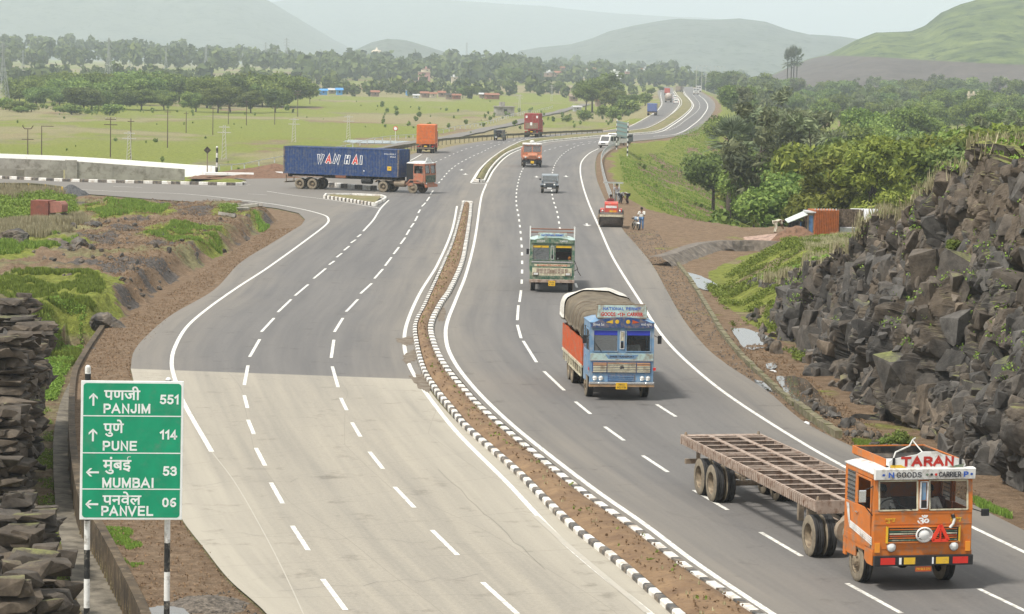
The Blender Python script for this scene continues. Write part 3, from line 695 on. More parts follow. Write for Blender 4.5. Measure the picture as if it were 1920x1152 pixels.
# zones: R = lush grass, G = red/brown soil, B = dry straw grass ; second attribute: dark rock rubble, pale patches
def zone(X, Y):
 n1 = fbm(X*.25, Y*.25, octv=5, seed=41); n2 = fbm(X*.03, Y*.012, octv=5, seed=43); n3 = fbm(X*1.3, Y*1.3, octv=4, seed=45)
 grass = np.zeros_like(X); soil = np.zeros_like(X); dry = np.zeros_like(X); rock = np.zeros_like(X)
 # open fields
 field = ~RIGHT & (DR > 0)
 n4 = fbm(X*.008, Y*.004, octv=5, seed=47)
 grass = np.where(field, .55+2.4*(n2-.5)+.7*(n1-.5), grass); soil = np.where(field, np.maximum(sstep(.5, .6, n4)*.8, .6*sstep(.56, .68, fbm(X*.05, Y*.016, octv=4, seed=49))), soil); dry = np.where(field, sstep(.5, .42, n2)*.55, dry)
 # a red cut bank in front of the grove and the brown fields
 for px, s_, w in (([(60, 212), (230, 206), (420, 207), (560, 204)], .95, 7), ([(650, 232), (740, 228), (870, 222)], .8, 16), ([(500, 250), (700, 262), (760, 268)], .6, 12), ([(560, 244), (470, 243)], .5, 6)):
  d, _, _ = pdist(X, Y, GP(px, -2.6)); q = np.exp(-(d/w)**2*(.6+n1)); soil = np.where(field, np.maximum(soil, s_*q), soil)
 # right embankment
 r = RIGHT & (DR > 0)
 st = fbm(X*.5+Y*.03, Y*.03, octv=4, seed=51)
 grass = np.where(r, .95-1.1*sstep(.52, .66, st)*sstep(4, 7, DR)-.8*sstep(5, 2.2, DR+n1*3), grass)
 soil = np.where(r, np.maximum(sstep(5, 2.2, DR+n1*3), .9*sstep(.54, .66, st)), soil)
 lb = (SL < 0) & (DR > 0)
 foot = pdist(X, Y, GP(FOOT_PX))[0]
 grass = np.where(lb, sstep(.62, .8, n1)*.5, grass); soil = np.where(lb, .85, soil); dry = np.where(lb, 0, dry)
 mm = SM < .6
 grass = np.where(mm, .9-.8*sstep(.55, .68, n1), grass); soil = np.where(mm, .5*sstep(.5, .65, n1), soil); dry = np.where(mm, sstep(.5, .6, n3)*.5, dry)
 # rough ground on the left
 lf = SB < .3
 grass = np.where(lf, -.1, grass); soil = np.where(lf, .75-.5*sstep(.5, .7, n1), soil); dry = np.where(lf, .35*sstep(.4, .7, n1), dry); rock = np.where(lf, sstep(.48, .66, fbm(X*.35, Y*.35, octv=4, seed=61))*.8, rock)
 for px, gv, dv in (([(140, 402), (240, 388), (322, 402), (300, 422), (180, 424)], 1.2, 0), ([(-60, 392), (60, 380), (140, 392), (150, 420), (60, 432), (-60, 440)], 1., .2),
     ([(-60, 440), (160, 425), (160, 447), (60, 462), (-60, 470)], .1, 1.), ([(-60, 470), (60, 450), (150, 462), (130, 480), (60, 490), (-60, 520)], 1.1, 0), ([(0, 545), (90, 530), (180, 530), (200, 560), (170, 610), (110, 640), (60, 600), (0, 570)], 1.15, 0),
     ([(270, 455), (330, 435), (415, 440), (420, 465), (340, 475)], .7, .2), ([(410, 402), (450, 402), (440, 420), (415, 420)], 1, 0), ([(475, 410), (505, 412), (490, 425)], .8, 0)):
  s_ = sdpoly(X, Y, GP(px, .4))+(n1-.5)*5+(n3-.5)*1.5
  q = sstep(.8, -.8, s_); grass = np.where(lf, np.maximum(grass, gv*q), grass); dry = np.where(lf, np.maximum(dry*(1-.6*q), dv*q), dry); soil = np.where(lf, soil*(1-.85*q), soil); rock = np.where(lf, rock*(1-q), rock)
 # shoulder
 sh = (DR > 0) & (SB >= .3) & ~RIGHT & (SDR > 0) & (Y < 215) & (DR < 14) & (X < 5)
 grass = np.where(sh, 1.1*sstep(.56, .72, fbm(X*.5, Y*.3, octv=4, seed=71))*sstep(1.6, 3.2, DR)*sstep(110, 75, Y), grass); soil = np.where(sh, .78+.2*n3, soil); dry = np.where(sh, 0, dry)
 # apron of the side road (worn bare)
 ap = inpoly(X, Y, GP([(100, 355), (300, 365), (520, 385), (575, 405), (560, 430), (510, 418), (440, 398), (330, 400), (200, 398), (120, 372)])); soil = np.where(ap & (DR > 0), .62+.2*n1, soil); grass = np.where(ap, .0, grass)
 dz = SDR < 0
 grass = np.where(dz, 1.25*sstep(.5, .64, n1*.6+n3*.4)*sstep(-.9, -1.6, SDR), grass); soil = np.where(dz, .35+.3*n3, soil); rock = np.where(dz, .35, rock); dry = np.where(dz, 0, dry)
 return np.clip(grass, 0, 1), np.clip(soil, 0, 1), np.clip(dry, 0, 1), np.clip(rock, 0, 1)
ZG, ZS, ZD, ZR = zone(TX, TY)
def ground_mat():
 m = bpy.data.materials.new('ground'); m.use_nodes = True; nt = m.node_tree; L = nt.links
 b = nt.nodes['Principled BSDF']; b.inputs['Roughness'].default_value = .95; b.inputs['Specular IOR Level'].default_value = .12
 g = N(nt, 'ShaderNodeNewGeometry'); pos = g.outputs['Position']
 a = N(nt, 'ShaderNodeAttribute', attribute_name='zone'); s = N(nt, 'ShaderNodeSeparateColor'); L.new(a.outputs['Color'], s.inputs[0])
 a2 = N(nt, 'ShaderNodeAttribute', attribute_name='rock')
 def noise(sc, det=8, ro=.65):
  n = N(nt, 'ShaderNodeTexNoise', Scale=sc, Detail=det, Roughness=ro); L.new(pos, n.inputs['Vector']); return n.outputs[0]
 def ramp(f, c0, c1, p0=.3, p1=.7):
  r = N(nt, 'ShaderNodeValToRGB'); r.color_ramp.elements[0].position = p0; r.color_ramp.elements[1].position = p1
  r.color_ramp.elements[0].color = (*c0, 1); r.color_ramp.elements[1].color = (*c1, 1); L.new(f, r.inputs[0]); return r.outputs[0]
 def edge(mask, nz, k=.7, wd=.18):
  # mask broken up by noise
  x = N(nt, 'ShaderNodeMath', operation='MULTIPLY_ADD'); L.new(nz, x.inputs[0]); x.inputs[1].default_value = -k; L.new(mask, x.inputs[2])
  r = N(nt, 'ShaderNodeMapRange'); r.interpolation_type = 'SMOOTHSTEP'; r.inputs['From Min'].default_value = .5-k*.5-wd; r.inputs['From Max'].default_value = .5-k*.5+wd; L.new(x.outputs[0], r.inputs['Value']); return r.outputs[0]
 def mixc(f, a_, b_):
  q = N(nt, 'ShaderNodeMixRGB'); L.new(f, q.inputs[0]); L.new(a_, q.inputs[1]); L.new(b_, q.inputs[2]); return q.outputs[0]
 nf, nm, nb = noise(6), noise(1.2), noise(.05)
 base = ramp(nm, (.13, .12, .065), (.26, .235, .12))
 # far fields: large swathes
 swathe = ramp(nb, (.13, .16, .045), (.31, .31, .1), .38, .62)
 base = mixc(edge(s.outputs['Red'], nb, .5), base, swathe)
 soil = ramp(nf, (.12, .08, .052), (.26, .185, .12)); soil2 = ramp(nm, (.19, .12, .07), (.27, .2, .135)); soil = mixc(nb, soil, soil2)
 base = mixc(edge(s.outputs['Green'], nm, .5), base, soil)
 rk = ramp(nf, (.05, .045, .042), (.17, .15, .135)); base = mixc(edge(a2.outputs['Fac'], nf, .8), base, rk)
 dr = ramp(nf, (.2, .175, .085), (.34, .31, .16)); base = mixc(edge(s.outputs['Blue'], nm, .6), base, dr)
 gn = noise(2.5, 10, .75)
 gr = ramp(gn, (.08, .11, .02), (.27, .32, .05)); base = mixc(edge(s.outputs['Red'], nm, .55, .12), base, mixc(nb, gr, ramp(gn, (.11, .125, .03), (.29, .285, .075))))
 gr_ = ramp(noise(22, 6, .8), (.62, .6, .58), (1.32, 1.34, 1.36), .34, .66); q = N(nt, 'ShaderNodeMixRGB', blend_type='MULTIPLY'); q.inputs[0].default_value = 1; L.new(base, q.inputs[1]); L.new(gr_, q.inputs[2]); base = q.outputs[0]
 gs = ramp(noise(2.2, 8, .75), (.72, .7, .68), (1.2, 1.2, 1.2), .36, .6); q = N(nt, 'ShaderNodeMixRGB', blend_type='MULTIPLY'); q.inputs[0].default_value = 1; L.new(base, q.inputs[1]); L.new(gs, q.inputs[2]); base = q.outputs[0]
 L.new(base, b.inputs['Base Color'])
 bp = N(nt, 'ShaderNodeBump', Strength=1, Distance=.2); L.new(nf, bp.inputs['Height'])
 bp2 = N(nt, 'ShaderNodeBump', Strength=.6, Distance=.03); L.new(noise(25, 6, .7), bp2.inputs['Height']); L.new(bp.outputs[0], bp2.inputs['Normal']); L.new(bp2.outputs[0], b.inputs['Normal'])
 return m
M_ground = ground_mat()
nr, nc = TX.shape
me = npmesh('ground', np.stack([TX.ravel(), TY.ravel(), TZ.ravel()], 1), gridfaces(nr, nc), M_ground,
   {'zone': np.stack([ZG.ravel(), ZS.ravel(), ZD.ravel()], 1), 'rock': ZR.ravel()}, smooth_=True)
tag(link('ground', me), kind='structure')
# ================================================================== ROCK
def rock_mat():
 m = bpy.data.materials.new('basalt'); m.use_nodes = True; nt = m.node_tree; L = nt.links
 b = nt.nodes['Principled BSDF']; b.inputs['Roughness'].default_value = .85; b.inputs['Specular IOR Level'].default_value = .3
 g = N(nt, 'ShaderNodeNewGeometry'); pos = g.outputs['Position']
 a = N(nt, 'ShaderNodeAttribute', attribute_name='cell'); s = N(nt, 'ShaderNodeSeparateColor'); L.new(a.outputs['Color'], s.inputs[0])
 def noise(sc, det=8, ro=.65):
  n = N(nt, 'ShaderNodeTexNoise', Scale=sc, Detail=det, Roughness=ro); L.new(pos, n.inputs['Vector']); return n.outputs[0]
 def ramp(f, c0, c1, p0=.3, p1=.7):
  r = N(nt, 'ShaderNodeValToRGB'); r.color_ramp.elements[0].position = p0; r.color_ramp.elements[1].position = p1
  r.color_ramp.elements[0].color = (*c0, 1); r.color_ramp.elements[1].color = (*c1, 1); L.new(f, r.inputs[0]); return r.outputs[0]
 def mixc(f, a_, b_, t='MIX'):
  q = N(nt, 'ShaderNodeMixRGB', blend_type=t); L.new(f, q.inputs[0]); L.new(a_, q.inputs[1]); L.new(b_, q.inputs[2]); return q.outputs[0]
 n1 = noise(2.2, 10, .7); n2 = noise(.35, 6)
 grey = ramp(n1, (.034, .031, .029), (.15, .139, .125)); brown = ramp(n1, (.06, .045, .032), (.24, .19, .14))
 x = N(nt, 'ShaderNodeMath', operation='MULTIPLY_ADD'); L.new(n2, x.inputs[0]); x.inputs[1].default_value = 1.1; L.new(s.outputs['Red'], x.inputs[2])
 f = N(nt, 'ShaderNodeMapRange'); f.inputs['From Min'].default_value = .85; f.inputs['From Max'].default_value = 1.4; L.new(x.outputs[0], f.inputs['Value'])
 base = mixc(f.outputs[0], grey, brown)
 # per-block tone
 t = N(nt, 'ShaderNodeMapRange'); t.inputs['To Min'].default_value = .45; t.inputs['To Max'].default_value = 1.35; L.new(s.outputs['Green'], t.inputs['Value'])
 sc = N(nt, 'ShaderNodeVectorMath', operation='SCALE'); L.new(base, sc.inputs[0]); L.new(t.outputs[0], sc.inputs['Scale']); base = sc.outputs[0]
 # moss and grass on ledges facing up
 sn = N(nt, 'ShaderNodeSeparateXYZ'); L.new(g.outputs['Normal'], sn.inputs[0])
 u = N(nt, 'ShaderNodeMath', operation='MULTIPLY'); L.new(sn.outputs['Z'], u.inputs[0]); L.new(s.outputs['Blue'], u.inputs[1])
 v = N(nt, 'ShaderNodeMath', operation='MULTIPLY_ADD'); L.new(noise(1.1, 8, .7), v.inputs[0]); v.inputs[1].default_value = 1.0; L.new(u.outputs[0], v.inputs[2])
 w = N(nt, 'ShaderNodeMapRange'); w.inputs['From Min'].default_value = .98; w.inputs['From Max'].default_value = 1.22; L.new(v.outputs[0], w.inputs['Value'])
 moss = ramp(noise(5, 8, .7), (.1, .12, .03), (.3, .31, .09))
 base = mixc(w.outputs[0], base, moss)
 # pale weathering veins
 vn = ramp(noise(.9, 10, .8), (0, 0, 0), (1, 1, 1), .62, .74)
 q = N(nt, 'ShaderNodeMixRGB'); L.new(vn, q.inputs[0]); L.new(base, q.inputs[1]); q.inputs[2].default_value = (.25, .22, .18, 1);
 q2 = N(nt, 'ShaderNodeMixRGB'); q2.inputs[0].default_value = .55; L.new(base, q2.inputs[1]); L.new(q.outputs[0], q2.inputs[2])
 L.new(q2.outputs[0], b.inputs['Base Color'])
 bp = N(nt, 'ShaderNodeBump', Strength=.6, Distance=.06); L.new(n1, bp.inputs['Height'])
 bp2 = N(nt, 'ShaderNodeBump', Strength=.6, Distance=.03); L.new(noise(14, 8, .7), bp2.inputs['Height']); L.new(bp.outputs[0], bp2.inputs['Normal']); L.new(bp2.outputs[0], b.inputs['Normal'])
 return m
M_rock = rock_mat()
def blocky(P, seed=0, sizes=((2.6, 1.0), (1.2, .6), (.5, .22)), aniso=(1, 1, 1.9), warp=.18):
 """fractured-rock displacement: returns amount (m) and colour ids"""
 W = P + warp*np.stack([fbm(P[:, 0]*.8, P[:, 1]*.8, P[:, 2]*.8, 3, seed+k*7)-.5 for k in range(3)], 1)*2
 disp = np.zeros(len(P)); ids0 = None
 for k, (sz, am) in enumerate(sizes):
  f1, f2, ids, off = voro(W, sz, seed+k*31, aniso)
  tilt = ((ids-.5)*off).sum(1)*1.7
  h = (ids[:, 0]-.5)*1.25+tilt
  crack = -1.0*np.exp(-((f2-f1)/.05)**2)
  disp += am*(h*.75+crack*.5)
  if ids0 is None: ids0 = ids.copy()
  else: ids0 = ids0*(.62)+ids*(.38)
 return disp, ids0
# ---- the cut cliff on the right
fp = smooth(GP(FOOT_PX, -.25), 10)
HT = [.8, 1.4, 2.4, 4.3, 7.6, 9.2, 10.3, 11.2, 11.8, 12.2, 12.5]
def cliff():
 # dense along the part the camera sees
 L = [0]
 for a, b in zip(fp, fp[1:]): L.append(L[-1]+(b-a).length)
 tot = L[-1]; ns, nt_, np_ = 1150, 150, 40
 S = np.linspace(0, tot, ns)
 X0 = np.interp(S, L, [p.x for p in fp]); Y0 = np.interp(S, L, [p.y for p in fp])
 hh = np.interp(S, np.interp(np.arange(len(HT)), np.arange(len(fp))/10., L), HT)
 dx, dy = np.gradient(X0), np.gradient(Y0); ln = np.hypot(dx, dy); k = 46
 dx = np.convolve(np.pad(dx/ln, k, 'edge'), np.ones(2*k+1)/(2*k+1), 'valid'); dy = np.convolve(np.pad(dy/ln, k, 'edge'), np.ones(2*k+1)/(2*k+1), 'valid')
 ln = np.hypot(dx, dy); nx, ny = -dy/ln, dx/ln       # foot runs towards the camera; the rock lies on its left hand
 T = np.concatenate([np.linspace(0, 1, nt_), 1+np.linspace(0, 1, np_+1)[1:]**1.3*3])
 SS, TT = np.meshgrid(np.arange(ns), T, indexing='ij')
 H = hh[SS]; t1 = np.clip(TT, 0, 1); t2 = np.clip(TT-1, 0, 9)
 wv = fbm(S/7., S*0, octv=4, seed=3)[SS]
 hv = H*(1+.10*(fbm(S/3.5, S*0+5, octv=4, seed=13)[SS]-.5)*2)
 back = .45+(.36+.25*(wv-.5))*hv*t1**1.15 + 1.6*np.sin(t1*PI)*(wv-.5)
 back = back + t2*5.5
 z = -.4 + (hv+.4)*t1 + t2*.55 + (fbm(SS*.03, t2*2+3, octv=4, seed=19)-.5)*1.2*np.clip(t2, 0, 1)
 X = X0[SS]+nx[SS]*back; Y = Y0[SS]+ny[SS]*back
 P = np.stack([X.ravel(), Y.ravel(), z.ravel()], 1)
 d, ids = blocky(P, 5, sizes=((2.6, 1.0), (1.15, .55), (.5, .18)))
 fade = (1-.82*np.clip(t2/.35, 0, 1)).ravel(); fade = fade*np.clip(H.ravel()/3, .35, 1)
 nrm = np.stack([-nx[SS].ravel(), -ny[SS].ravel(), np.full(SS.size, .35)+np.clip(t2.ravel(), 0, .5)*2], 1); nrm /= np.linalg.norm(nrm, axis=1)[:, None]
 fine = (fbm(P[:, 0]*4, P[:, 1]*4, P[:, 2]*4, 3, 77)-.5)*.12
 P = P + nrm*((d*fade+fine)[:, None])
 n3 = fbm(P[:, 0]*.25, P[:, 1]*.25, P[:, 2]*.3, 4, 91)
 plate = np.clip(t2.ravel()/.12, 0, 1)
 moss = .45+.85*(n3-.5)+plate*.5+.15*np.clip(t1.ravel()-.6, 0, 1)
 cell = np.stack([ids[:, 1]*.85+.25*(n3-.5)+.25*t1.ravel()-.05, ids[:, 2]*(1-plate)+.6*plate, np.clip(moss, 0, 1)], 1)
 F = gridfaces(ns, len(T))
 return (P, F, cell), P.reshape(ns, len(T), 3), nrm
me, CP, CN = cliff()
def ico(sub):
 bm = bmesh.new(); bmesh.ops.create_icosphere(bm, subdivisions=sub, radius=1)
 V = np.array([v.co[:] for v in bm.verts]); F = np.array([[v.index for v in f.verts] for f in bm.faces]); bm.free(); return V, F
_ICO = {k: ico(k) for k in (1, 2, 3, 4, 5, 6)}
def boulder_mesh(name, size, seed, sub=4, cuts=14, rough=1.0):
 """angular stone: a ball cut by random planes, with small fractures"""
 V, F = _ICO[sub]; rr = np.random.RandomState(seed); P = V.copy()
 for _ in range(cuts):
  n = rr.normal(size=3); n /= np.linalg.norm(n); h = rr.uniform(.45, .8)
  d = P @ n; m = d > h; P[m] -= np.outer(d[m]-h, n)
 P = P*np.array(size)
 ms = float(max(size))
 d, ids = blocky(P+seed*3.7, seed, sizes=((ms*.9, .10*ms*rough), (ms*.4, .08*ms*rough)), warp=.1*ms)
 nn = P/np.maximum(1e-6, np.linalg.norm(P, axis=1))[:, None]
 P = P+nn*d[:, None]
 cell = np.stack([ids[:, 1], ids[:, 2], np.full(len(P), .35)], 1)
 return npmesh(name, P, F, M_rock, {'cell': cell})
def boulder(u, v, size, seed, label, group, z=None, rot=0, sub=4, name='boulder', cuts=14, zz=None):
 p = G(u, v, 0 if zz is None else zz)
 g = tz(p.x, p.y) if z is None else z
 o = link(name, boulder_mesh(name, size, seed, sub, cuts)); o.location = (p.x, p.y, g+size[2]*.28); o.rotation_euler = (0, 0, rot)
 return tag(o, label, 'rock', group)
# angular blocks: convex hulls with chamfered corners, a few shapes reused at every size
def hulls(n, seed):
 out = []; rr = np.random.RandomState(seed)
 for _ in range(n):
  bm = bmesh.new(); c = rr.uniform(.42, 1, (8, 3)); j = 0
  for sx in (-1, 1):
   for sy in (-1, 1):
    for sz in (-1, 1):
     q = np.array([sx, sy, sz])*c[j]; j += 1; ch = rr.uniform(.05, .3)
     for a in range(3): p = q.copy(); p[a] -= np.sign(p[a])*ch; bm.verts.new(p)
  bmesh.ops.convex_hull(bm, input=bm.verts); bmesh.ops.triangulate(bm, faces=bm.faces); bm.verts.ensure_lookup_table(); bm.verts.index_update()
  V = np.array([v.co[:] for v in bm.verts]); F = np.array([[v.index for v in f.verts] for f in bm.faces]); bm.free(); out.append((V, F))
 return out
HULL = hulls(28, 4)
def block_soup(items, seed):
 """items: centre, half sizes, yaw, tilt, lean, (brown, tone, moss)"""
 rr = np.random.RandomState(seed); Vs, Fs, Cs, n = [], [], [], 0
 for c, h, yaw, ti, le, col in items:
  V, F = HULL[rr.randint(len(HULL))]; M = np.array(Euler((ti, le, yaw)).to_matrix())
  P = (V*np.array(h))@M.T+np.array(c); Vs.append(P); Fs.append(F+n); n += len(P); Cs.append(np.tile(col, (len(P), 1)))
 return np.concatenate(Vs), np.concatenate(Fs), np.concatenate(Cs)
def build_cliff():
 P0, F0, C0 = me; rr = np.random.RandomState(8); ns, nt_, _ = CP.shape; items = []; nf = 150
 for cnt, lo, hi in ((420, .7, 1.5), (1500, .35, .8), (3000, .14, .4)):
  for _ in range(cnt):
   i = rr.randint(10, ns-50); t = rr.uniform(0, .93 if lo > .3 else 1); j = min(nf-1, int(t*nf)); p = CP[i, j]
   if lo > .5 and CP[i, nf-1][2] < 2.5: continue
   a, b = CP[max(0, i-14), j], CP[min(ns-1, i+14), j]; yaw = math.atan2(b[1]-a[1], b[0]-a[0]); r = rr.uniform(lo, hi)
   h = (r*rr.uniform(.55, 1.1), r*rr.uniform(.35, .6), r*rr.uniform(.4, 1.0))
   nx, ny = math.sin(yaw), -math.cos(yaw)
   if nx > 0: nx, ny = -nx, -ny
   o = rr.uniform(-.95, -.3)*r
   br = np.clip(fbm(np.array([p[0]*.3]), np.array([p[1]*.16]), np.array([p[2]*.35]), 3, 4)[0]*1.3-.25+rr.normal(0, .16)+.1*t, 0, 1)
   items.append(((p[0]+nx*o, p[1]+ny*o, max(p[2], -.1)), h, yaw+rr.normal(0, .35), rr.normal(0, .18), rr.normal(.14, .2), (br, rr.uniform(.1, .8), .1+.5*rr.rand()*(rr.rand() < .35+.4*t))))
 V, F, C = block_soup(items, 9)
 F0t = np.concatenate([F0[:, :3], F0[:, [0, 2, 3]]]); C0 = C0*np.array([1, .5, 1])
 tag(link('rock_cliff', npmesh('rock_cliff', np.concatenate([P0, V]), np.concatenate([F0t, F+len(P0)]), M_rock, {'cell': np.concatenate([C0, C])})), kind='structure')
build_cliff()
# the outcrops at the left edge: slabs and blocks fused in single masses
def ledge_px(name, specs, seed, label, flat=.32):
 """specs: (u of the right edge, v top, v bottom, distance, width, depth)"""
 rr = np.random.RandomState(seed); items = []
 for (u, vt, vb, D, w, dep) in specs:
  t, b = GD(u, vt, D), GD(u, vb, D); H = t.z-b.z; x1, x0 = t.x, t.x-w
  items.append((((x0+x1)/2, D+dep/2, (t.z+b.z)/2-.05), (w/2*.86, dep/2*.86, H/2*.98), rr.normal(0, .06), 0, 0, (.4, .2, .3)))
  z = b.z
  while z < t.z-.05:
   hh = rr.uniform(.14, flat); k = max(3, int((w+dep)/.7))
   for _ in range(k):
    r = rr.uniform(.22, .65); front = rr.rand() < .55
    c = (rr.uniform(x0, x1), D+rr.uniform(-.05, .25), z+hh/2) if front else (x1-rr.uniform(0, .3), D+rr.uniform(0, dep), z+hh/2)
    if c[0]+r*.7 > x1+.12: c = (x1+.08-r*.7, c[1], c[2])
    items.append((c, (r, r*rr.uniform(.6, 1), hh*.55), rr.normal(0, .4), rr.normal(0, .07), rr.normal(0, .07), (rr.uniform(.6, 1), rr.uniform(0, .3), .5 if z+hh > t.z-.15 and rr.rand() < .5 else .2*rr.rand())))
   z += hh
 V, F, C = block_soup(items, seed)
 return tag(link(name, npmesh(name, V, F, M_rock, {'cell': C})), label, 'rock')
ledge_px('rock_outcrop', [(38, 562, 640, 92, 4, 3), (55, 600, 675, 90, 4, 3), (78, 622, 668, 88, 4, 2.6), (66, 650, 740, 86, 4, 2.6), (45, 700, 800, 83, 4, 3), (66, 690, 740, 84, 2.6, 2), (52, 735, 800, 82, 3, 2), (34, 640, 920, 80, 3, 4),
 (64, 755, 815, 81, 2.4, 1.6), (24, 780, 960, 76, 3, 3), (40, 800, 860, 78, 2, 2), (32, 860, 950, 75, 2, 2)], 11, 'tall layered dark rock ledge at the left edge above the drain')
ledge_px('rock_outcrop', [(84, 972, 1062, 66, 2.6, 2.2), (50, 945, 1010, 67.5, 2.2, 2), (60, 1010, 1075, 64.8, 2.2, 1.6)], 23, 'square topped dark rock block at the left edge, just below the tall ledge', .5)
ledge_px('rock_outcrop', [(114, 1082, 1200, 60, 1.8, 1.8), (85, 1062, 1130, 61, 1.7, 1.6), (50, 1090, 1240, 57.5, 2, 2.6), (104, 1130, 1240, 58.5, 1.6, 1.8)], 37, 'grey cracked rock mass in the bottom left corner beside the drain', .5)
# ================================================================== VEHICLES
def pm(name, col, rough=.45, dirtamt=.3, **k):
 return mat(name, col, rough, var=.07, scale=2.5, dirt=k.pop('dirt', (.25, .19, .135)), dirtamt=dirtamt+.14, dscale=k.pop('dscale', 3.5), **k)
V_or = pm('paint_orange', (.55, .155, .02), dirtamt=.2)
V_white = pm('paint_white', (.74, .73, .70), dirtamt=.18)
V_blue = pm('paint_light_blue', (.15, .27, .42), dirtamt=.25, dirt=(.3, .33, .36))
V_dblue = pm('paint_dark_blue', (.03, .07, .2))
V_green = pm('paint_green', (.045, .125, .08), dirtamt=.4, dirt=(.3, .3, .22))
V_cream = pm('paint_cream', (.62, .58, .42), dirtamt=.3)
V_pale = pm('paint_pale_green', (.42, .55, .52), dirtamt=.3)
V_red = pm('paint_red', (.5, .06, .035), dirtamt=.25)
V_redor = pm('paint_red_orange', (.5, .085, .02), dirtamt=.2)
V_yel = pm('paint_yellow', (.72, .45, .03), dirtamt=.1)
V_dark = mat('underbody', (.03, .028, .026), .85, var=.3, scale=4, dirt=(.14, .11, .08), dirtamt=.45)
V_dust = mat('dusty_steel', (.30, .24, .175), .8, var=.2, scale=3, dirt=(.14, .085, .05), dirtamt=.4, bump=.3)
V_rail = mat('trailer_steel', (.37, .29, .235), .75, var=.12, scale=3, dirt=(.16, .085, .05), dirtamt=.42, dscale=5)
V_tyre = mat('tyre_tread', (.028, .027, .027), .85, var=.3, scale=8)
V_side = mat('tyre_sidewall', (.235, .195, .14), .9, var=.15, scale=5, dirt=(.1, .08, .06), dirtamt=.3)
V_rim = mat('rim_dusty', (.25, .195, .13), .7, metal=.1, var=.2, scale=8, dirt=(.1, .07, .05), dirtamt=.35)
V_chrome = mat('chrome', (.75, .75, .74), .2, metal=.9, var=.04)
V_lamp = mat('lamp_glass', (.78, .78, .75), .1, metal=.3, var=.04, spec=.9)
V_amber = mat('lamp_amber', (.75, .28, .03), .3, var=.05)
V_redl = mat('lamp_red', (.6, .03, .02), .3, var=.05)
V_int = mat('cab_interior', (.05, .042, .038), .8, var=.3, scale=5)
V_seat = mat('seat_cloth', (.12, .05, .04), .9, var=.3)
V_rust = mat('rust', (.26, .1, .05), .85, var=.2, scale=3, dirt=(.12, .06, .04), dirtamt=.5)
V_blackp = mat('black_paint', (.02, .02, .022), .4, var=.2)
V_cloth = mat('white_cloth', (.62, .61, .57), .9, var=.12, scale=6)
V_plate = mat('plate_yellow', (.75, .45, .03), .5, var=.05)
V_txt_r = mat('lettering_red', (.45, .03, .02), .5, var=.08)
V_txt_b = mat('lettering_blue', (.03, .1, .42), .5, var=.08)
V_txt_k = mat('lettering_black', (.03, .03, .04), .5, var=.08)
V_txt_w = mat('lettering_white', (.8, .8, .78), .5, var=.04)
def glass_mat(name, tint, alpha, rough=.06):
 m = bpy.data.materials.new(name); m.use_nodes = True; b = m.node_tree.nodes['Principled BSDF']
 nt = m.node_tree; n = N(nt, 'ShaderNodeTexNoise', Scale=3, Detail=5); r = N(nt, 'ShaderNodeMapRange'); r.inputs['To Min'].default_value = alpha*.85; r.inputs['To Max'].default_value = min(1, alpha*1.2)
 nt.links.new(n.outputs[0], r.inputs['Value']); nt.links.new(r.outputs[0], b.inputs['Alpha'])
 b.inputs['Base Color'].default_value = (*tint, 1); b.inputs['Roughness'].default_value = rough; b.inputs['Specular IOR Level'].default_value = .4
 return m
V_glass = glass_mat('glass', (.02, .025, .025), .22)
V_glassd = glass_mat('glass_dusty', (.2, .21, .21), .5, .15)
V_glassb = glass_mat('glass_sun_strip', (.03, .05, .45), .92, .2)
V_tarp = mat('tarpaulin', (.165, .135, .095), .95, var=.2, scale=1.6, dirt=(.09, .07, .05), dirtamt=.4, dscale=1.5, bump=.6, bscale=3)
V_tarpw = mat('tarpaulin_white', (.66, .63, .57), .9, var=.1, scale=1.5, dirt=(.35, .3, .24), dirtamt=.4, bump=.4)
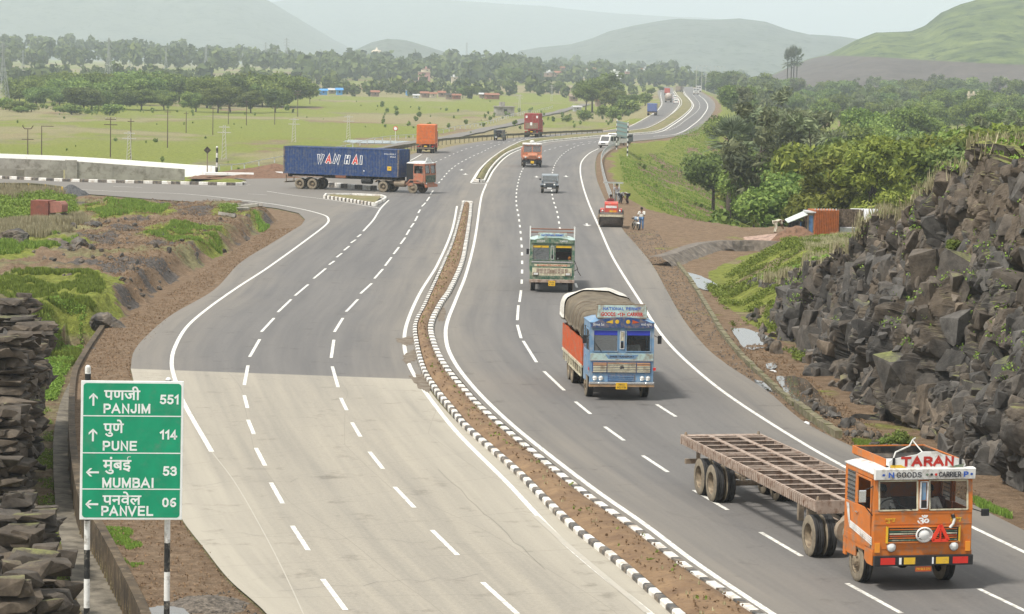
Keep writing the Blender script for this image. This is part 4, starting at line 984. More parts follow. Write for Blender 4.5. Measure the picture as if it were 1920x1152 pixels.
def wheel_meshes(r, w, dual, simple=False):
 n = 20 if simple else 32
 t = MB(); k = MB()
 def one(y0, y1):
  c = (0, 0, 0)
  # tyre: tread (mat 1) and sidewalls (mat 0); axis +Y
  hw = (y1-y0)/2; ym = (y0+y1)/2
  t.lathe([(r*.6, -hw), (r*.63, -hw*1.02), (r*.8, -hw*1.04), (r*.95, -hw*.96), (r*.985, -hw*.85)], (0, ym, 0), (0, 1, 0), n, 0)
  t.lathe([(r*.985, -hw*.85), (r, -hw*.7), (r, -hw*.25), (r*.975, -hw*.22), (r*.975, -hw*.1), (r, -hw*.07), (r, hw*.07), (r*.975, hw*.1), (r*.975, hw*.22), (r, hw*.25), (r, hw*.7), (r*.985, hw*.85)], (0, ym, 0), (0, 1, 0), n, 1)
  t.lathe([(r*.985, hw*.85), (r*.95, hw*.96), (r*.8, hw*1.04), (r*.63, hw*1.02), (r*.6, hw)], (0, ym, 0), (0, 1, 0), n, 0)
  return hw, ym
 if dual:
  one(0, w); hw, ym = one(-w*1.22, -w*.22)
  # deep dish rim, outer side at +y
  k.lathe([(r*.6, w*.96), (r*.58, w*.9), (r*.52, w*.45), (r*.5, w*.2), (r*.32, w*.16), (r*.3, w*.5), (r*.2, w*.62), (r*.001, w*.64)], (0, 0, 0), (0, 1, 0), n, 0)
  k.lathe([(r*.6, -w*.2), (r*.5, -w*.1), (r*.5, w*.1)], (0, 0, 0), (0, 1, 0), n, 0)
 else:
  hw, ym = one(-w, 0)
  k.lathe([(r*.6, -w*.04), (r*.58, -w*.1), (r*.54, -w*.35), (r*.5, -w*.3), (r*.36, -w*.02), (r*.26, w*.0), (r*.22, w*.16), (r*.17, w*.2), (r*.001, w*.21)], (0, 0, 0), (0, 1, 0), n, 0)
 if not simple:
  nb = 8; yb = w*.2 if dual else -w*.02; rb = r*.4 if dual else r*.31
  for i in range(nb):
   a = 2*PI*i/nb; p = Vector((math.cos(a)*rb, yb, math.sin(a)*rb)); k.tube(p-Vector((0, .02, 0)), p+Vector((0, .045, 0)), r*.035, n=6, mi=0)
 return t.mesh('tyre', [V_side, V_tyre]), k.mesh('rim', [V_rim])
_WH = {}
def wheel(root, x, y, r=.5, w=.26, dual=False, simple=False, turn=0.0):
 """y sign tells the side; the outer face sits at |y|"""
 key = (r, w, dual, simple)
 if key not in _WH: _WH[key] = wheel_meshes(*key)
 t, k = _WH[key]
 yy = abs(y)-(w if dual else 0)
 a = link('wheel', t, root, (x, math.copysign(yy, y), r*.985)); a.rotation_euler = (0, 0, (PI if y < 0 else 0)+turn)
 link('rim', k, a)
 return a
def louvre(root, name, x, y, z0, z1, yw, mats):
 pass
def person_mesh(J, E, Rd):
 me = bpy.data.meshes.new('person')
 names = list(J); idx = {n: i for i, n in enumerate(names)}
 me.from_pydata([J[n] for n in names], [(idx[a], idx[b]) for a, b in E], [])
 return me, names
def skinned(name, J, E, Rd, m, parent=None, root=None, sub=2):
 """grow a continuous limbed body from joints"""
 me, names = person_mesh(J, E, Rd)
 o = link(name, me, parent)
 sk = o.modifiers.new('skin', 'SKIN');
 if not me.skin_vertices: me.attributes
 for i, n in enumerate(names):
  v = me.skin_vertices[0].data[i]; r = Rd[n]; v.radius = (r, r) if not isinstance(r, tuple) else r
  v.use_root = (n == (root or names[0]))
 s = o.modifiers.new('sub', 'SUBSURF'); s.levels = sub; s.render_levels = sub
 dg = bpy.context.evaluated_depsgraph_get(); ev = o.evaluated_get(dg)
 m2 = bpy.data.meshes.new_from_object(ev); m2.name = name
 o.modifiers.clear(); o.data = m2; m2.materials.clear(); m2.materials.append(m)
 m2.polygons.foreach_set('use_smooth', np.ones(len(m2.polygons), bool))
 return o
P_skin = mat('skin', (.16, .075, .04), .6, var=.08)
P_hair = mat('hair', (.012, .01, .009), .7, var=.2)
def cloth_mat(n, c): return mat('cloth_'+n, c, .9, var=.15, scale=8, bump=.3)
C_white, C_grey, C_maroon, C_blue, C_dark, C_cream = cloth_mat('white', (.66, .65, .6)), cloth_mat('grey', (.3, .3, .3)), cloth_mat('maroon', (.16, .03, .03)), cloth_mat('blue', (.12, .22, .4)), cloth_mat('dark', (.03, .03, .04)), cloth_mat('cream', (.6, .56, .45))
def person(loc, rz, pose, shirt, trouser, label, group=None, scale=1.0, lean=0.0, arms='fwd', name='person', cat='person', cap=None):
 """pose: sit / stand / bend / stride ; forward = +X"""
 if pose == 'sit':
  hip = (0, 0, .12); ch = (.02+lean, 0, .52); nk = (.03+lean*1.3, 0, .66); hd = (.06+lean*1.4, 0, .82)
  kn = [(.45, s*.14, .16) for s in (-1, 1)]; an = [(.55, s*.14, -.26) for s in (-1, 1)]; ft = [(.70, s*.15, -.32) for s in (-1, 1)]
  sh = [(.02+lean, s*.19, .58) for s in (-1, 1)]; el = [(.16+lean, s*.27, .33) for s in (-1, 1)]; ha = [(.42+lean, s*.17, .40) for s in (-1, 1)]
  hp = [(.04, s*.1, .12) for s in (-1, 1)]
 elif pose == 'bend':
  hip = (0, 0, .88); ch = (.38, 0, 1.02); nk = (.52, 0, 1.0); hd = (.68, 0, .93)
  hp = [(-.02, s*.1, .86) for s in (-1, 1)]; kn = [(.1, s*.14, .48) for s in (-1, 1)]; an = [(-.02, s*.15, .08) for s in (-1, 1)]; ft = [(.16, s*.16, .04) for s in (-1, 1)]
  sh = [(.42, s*.19, 1.0) for s in (-1, 1)]; el = [(.48, s*.22, .72) for s in (-1, 1)]; ha = [(.6, s*.16, .46) for s in (-1, 1)]
 else:
  st = .18 if pose == 'stride' else 0.02
  hip = (0, 0, .92); ch = (.02, 0, 1.32); nk = (.02, 0, 1.47); hd = (.04, 0, 1.63)
  hp = [(0, s*.1, .9) for s in (-1, 1)]; kn = [(.05+s*st*.6, s*.11, .5) for s in (-1, 1)]; an = [(s*st, s*.12, .08) for s in (-1, 1)]; ft = [(s*st+.17, s*.13, .04) for s in (-1, 1)]
  sh = [(.0, s*.2, 1.4) for s in (-1, 1)]; el = [(.05, s*.27, 1.12) for s in (-1, 1)]; ha = [(.2, s*.24, .92) for s in (-1, 1)]
  if arms == 'carry': el = [(.15, s*.27, 1.16) for s in (-1, 1)]; ha = [(.38, s*.22, 1.18) for s in (-1, 1)]
 V3 = Vector
 J = dict(hip=hip, waist=tuple(V3(hip).lerp(V3(ch), .45)), chest=ch, neck=nk, head0=tuple(V3(nk).lerp(V3(hd), .55)), head=hd, crown=tuple(V3(hd)+(V3(hd)-V3(nk)).normalized()*.09))
 Rd = dict(hip=(.15, .12), waist=(.14, .11), chest=(.17, .12), neck=.055, head0=.075, head=.098, crown=.07)
 E = [('hip', 'waist'), ('waist', 'chest'), ('chest', 'neck'), ('neck', 'head0'), ('head0', 'head'), ('head', 'crown')]
 for i, s in enumerate('rl'):
  J.update({'hp'+s: hp[i], 'kn'+s: kn[i], 'an'+s: an[i], 'ft'+s: ft[i], 'sh'+s: sh[i], 'el'+s: el[i], 'ha'+s: ha[i]})
  d = (V3(ha[i])-V3(el[i])).normalized(); J['hb'+s] = tuple(V3(ha[i])+d*.07); J['fi'+s] = tuple(V3(ha[i])+d*.15)
  J['th'+s] = tuple(V3(ha[i])+d*.06+V3((0, -.05 if s == 'l' else .05, .02)))
  Rd.update({'hp'+s: .085, 'kn'+s: .06, 'an'+s: .04, 'ft'+s: .035, 'sh'+s: .055, 'el'+s: .042, 'ha'+s: .028, 'hb'+s: (.035, .02), 'fi'+s: (.028, .012), 'th'+s: .011})
  E += [('hip', 'hp'+s), ('hp'+s, 'kn'+s), ('kn'+s, 'an'+s), ('an'+s, 'ft'+s), ('chest', 'sh'+s), ('sh'+s, 'el'+s), ('el'+s, 'ha'+s), ('ha'+s, 'hb'+s), ('hb'+s, 'fi'+s), ('ha'+s, 'th'+s)]
 root = skinned(name, J, E, Rd, P_skin, root='hip', sub=1)
 # clothing: shirt and trousers follow the body, slightly larger
 ks = ['hip', 'waist', 'chest', 'neck', 'shr', 'elr', 'shl', 'ell']
 Js = {k: J[k] for k in ks}; Js['neck'] = tuple(V3(ch).lerp(V3(nk), .6)); Rs = {k: (tuple(x*1.18 for x in Rd[k]) if isinstance(Rd[k], tuple) else Rd[k]*1.35) for k in ks}; Rs['neck'] = .08
 skinned('shirt', Js, [e for e in E if e[0] in Js and e[1] in Js], Rs, shirt, root, 'waist', 1)
 kt = ['hip', 'hpr', 'hpl', 'knr', 'knl', 'anr', 'anl']
 Jt = {k: J[k] for k in kt}; Rt = {k: (tuple(x*1.14 for x in Rd[k]) if isinstance(Rd[k], tuple) else Rd[k]*1.4) for k in kt}
 skinned('trousers', Jt, [e for e in E if e[0] in Jt and e[1] in Jt], Rt, trouser, root, 'hip', 1)
 up = (V3(hd)-V3(nk)).normalized()
 mb = MB(); c = V3(hd)+up*.035-V3((.018, 0, 0)); mb.ball(c, .112, sc=(1, .92, .98)); h = mb.build('hair' if not cap else 'head_cloth', cap or P_hair, root)
 # face: nose, eyes, mouth, ears
 mb = MB(); f = V3(hd)+V3((.095, 0, -.01)); mb.ball(f+V3((.01, 0, -.015)), .018, 6, 4, (1, .8, 1.4)); mb.ball(f+V3((-.004, .035, .02)), .012, 6, 4, mi=1); mb.ball(f+V3((-.004, -.035, .02)), .012, 6, 4, mi=1); mb.ball(f+V3((-.006, 0, -.055)), .018, 6, 4, (.6, 1.3, .4), mi=2)
 for s in (-1, 1): mb.ball(V3(hd)+V3((0, s*.098, -.01)), .025, 6, 4, (.7, .4, 1.2))
 mb.build('face', [P_skin, P_hair, C_maroon], root)
 root.location = loc; root.rotation_euler = (0, 0, rz); root.scale = (scale,)*3
 return tag(root, label, cat, group)
def pose_from(front_px, rear_px, xf, xr, yf, yr=None):
 """truck origin and yaw from the ground contact pixels of a front and a rear wheel (local (x,y))"""
 a, b = G(*front_px), G(*rear_px); yr = yf if yr is None else yr
 d = (a-b); local = Vector((xf-xr, yf-yr, 0)); yaw = math.atan2(d.y, d.x)-math.atan2(local.y, local.x)
 c, s = math.cos(yaw), math.sin(yaw)
 return (a.x-(c*xf-s*yf), a.y-(s*xf+c*yf), 0), yaw
def cab(root, W=2.42, Lc=2.0, zb=.62, zw=1.95, zt=2.78, zr=3.0, body=V_or, roof=V_white, door_open=False, glassL=None, glassR=None, frame=None, side=None, rounded=.09, lean=.08, interior=True):
 """hollow forward-control cab; the front face lies at x=0, it leans back 'lean' above the belt"""
 h = W/2; t = .05; side = side or body; frame = frame or body
 m = MB()
 # front lower panel, with a slight crown
 m.bx(-t, 0, -h, h, zb, zw)
 # header and pillars of the windscreen
 def q(x, z): return x - lean*max(0, (z-zw)/(zr-zw))
 for (y0, y1) in ((-h, -h+.11), (h-.11, h), (-.13, .13)):
  m.prism([(q(0, zw)-.0, y0, zw), (q(0, zw), y1, zw), (q(0, zt), y1, zt), (q(0, zt), y0, zt)], (-t, 0, 0))
 m.prism([(q(0, zt), -h, zt), (q(0, zt), h, zt), (q(0, zr), h, zr), (q(0, zr), -h, zr)], (-t, 0, 0))
 # rear wall, floor
 m.bx(-Lc, -Lc+t, -h, h, zb, zr); m.bx(-Lc+t, -t, -h+t, h-t, zb+.28, zb+.33)
 for s in (-1, 1):
  y0, y1 = (s*h, s*(h-t)) if s > 0 else (-h, -h+t)
  yy = (min(y0, y1), max(y0, y1))
  m.bx(-Lc+t, -t, *yy, zt, zr)                      # header
  m.bx(-Lc+t, -1.22, *yy, zb, zw); m.bx(-Lc+t, -Lc+.16, *yy, zw, zt); m.bx(-1.34, -1.22, *yy, zw, zt)
  m.bx(-.16, -t, *yy, zb+.25, zt)                   # A pillar
  m.bx(-1.22, -.16, *yy, zb+.25, zb+.38)            # sill
 shell = m.build('cab_body', body, root, bevel=.02)
 # roof, crowned
 r = MB(); n = 9; V = []; F = []
 prof = [(-Lc-.03, 0), (-Lc+.05, .12), (-Lc*.5, .17), (-.25-lean, .15), (.02-lean, .06), (.05-lean, -.02)]
 for i, (x, zz) in enumerate(prof):
  for j in range(n):
   y = -h-.02+(2*h+.04)*j/(n-1); e = 1-abs(2*j/(n-1)-1)**6
   V.append((x, y, zr+zz*e+.01))
 k = len(prof)
 for i in range(k-1):
  for j in range(n-1): F.append((i*n+j, i*n+j+1, (i+1)*n+j+1, (i+1)*n+j))
 r.add(V, F, 0, True); r.bx(-Lc-.02, .0-lean, -h-.015, h+.015, zr-.02, zr+.012); r.build('roof', roof, root)
 # doors
 for s in (-1, 1):
  d = MB(); y = s*h
  yy = (y-.02, y+.015) if s > 0 else (y-.015, y+.02)
  d.bx(-1.2, -.18, *yy, zb+.39, zw+.02)
  d.bx(-1.2, -1.12, *yy, zw+.02, zt-.01); d.bx(-.24, -.18, *yy, zw+.02, zt-.01); d.bx(-1.12, -.24, *yy, zt-.07, zt-.01)
  if door_open and s < 0:
   o = d.build('door', side, root, bevel=.01)
  else: o = d.build('door', side, root, bevel=.01)
  hd = MB(); hd.box((-1.08, y+s*.04, zw-.2), (.16, .03, .03)); hd.build('handle', V_chrome, o)
  g = MB(); g.bx(-1.12, -.24, y-.005, y+.002, zw+.02, zt-.07 if not (door_open and s < 0) else zw+.04); g.build('window', V_glass, o)
 # side louvre windows behind the doors
 for s in (-1, 1):
  g = MB(); y = s*(h-.01); g.bx(-Lc+.17, -1.35, min(y, y+s*.004), max(y, y+s*.004), zw+.0, zt)
  for i in range(7): z = zw+.08+i*(zt-zw-.12)/6; g.bx(-Lc+.17, -1.35, min(y, y+s*.02), max(y, y+s*.02), z, z+.02, 1)
  g.build('side_window', [V_glassd, V_blackp], root)
 # windscreens
 for s, gm in ((-1, glassR or V_glass), (1, glassL or V_glass)):
  ya, yb = (s*.15, s*(h-.13)); a, b = min(ya, yb), max(ya, yb)
  g = MB(); x0, x1 = q(-.02, zw+.03), q(-.02, zt-.03)
  g.prism([(x0, a, zw+.03), (x0, b, zw+.03), (x1, b, zt-.03), (x1, a, zt-.03)], (-.008, 0, 0)); w = g.build('windscreen', gm, root)
  f = MB()
  for (p0, p1) in (((x0, a, zw+.03), (x0, b, zw+.03)), ((x0, b, zw+.03), (x1, b, zt-.03)), ((x1, b, zt-.03), (x1, a, zt-.03)), ((x1, a, zt-.03), (x0, a, zw+.03))):
   f.beam(Vector(p0)+Vector((.022, 0, 0)), Vector(p1)+Vector((.022, 0, 0)), .035, .035)
  f.build('window_frame', frame, w)
 if interior:
  i = MB(); i.bx(-.45, -.06, -h+.08, h-.08, zw-.28, zw-.03); i.build('dashboard', V_int, root)
  i = MB(); i.bx(-1.5, -1.0, -h+.1, h-.1, zb+.35, zb+.75); i.bx(-1.62, -1.48, -h+.1, h-.1, zb+.75, zb+1.5); i.build('seat', V_seat, root)
  # steering wheel on the right-hand side
  i = MB(); c = Vector((-.62, -h+.62, zw+.02)); pts = []
  for k in range(17):
   a = 2*PI*k/16; pts.append(c+Vector((math.sin(a)*.09, math.cos(a)*.25, math.sin(a)*.23)))
  i.path(pts, .018); i.tube(c, c+Vector((.2, 0, -.35)), .025); i.build('steering_wheel', V_blackp, root)
 return shell
def headlight(root, x, y, z, r=.1, bez=True, n=20):
 m = MB(); m.lathe([(r*1.15, 0), (r*1.15, .035), (r, .05)], (x, y, z), (1, 0, 0), n, 0)
 o = m.build('headlight', [V_chrome], root); g = MB(); g.lathe([(r, .045), (r*.7, .065), (r*.3, .078), (.001, .08)], (x, y, z), (1, 0, 0), n); g.build('lens', V_lamp, o); return o
def ribs(m, x0, x1, y, z0, z1, n, out, mi=0):
 w = (x1-x0)/n
 for i in range(n):
  a = x0+w*(i+.2); s = math.copysign(1, out); m.prism([(a, y, z0), (a+w*.15, y+out, z0), (a+w*.45, y+out, z0), (a+w*.6, y, z0)], (0, 0, z1-z0), mi)
def chassis(root, x0, x1, z=.85, w=.42, mt=V_dark, axles=()):
 m = MB()
 for s in (-1, 1): m.bx(x0, x1, s*w-.04, s*w+.04, z-.12, z+.12)
 k = int(abs(x1-x0)/1.2)+1
 for i in range(k+1): x = x0+(x1-x0)*i/k; m.bx(x-.04 if i else x+.01, x+.04 if i < k else x-.01, -w+.04, w-.04, z-.08, z+.08)
 o = m.build('chassis', mt, root)
 for xa in axles:
  a = MB(); a.tube((xa, -1.0, .5), (xa, 1.0, .5), .075, n=10); a.ball((xa, 0, .5), .2, 12, 8); a.build('axle', mt, root)
 return o
RF = (PI/2, 0, PI/2)           # lettering facing +X, reading towards +Y ... from outside
RS = (PI/2, 0, 0)              # lettering on the right-hand side (facing -Y)
# ------------------------------------------------------------------ 1. orange tractor with skeletal trailer
def hero():
 loc, yaw = pose_from((1606, 1090), (1525, 1042), -1.28, -4.65, -1.16); yaw += .02
 root = empty('semi_trailer_truck', loc, yaw, 'orange forward-control truck with TARAN roof board pulling an empty skeletal trailer', 'truck')
 W = 2.46; h = W/2
 cab(root, W, 2.05, .62, 2.02, 2.88, 3.05, V_or, V_white, door_open=True, frame=V_white if False else V_cream, glassL=glass_mat('glass_clear', (.03, .03, .03), .12))
 # belt creases
 m = MB()
 for z in (1.28-.27, 1.96, 1.66): m.bx(.001, .012, -h+.01, h-.01, z, z+.018)
 m.build('body_trim', V_or, root)
 # grille
 m = MB(); m.bx(.002, .03, -.88, .88, 1.18, 1.58, 1)
 for i in range(6): z = 1.21+i*.06; m.bx(.03, .05, -.84, .84, z, z+.03, (0, 2, 3, 4, 0, 2)[i])
 for (a, b, c, d) in ((-.9, .9, 1.575, 1.61), (-.9, .9, 1.15, 1.185)): m.bx(.004, .06, a, b, c, d, 2)
 for s in (-1, 1): m.bx(.004, .06, s*.9-.02, s*.9+.02, 1.15, 1.61, 5)
 m.build('grille', [V_green, V_blackp, V_or, V_redor, V_cream, V_yel], root)
 m = MB(); m.lathe([(.15, .0), (.2, .01), (.22, .05), (.19, .07)], (.06, -.0, 1.38), (1, 0, 0), 28); m.lathe([(.14, .03), (.12, .055), (.001, .06)], (.06, 0, 1.38), (1, 0, 0), 28)
 for k in range(3):
  a = PI/2+k*2*PI/3; m.beam((.1, 0, 1.38), (.1, math.cos(a)*.19, 1.38+math.sin(a)*.19), .03, .02)
 m.build('badge', V_white, root)
 # red warning triangle hanging on the grille
 m = MB(); T = [(.11, .2, 1.22), (.11, .6, 1.22), (.11, .4, 1.64)]
 for i in range(3): m.beam(T[i], T[(i+1) % 3], .03, .085)
 m.beam((.1, .4, 1.25), (.1, .4, 1.5), .02, .09)
 m.build('warning_triangle', mat('triangle_red', (.75, .05, .02), .4, var=.05), root)
 for s in (-1, 1):
  headlight(root, .0, s*.78, 1.05, .105)
  m = MB(); m.bx(.003, .04, s*1.13-.06, s*1.13+.06, .93, 1.16); m.build('indicator', V_amber, root)
 # bumper with painted panels
 m = MB(); m.bx(.03, .14, -h, h, .62, .86); o = m.build('bumper', V_blackp, root, bevel=.01)
 for (a, b, k) in ((-1.08, -.72, 0), (.72, 1.1, 0), (-.5, -.22, 1), (.3, .62, 1), (-.62, -.56, 2), (.2, .24, 2)): m = MB(); m.bx(.14, .146, a, b, .66, .82); m.build('painted_panel', [V_redl, V_yel, V_txt_w][k], o)
 m = MB(); m.bx(.1, .12, -.2, .2, .48, .6); p = m.build('number_plate', V_redor, root)
 text('lettering', 'MH 06 K 3741', .09, V_yel, p, (.122, 0, .54), RF, .002, fit=(.34, .07))
 # white header with lettering
 m = MB(); m.prism([(-.04, -h-.01, 2.9), (.07, -h-.01, 2.9), (.1, -h-.01, 3.2), (-.1, -h-.01, 3.22)], (0, 2*h+.02, 0)); hd = m.build('visor', V_white, root, bevel=.015)
 R2 = (PI/2-.08, 0, PI/2)
 for (b_, y, w_, mm) in (('GOODS', -.42, .62, V_txt_k), ('CARRIER', .6, .55, V_txt_k), ('N', -.86, .14, V_txt_b), ('P', 1.0, .12, V_txt_b)):
  stroke(b_, mm, hd, (.093, y, 3.04), R2, w_, .15, .15 if len(b_) > 1 else .24)
 for (y, k) in ((-1.05, 1), (.03, 2), (.14, 3), (.25, 0), (1.14, 1)): m = MB(); m.lathe([(.035, 0), (.001, .004)], (.096, y, 3.04), (1, 0, 0), 12); m.build('painted_dot', [V_redl, V_txt_b, V_green, V_blackp][k], hd)
 # TARAN board
 m = MB(); P = [(-.86, 3.2), (.94, 3.2), (1.02, 3.27), (.98, 3.42), (.45, 3.58), (.3, 3.66), (-.08, 3.66), (-.2, 3.58), (-.82, 3.46), (-.9, 3.4), (-.9, 3.27)]
 m.prism([(.0, y, z) for y, z in P], (-.03, 0, 0)); bd = m.build('name_board', V_white, root, bevel=.008)
 stroke('TARAN', V_txt_r, bd, (.003, .06, 3.39), RF, 1.32, .27, .25)
 m = MB(); m.prism([(.003, -.86, 3.22), (.003, -.45, 3.22), (.003, -.6, 3.3), (.003, -.86, 3.3)], (.003, 0, 0), 0); m.build('painted_ornament', [V_yel], bd); m = MB(); m.prism([(.003, .55, 3.22), (.003, .95, 3.22), (.003, .98, 3.32), (.003, .8, 3.28)], (.003, 0, 0), 0); m.build('painted_ornament', V_green, bd)
 for s in (-.78, .88): m = MB(); m.bx(.004, .02, s-.03, s+.03, 3.3, 3.5); m.build('painted_ornament', V_blackp, bd)
 # orange tray on the roof
 m = MB(); z0, z1 = 3.2, 3.42
 for (a, b, c, d) in ((-2.6, -.3, -.88, -.85), (-2.6, -.3, .95, .98), (-2.6, -2.57, -.85, .95)): m.bx(a, b, c, d, z0, z1)
 m.bx(-2.57, -.3, -.85, .95, z0-.03, z0, 1); m.bx(-2.56, -2.54, -.84, .94, z0, z1-.03, 1)
 m.bx(-2.54, -.3, .92, .94, z0, z1-.03, 1)
 tr = m.build('roof_tray', [V_or, V_dark], root, bevel=.006)
 m = MB(); m.path([(-2.5, .7, 3.62), (-1.9, .4, 3.66), (-1.3, .1, 3.6), (-.9, -.4, 3.5), (-.8, -.5, 3.3)], .02); m.path([(-1.9, .4, 3.66), (-1.5, .5, 3.4), (-1.2, .6, 3.3)], .018); m.build('rope', V_cloth, tr)
 # white stripe on the right side
 m = MB(); y = -h-.016
 for k in range(4):
  o_ = k*.055
  m.prism([(-1.86+o_*.9, y, 1.95), (-1.82+o_*.9, y, 1.95), (-1.66+o_*.6, y, 1.5-o_), (-.05, y, 1.3-o_), (-.05, y, 1.26-o_), (-1.7+o_*.6, y, 1.46-o_)], (0, -.004, 0))
 m.build('stripe', V_white, root)
 # ornaments: painted emblem, devotional words, garland
 m = MB();
 text('lettering', '\u0936\u0941\u092d', .2, V_yel, root, (.006, -.82, 1.76), RF, .004, .004, fit=(.26, .14)); text('lettering', '\u0932\u093e\u092d', .2, V_yel, root, (.006, .82, 1.76), RF, .004, .004, fit=(.28, .14))
 text('emblem', '\u0950', .3, V_txt_w, root, (.006, .0, 1.78), RF, .004, .006, fit=(.3, .26))
 m = MB(); m.path([(.03, .72, 1.92), (.06, .76, 1.78), (.08, .72, 1.66), (.09, .64, 1.56)], .035, mi=0); m.path([(.03, .72, 1.92), (.05, .74, 1.82)], .045, mi=1); m.build('tassel', [V_cloth, V_blackp], root)
 # vent pillar ornament
 m = MB()
 for (a, b, c, d) in ((-.1, .1, 2.08, 2.1), (-.1, .1, 2.82, 2.84), (-.1, -.075, 2.08, 2.84), (.075, .1, 2.08, 2.84)): m.bx(-.02, .03, a, b, c, d, 0)
 m.bx(-.03, .012, -.07, .07, 2.1, 2.3, 1); m.bx(-.05, .0, -.05, .05, 2.32, 2.8, 2); m.build('vent', [V_white, V_blackp, V_blue], root)
 # wiper, mirror arms, mirrors
 m = MB(); m.tube((.06, -.3, 2.06), (.04, -.85, 2.3), .012); m.build('wiper', V_blackp, root)
 m = MB(); m.tube((-.1, -h, 2.7), (-.0, -h-.28, 2.6), .015); m.tube((-.1, -h, 1.9), (-.0, -h-.28, 2.25), .015); m.tube((0, -h-.28, 2.6), (0, -h-.28, 2.25), .015); a = m.build('mirror_arm', V_blackp, root); m = MB(); m.bx(-.03, .02, -h-.38, -h-.2, 2.28, 2.62); m.build('mirror', V_chrome, a, bevel=.02)
 m = MB(); m.tube((-.1, h, 2.05), (.0, h+.3, 1.95), .015); a = m.build('mirror_arm', V_blackp, root); m = MB(); m.bx(-.03, .03, h+.22, h+.42, 1.85, 2.05); m.build('mirror', V_blackp, a, bevel=.02)
 # mud guard skirts, step
 for s in (-1, 1):
  m = MB(); y0, y1 = (s*h-.03, s*h+.01) if s > 0 else (s*h-.01, s*h+.03)
  m.prism([(-.0, y0, .62), (-.0, y0, .95), (-.55, y0, 1.0), (-.55, y0, .7), (-.35, y0, .62)], (0, y1-y0, 0)); m.bx(-2.05, -1.85, y0, y1, .55, 1.0)
  m.bx(-1.95, -.55, y0, y1, .98, 1.12); m.build('mud_guard', V_or, root)
 # running gear
 chassis(root, -.1, -5.8, .92, .42, V_dark, (-1.28, -4.65))
 for s in (-1, 1): wheel(root, -1.28, s*1.18, .52, .27); wheel(root, -4.65, s*1.24, .53, .27, dual=True)
 m = MB(); m.tube((-3.65, -.5, .95), (-2.35, -.5, .95), .3, n=20); m.tube((-2.95, -.85, .95), (-2.75, -.85, .95), .31, n=20); m.build('fuel_tank', V_dust, root, bevel=0)
 m = MB(); m.tube((-3.0, -.75, .9), (-2.15, -.75, .9), .27, n=20); m.build('air_tank', V_dust, root); m = MB(); m.tube((-2.5, -.7, 1.2), (-2.5, -.6, 1.42), .12, .05, n=10); m.build('filter', V_cloth, root)
 m = MB(); m.bx(-5.2, -4.1, -.5, .5, 1.08, 1.2); m.build('coupling_plate', V_dark, root)
 # trailer: its own empty part so that it can articulate
 tl = 12.2; a0 = -4.2; z1, z0 = 1.47, 1.2
 T = MB(); Wt = 1.23
 for s in (-1, 1):
  y = s*Wt; T.bx(a0-tl, a0, min(y, y-s*.06), max(y, y-s*.06), z0, z1)
  nr = 74
  for i in range(nr):
   x = a0-tl+.12+i*(tl-.24)/nr; T.bx(x, x+.075, min(y, y+s*.025), max(y, y+s*.025), z0+.02, z1-.02)
 T.bx(a0-.06, a0-.001, -Wt+.06, Wt-.06, z0-.05, z1-.002); T.bx(a0-tl+.001, a0-tl+.07, -Wt+.06, Wt-.06, z0, z1-.002)
 T.bx(a0-tl+.07, a0-tl+.35, -Wt+.06, Wt-.06, z1-.03, z1-.003)
 fr = T.build('trailer_frame', V_rail, root)
 for s in (-1, 1):
  B = MB(); y = s*.42; B.bx(a0-tl+.07, a0-.06, y-.07, y+.07, z1-.018, z1+.006); B.bx(a0-tl+.3, a0-.4, y-.012, y+.012, z0-.28, z1-.02); B.bx(a0-tl+.3, a0-.4, y-.07, y+.07, z0-.3, z0-.28); B.build('main_beam', V_rail, fr)
 for i in range(14):
  x = a0-tl+.62+i*(tl-1.0)/14
  B = MB(); B.bx(x-.008, x+.008, -Wt+.06, Wt-.06, z0-.02, z1-.022); B.bx(x-.05, x+.05, -Wt+.06, Wt-.06, z1-.022, z1-.008)
  B.build('cross_member', V_rail, fr)
 for x in (a0-6.0, a0-8.6):
  B = MB()
  for k in range(3): B.bx(x+k*.22, x+k*.22+.05, -Wt+.06, Wt-.06, z1-.05, z1-.012)
  B.build('cross_member', V_rail, fr)
 for x in (a0-.15, a0-tl+.15):
  for s in (-1, 1):
   B = MB(); B.tube((x, s*(Wt-.12), z1), (x, s*(Wt-.12), z1+.09), .05, .03, n=8); B.build('twist_lock', V_dust, fr)
 xr = (a0-tl+2.0, a0-tl+3.2)
 for x in xr:
  for s in (-1, 1): wheel(root, x, s*1.24, .53, .27, dual=True)
  B = MB(); B.tube((x, -1, .52), (x, 1, .52), .08, n=10); B.build('axle', V_dust, root)
 B = MB()
 for s in (-1, 1): B.beam((xr[0]-.6, s*.45, .72), (xr[1]+.6, s*.45, .72), .09, .1); B.bx(xr[0]+.5, xr[0]+.7, s*.45-.06, s*.45+.06, .68, .95)
 B.build('suspension', V_dust, root)
 B = MB()
 for s in (-1, 1): B.bx(a0-3.2, a0-3.05, s*.55-.07, s*.55+.07, .45, 1.0)
 B.tube((a0-3.12, -.5, .8), (a0-3.12, .5, .8), .04); B.build('landing_leg', V_dust, root)
 B = MB(); B.bx(a0-tl+.05, a0-tl+.15, -1.1, 1.1, .62, .76);
 for s in (-1, 1): B.bx(a0-tl+.05, a0-tl+.15, s*.7-.05, s*.7+.05, .76, 1.2)
 B.build('rear_guard', V_dust, root)
 B = MB()
 for s in (-1, 1): B.bx(a0-1.75, a0-1.6, s*.95-.02, s*.95+.25*s if s > 0 else s*.95+.02, .98, 1.2)
 B.bx(a0-.75, a0-.7, -1.2, -.7, .95, 1.2); B.build('bracket', V_dust, root)
 c, s_ = math.cos(yaw), math.sin(yaw)
 def lw(x, y, z): return (loc[0]+c*x-s_*y, loc[1]+s_*x+c*y, z)
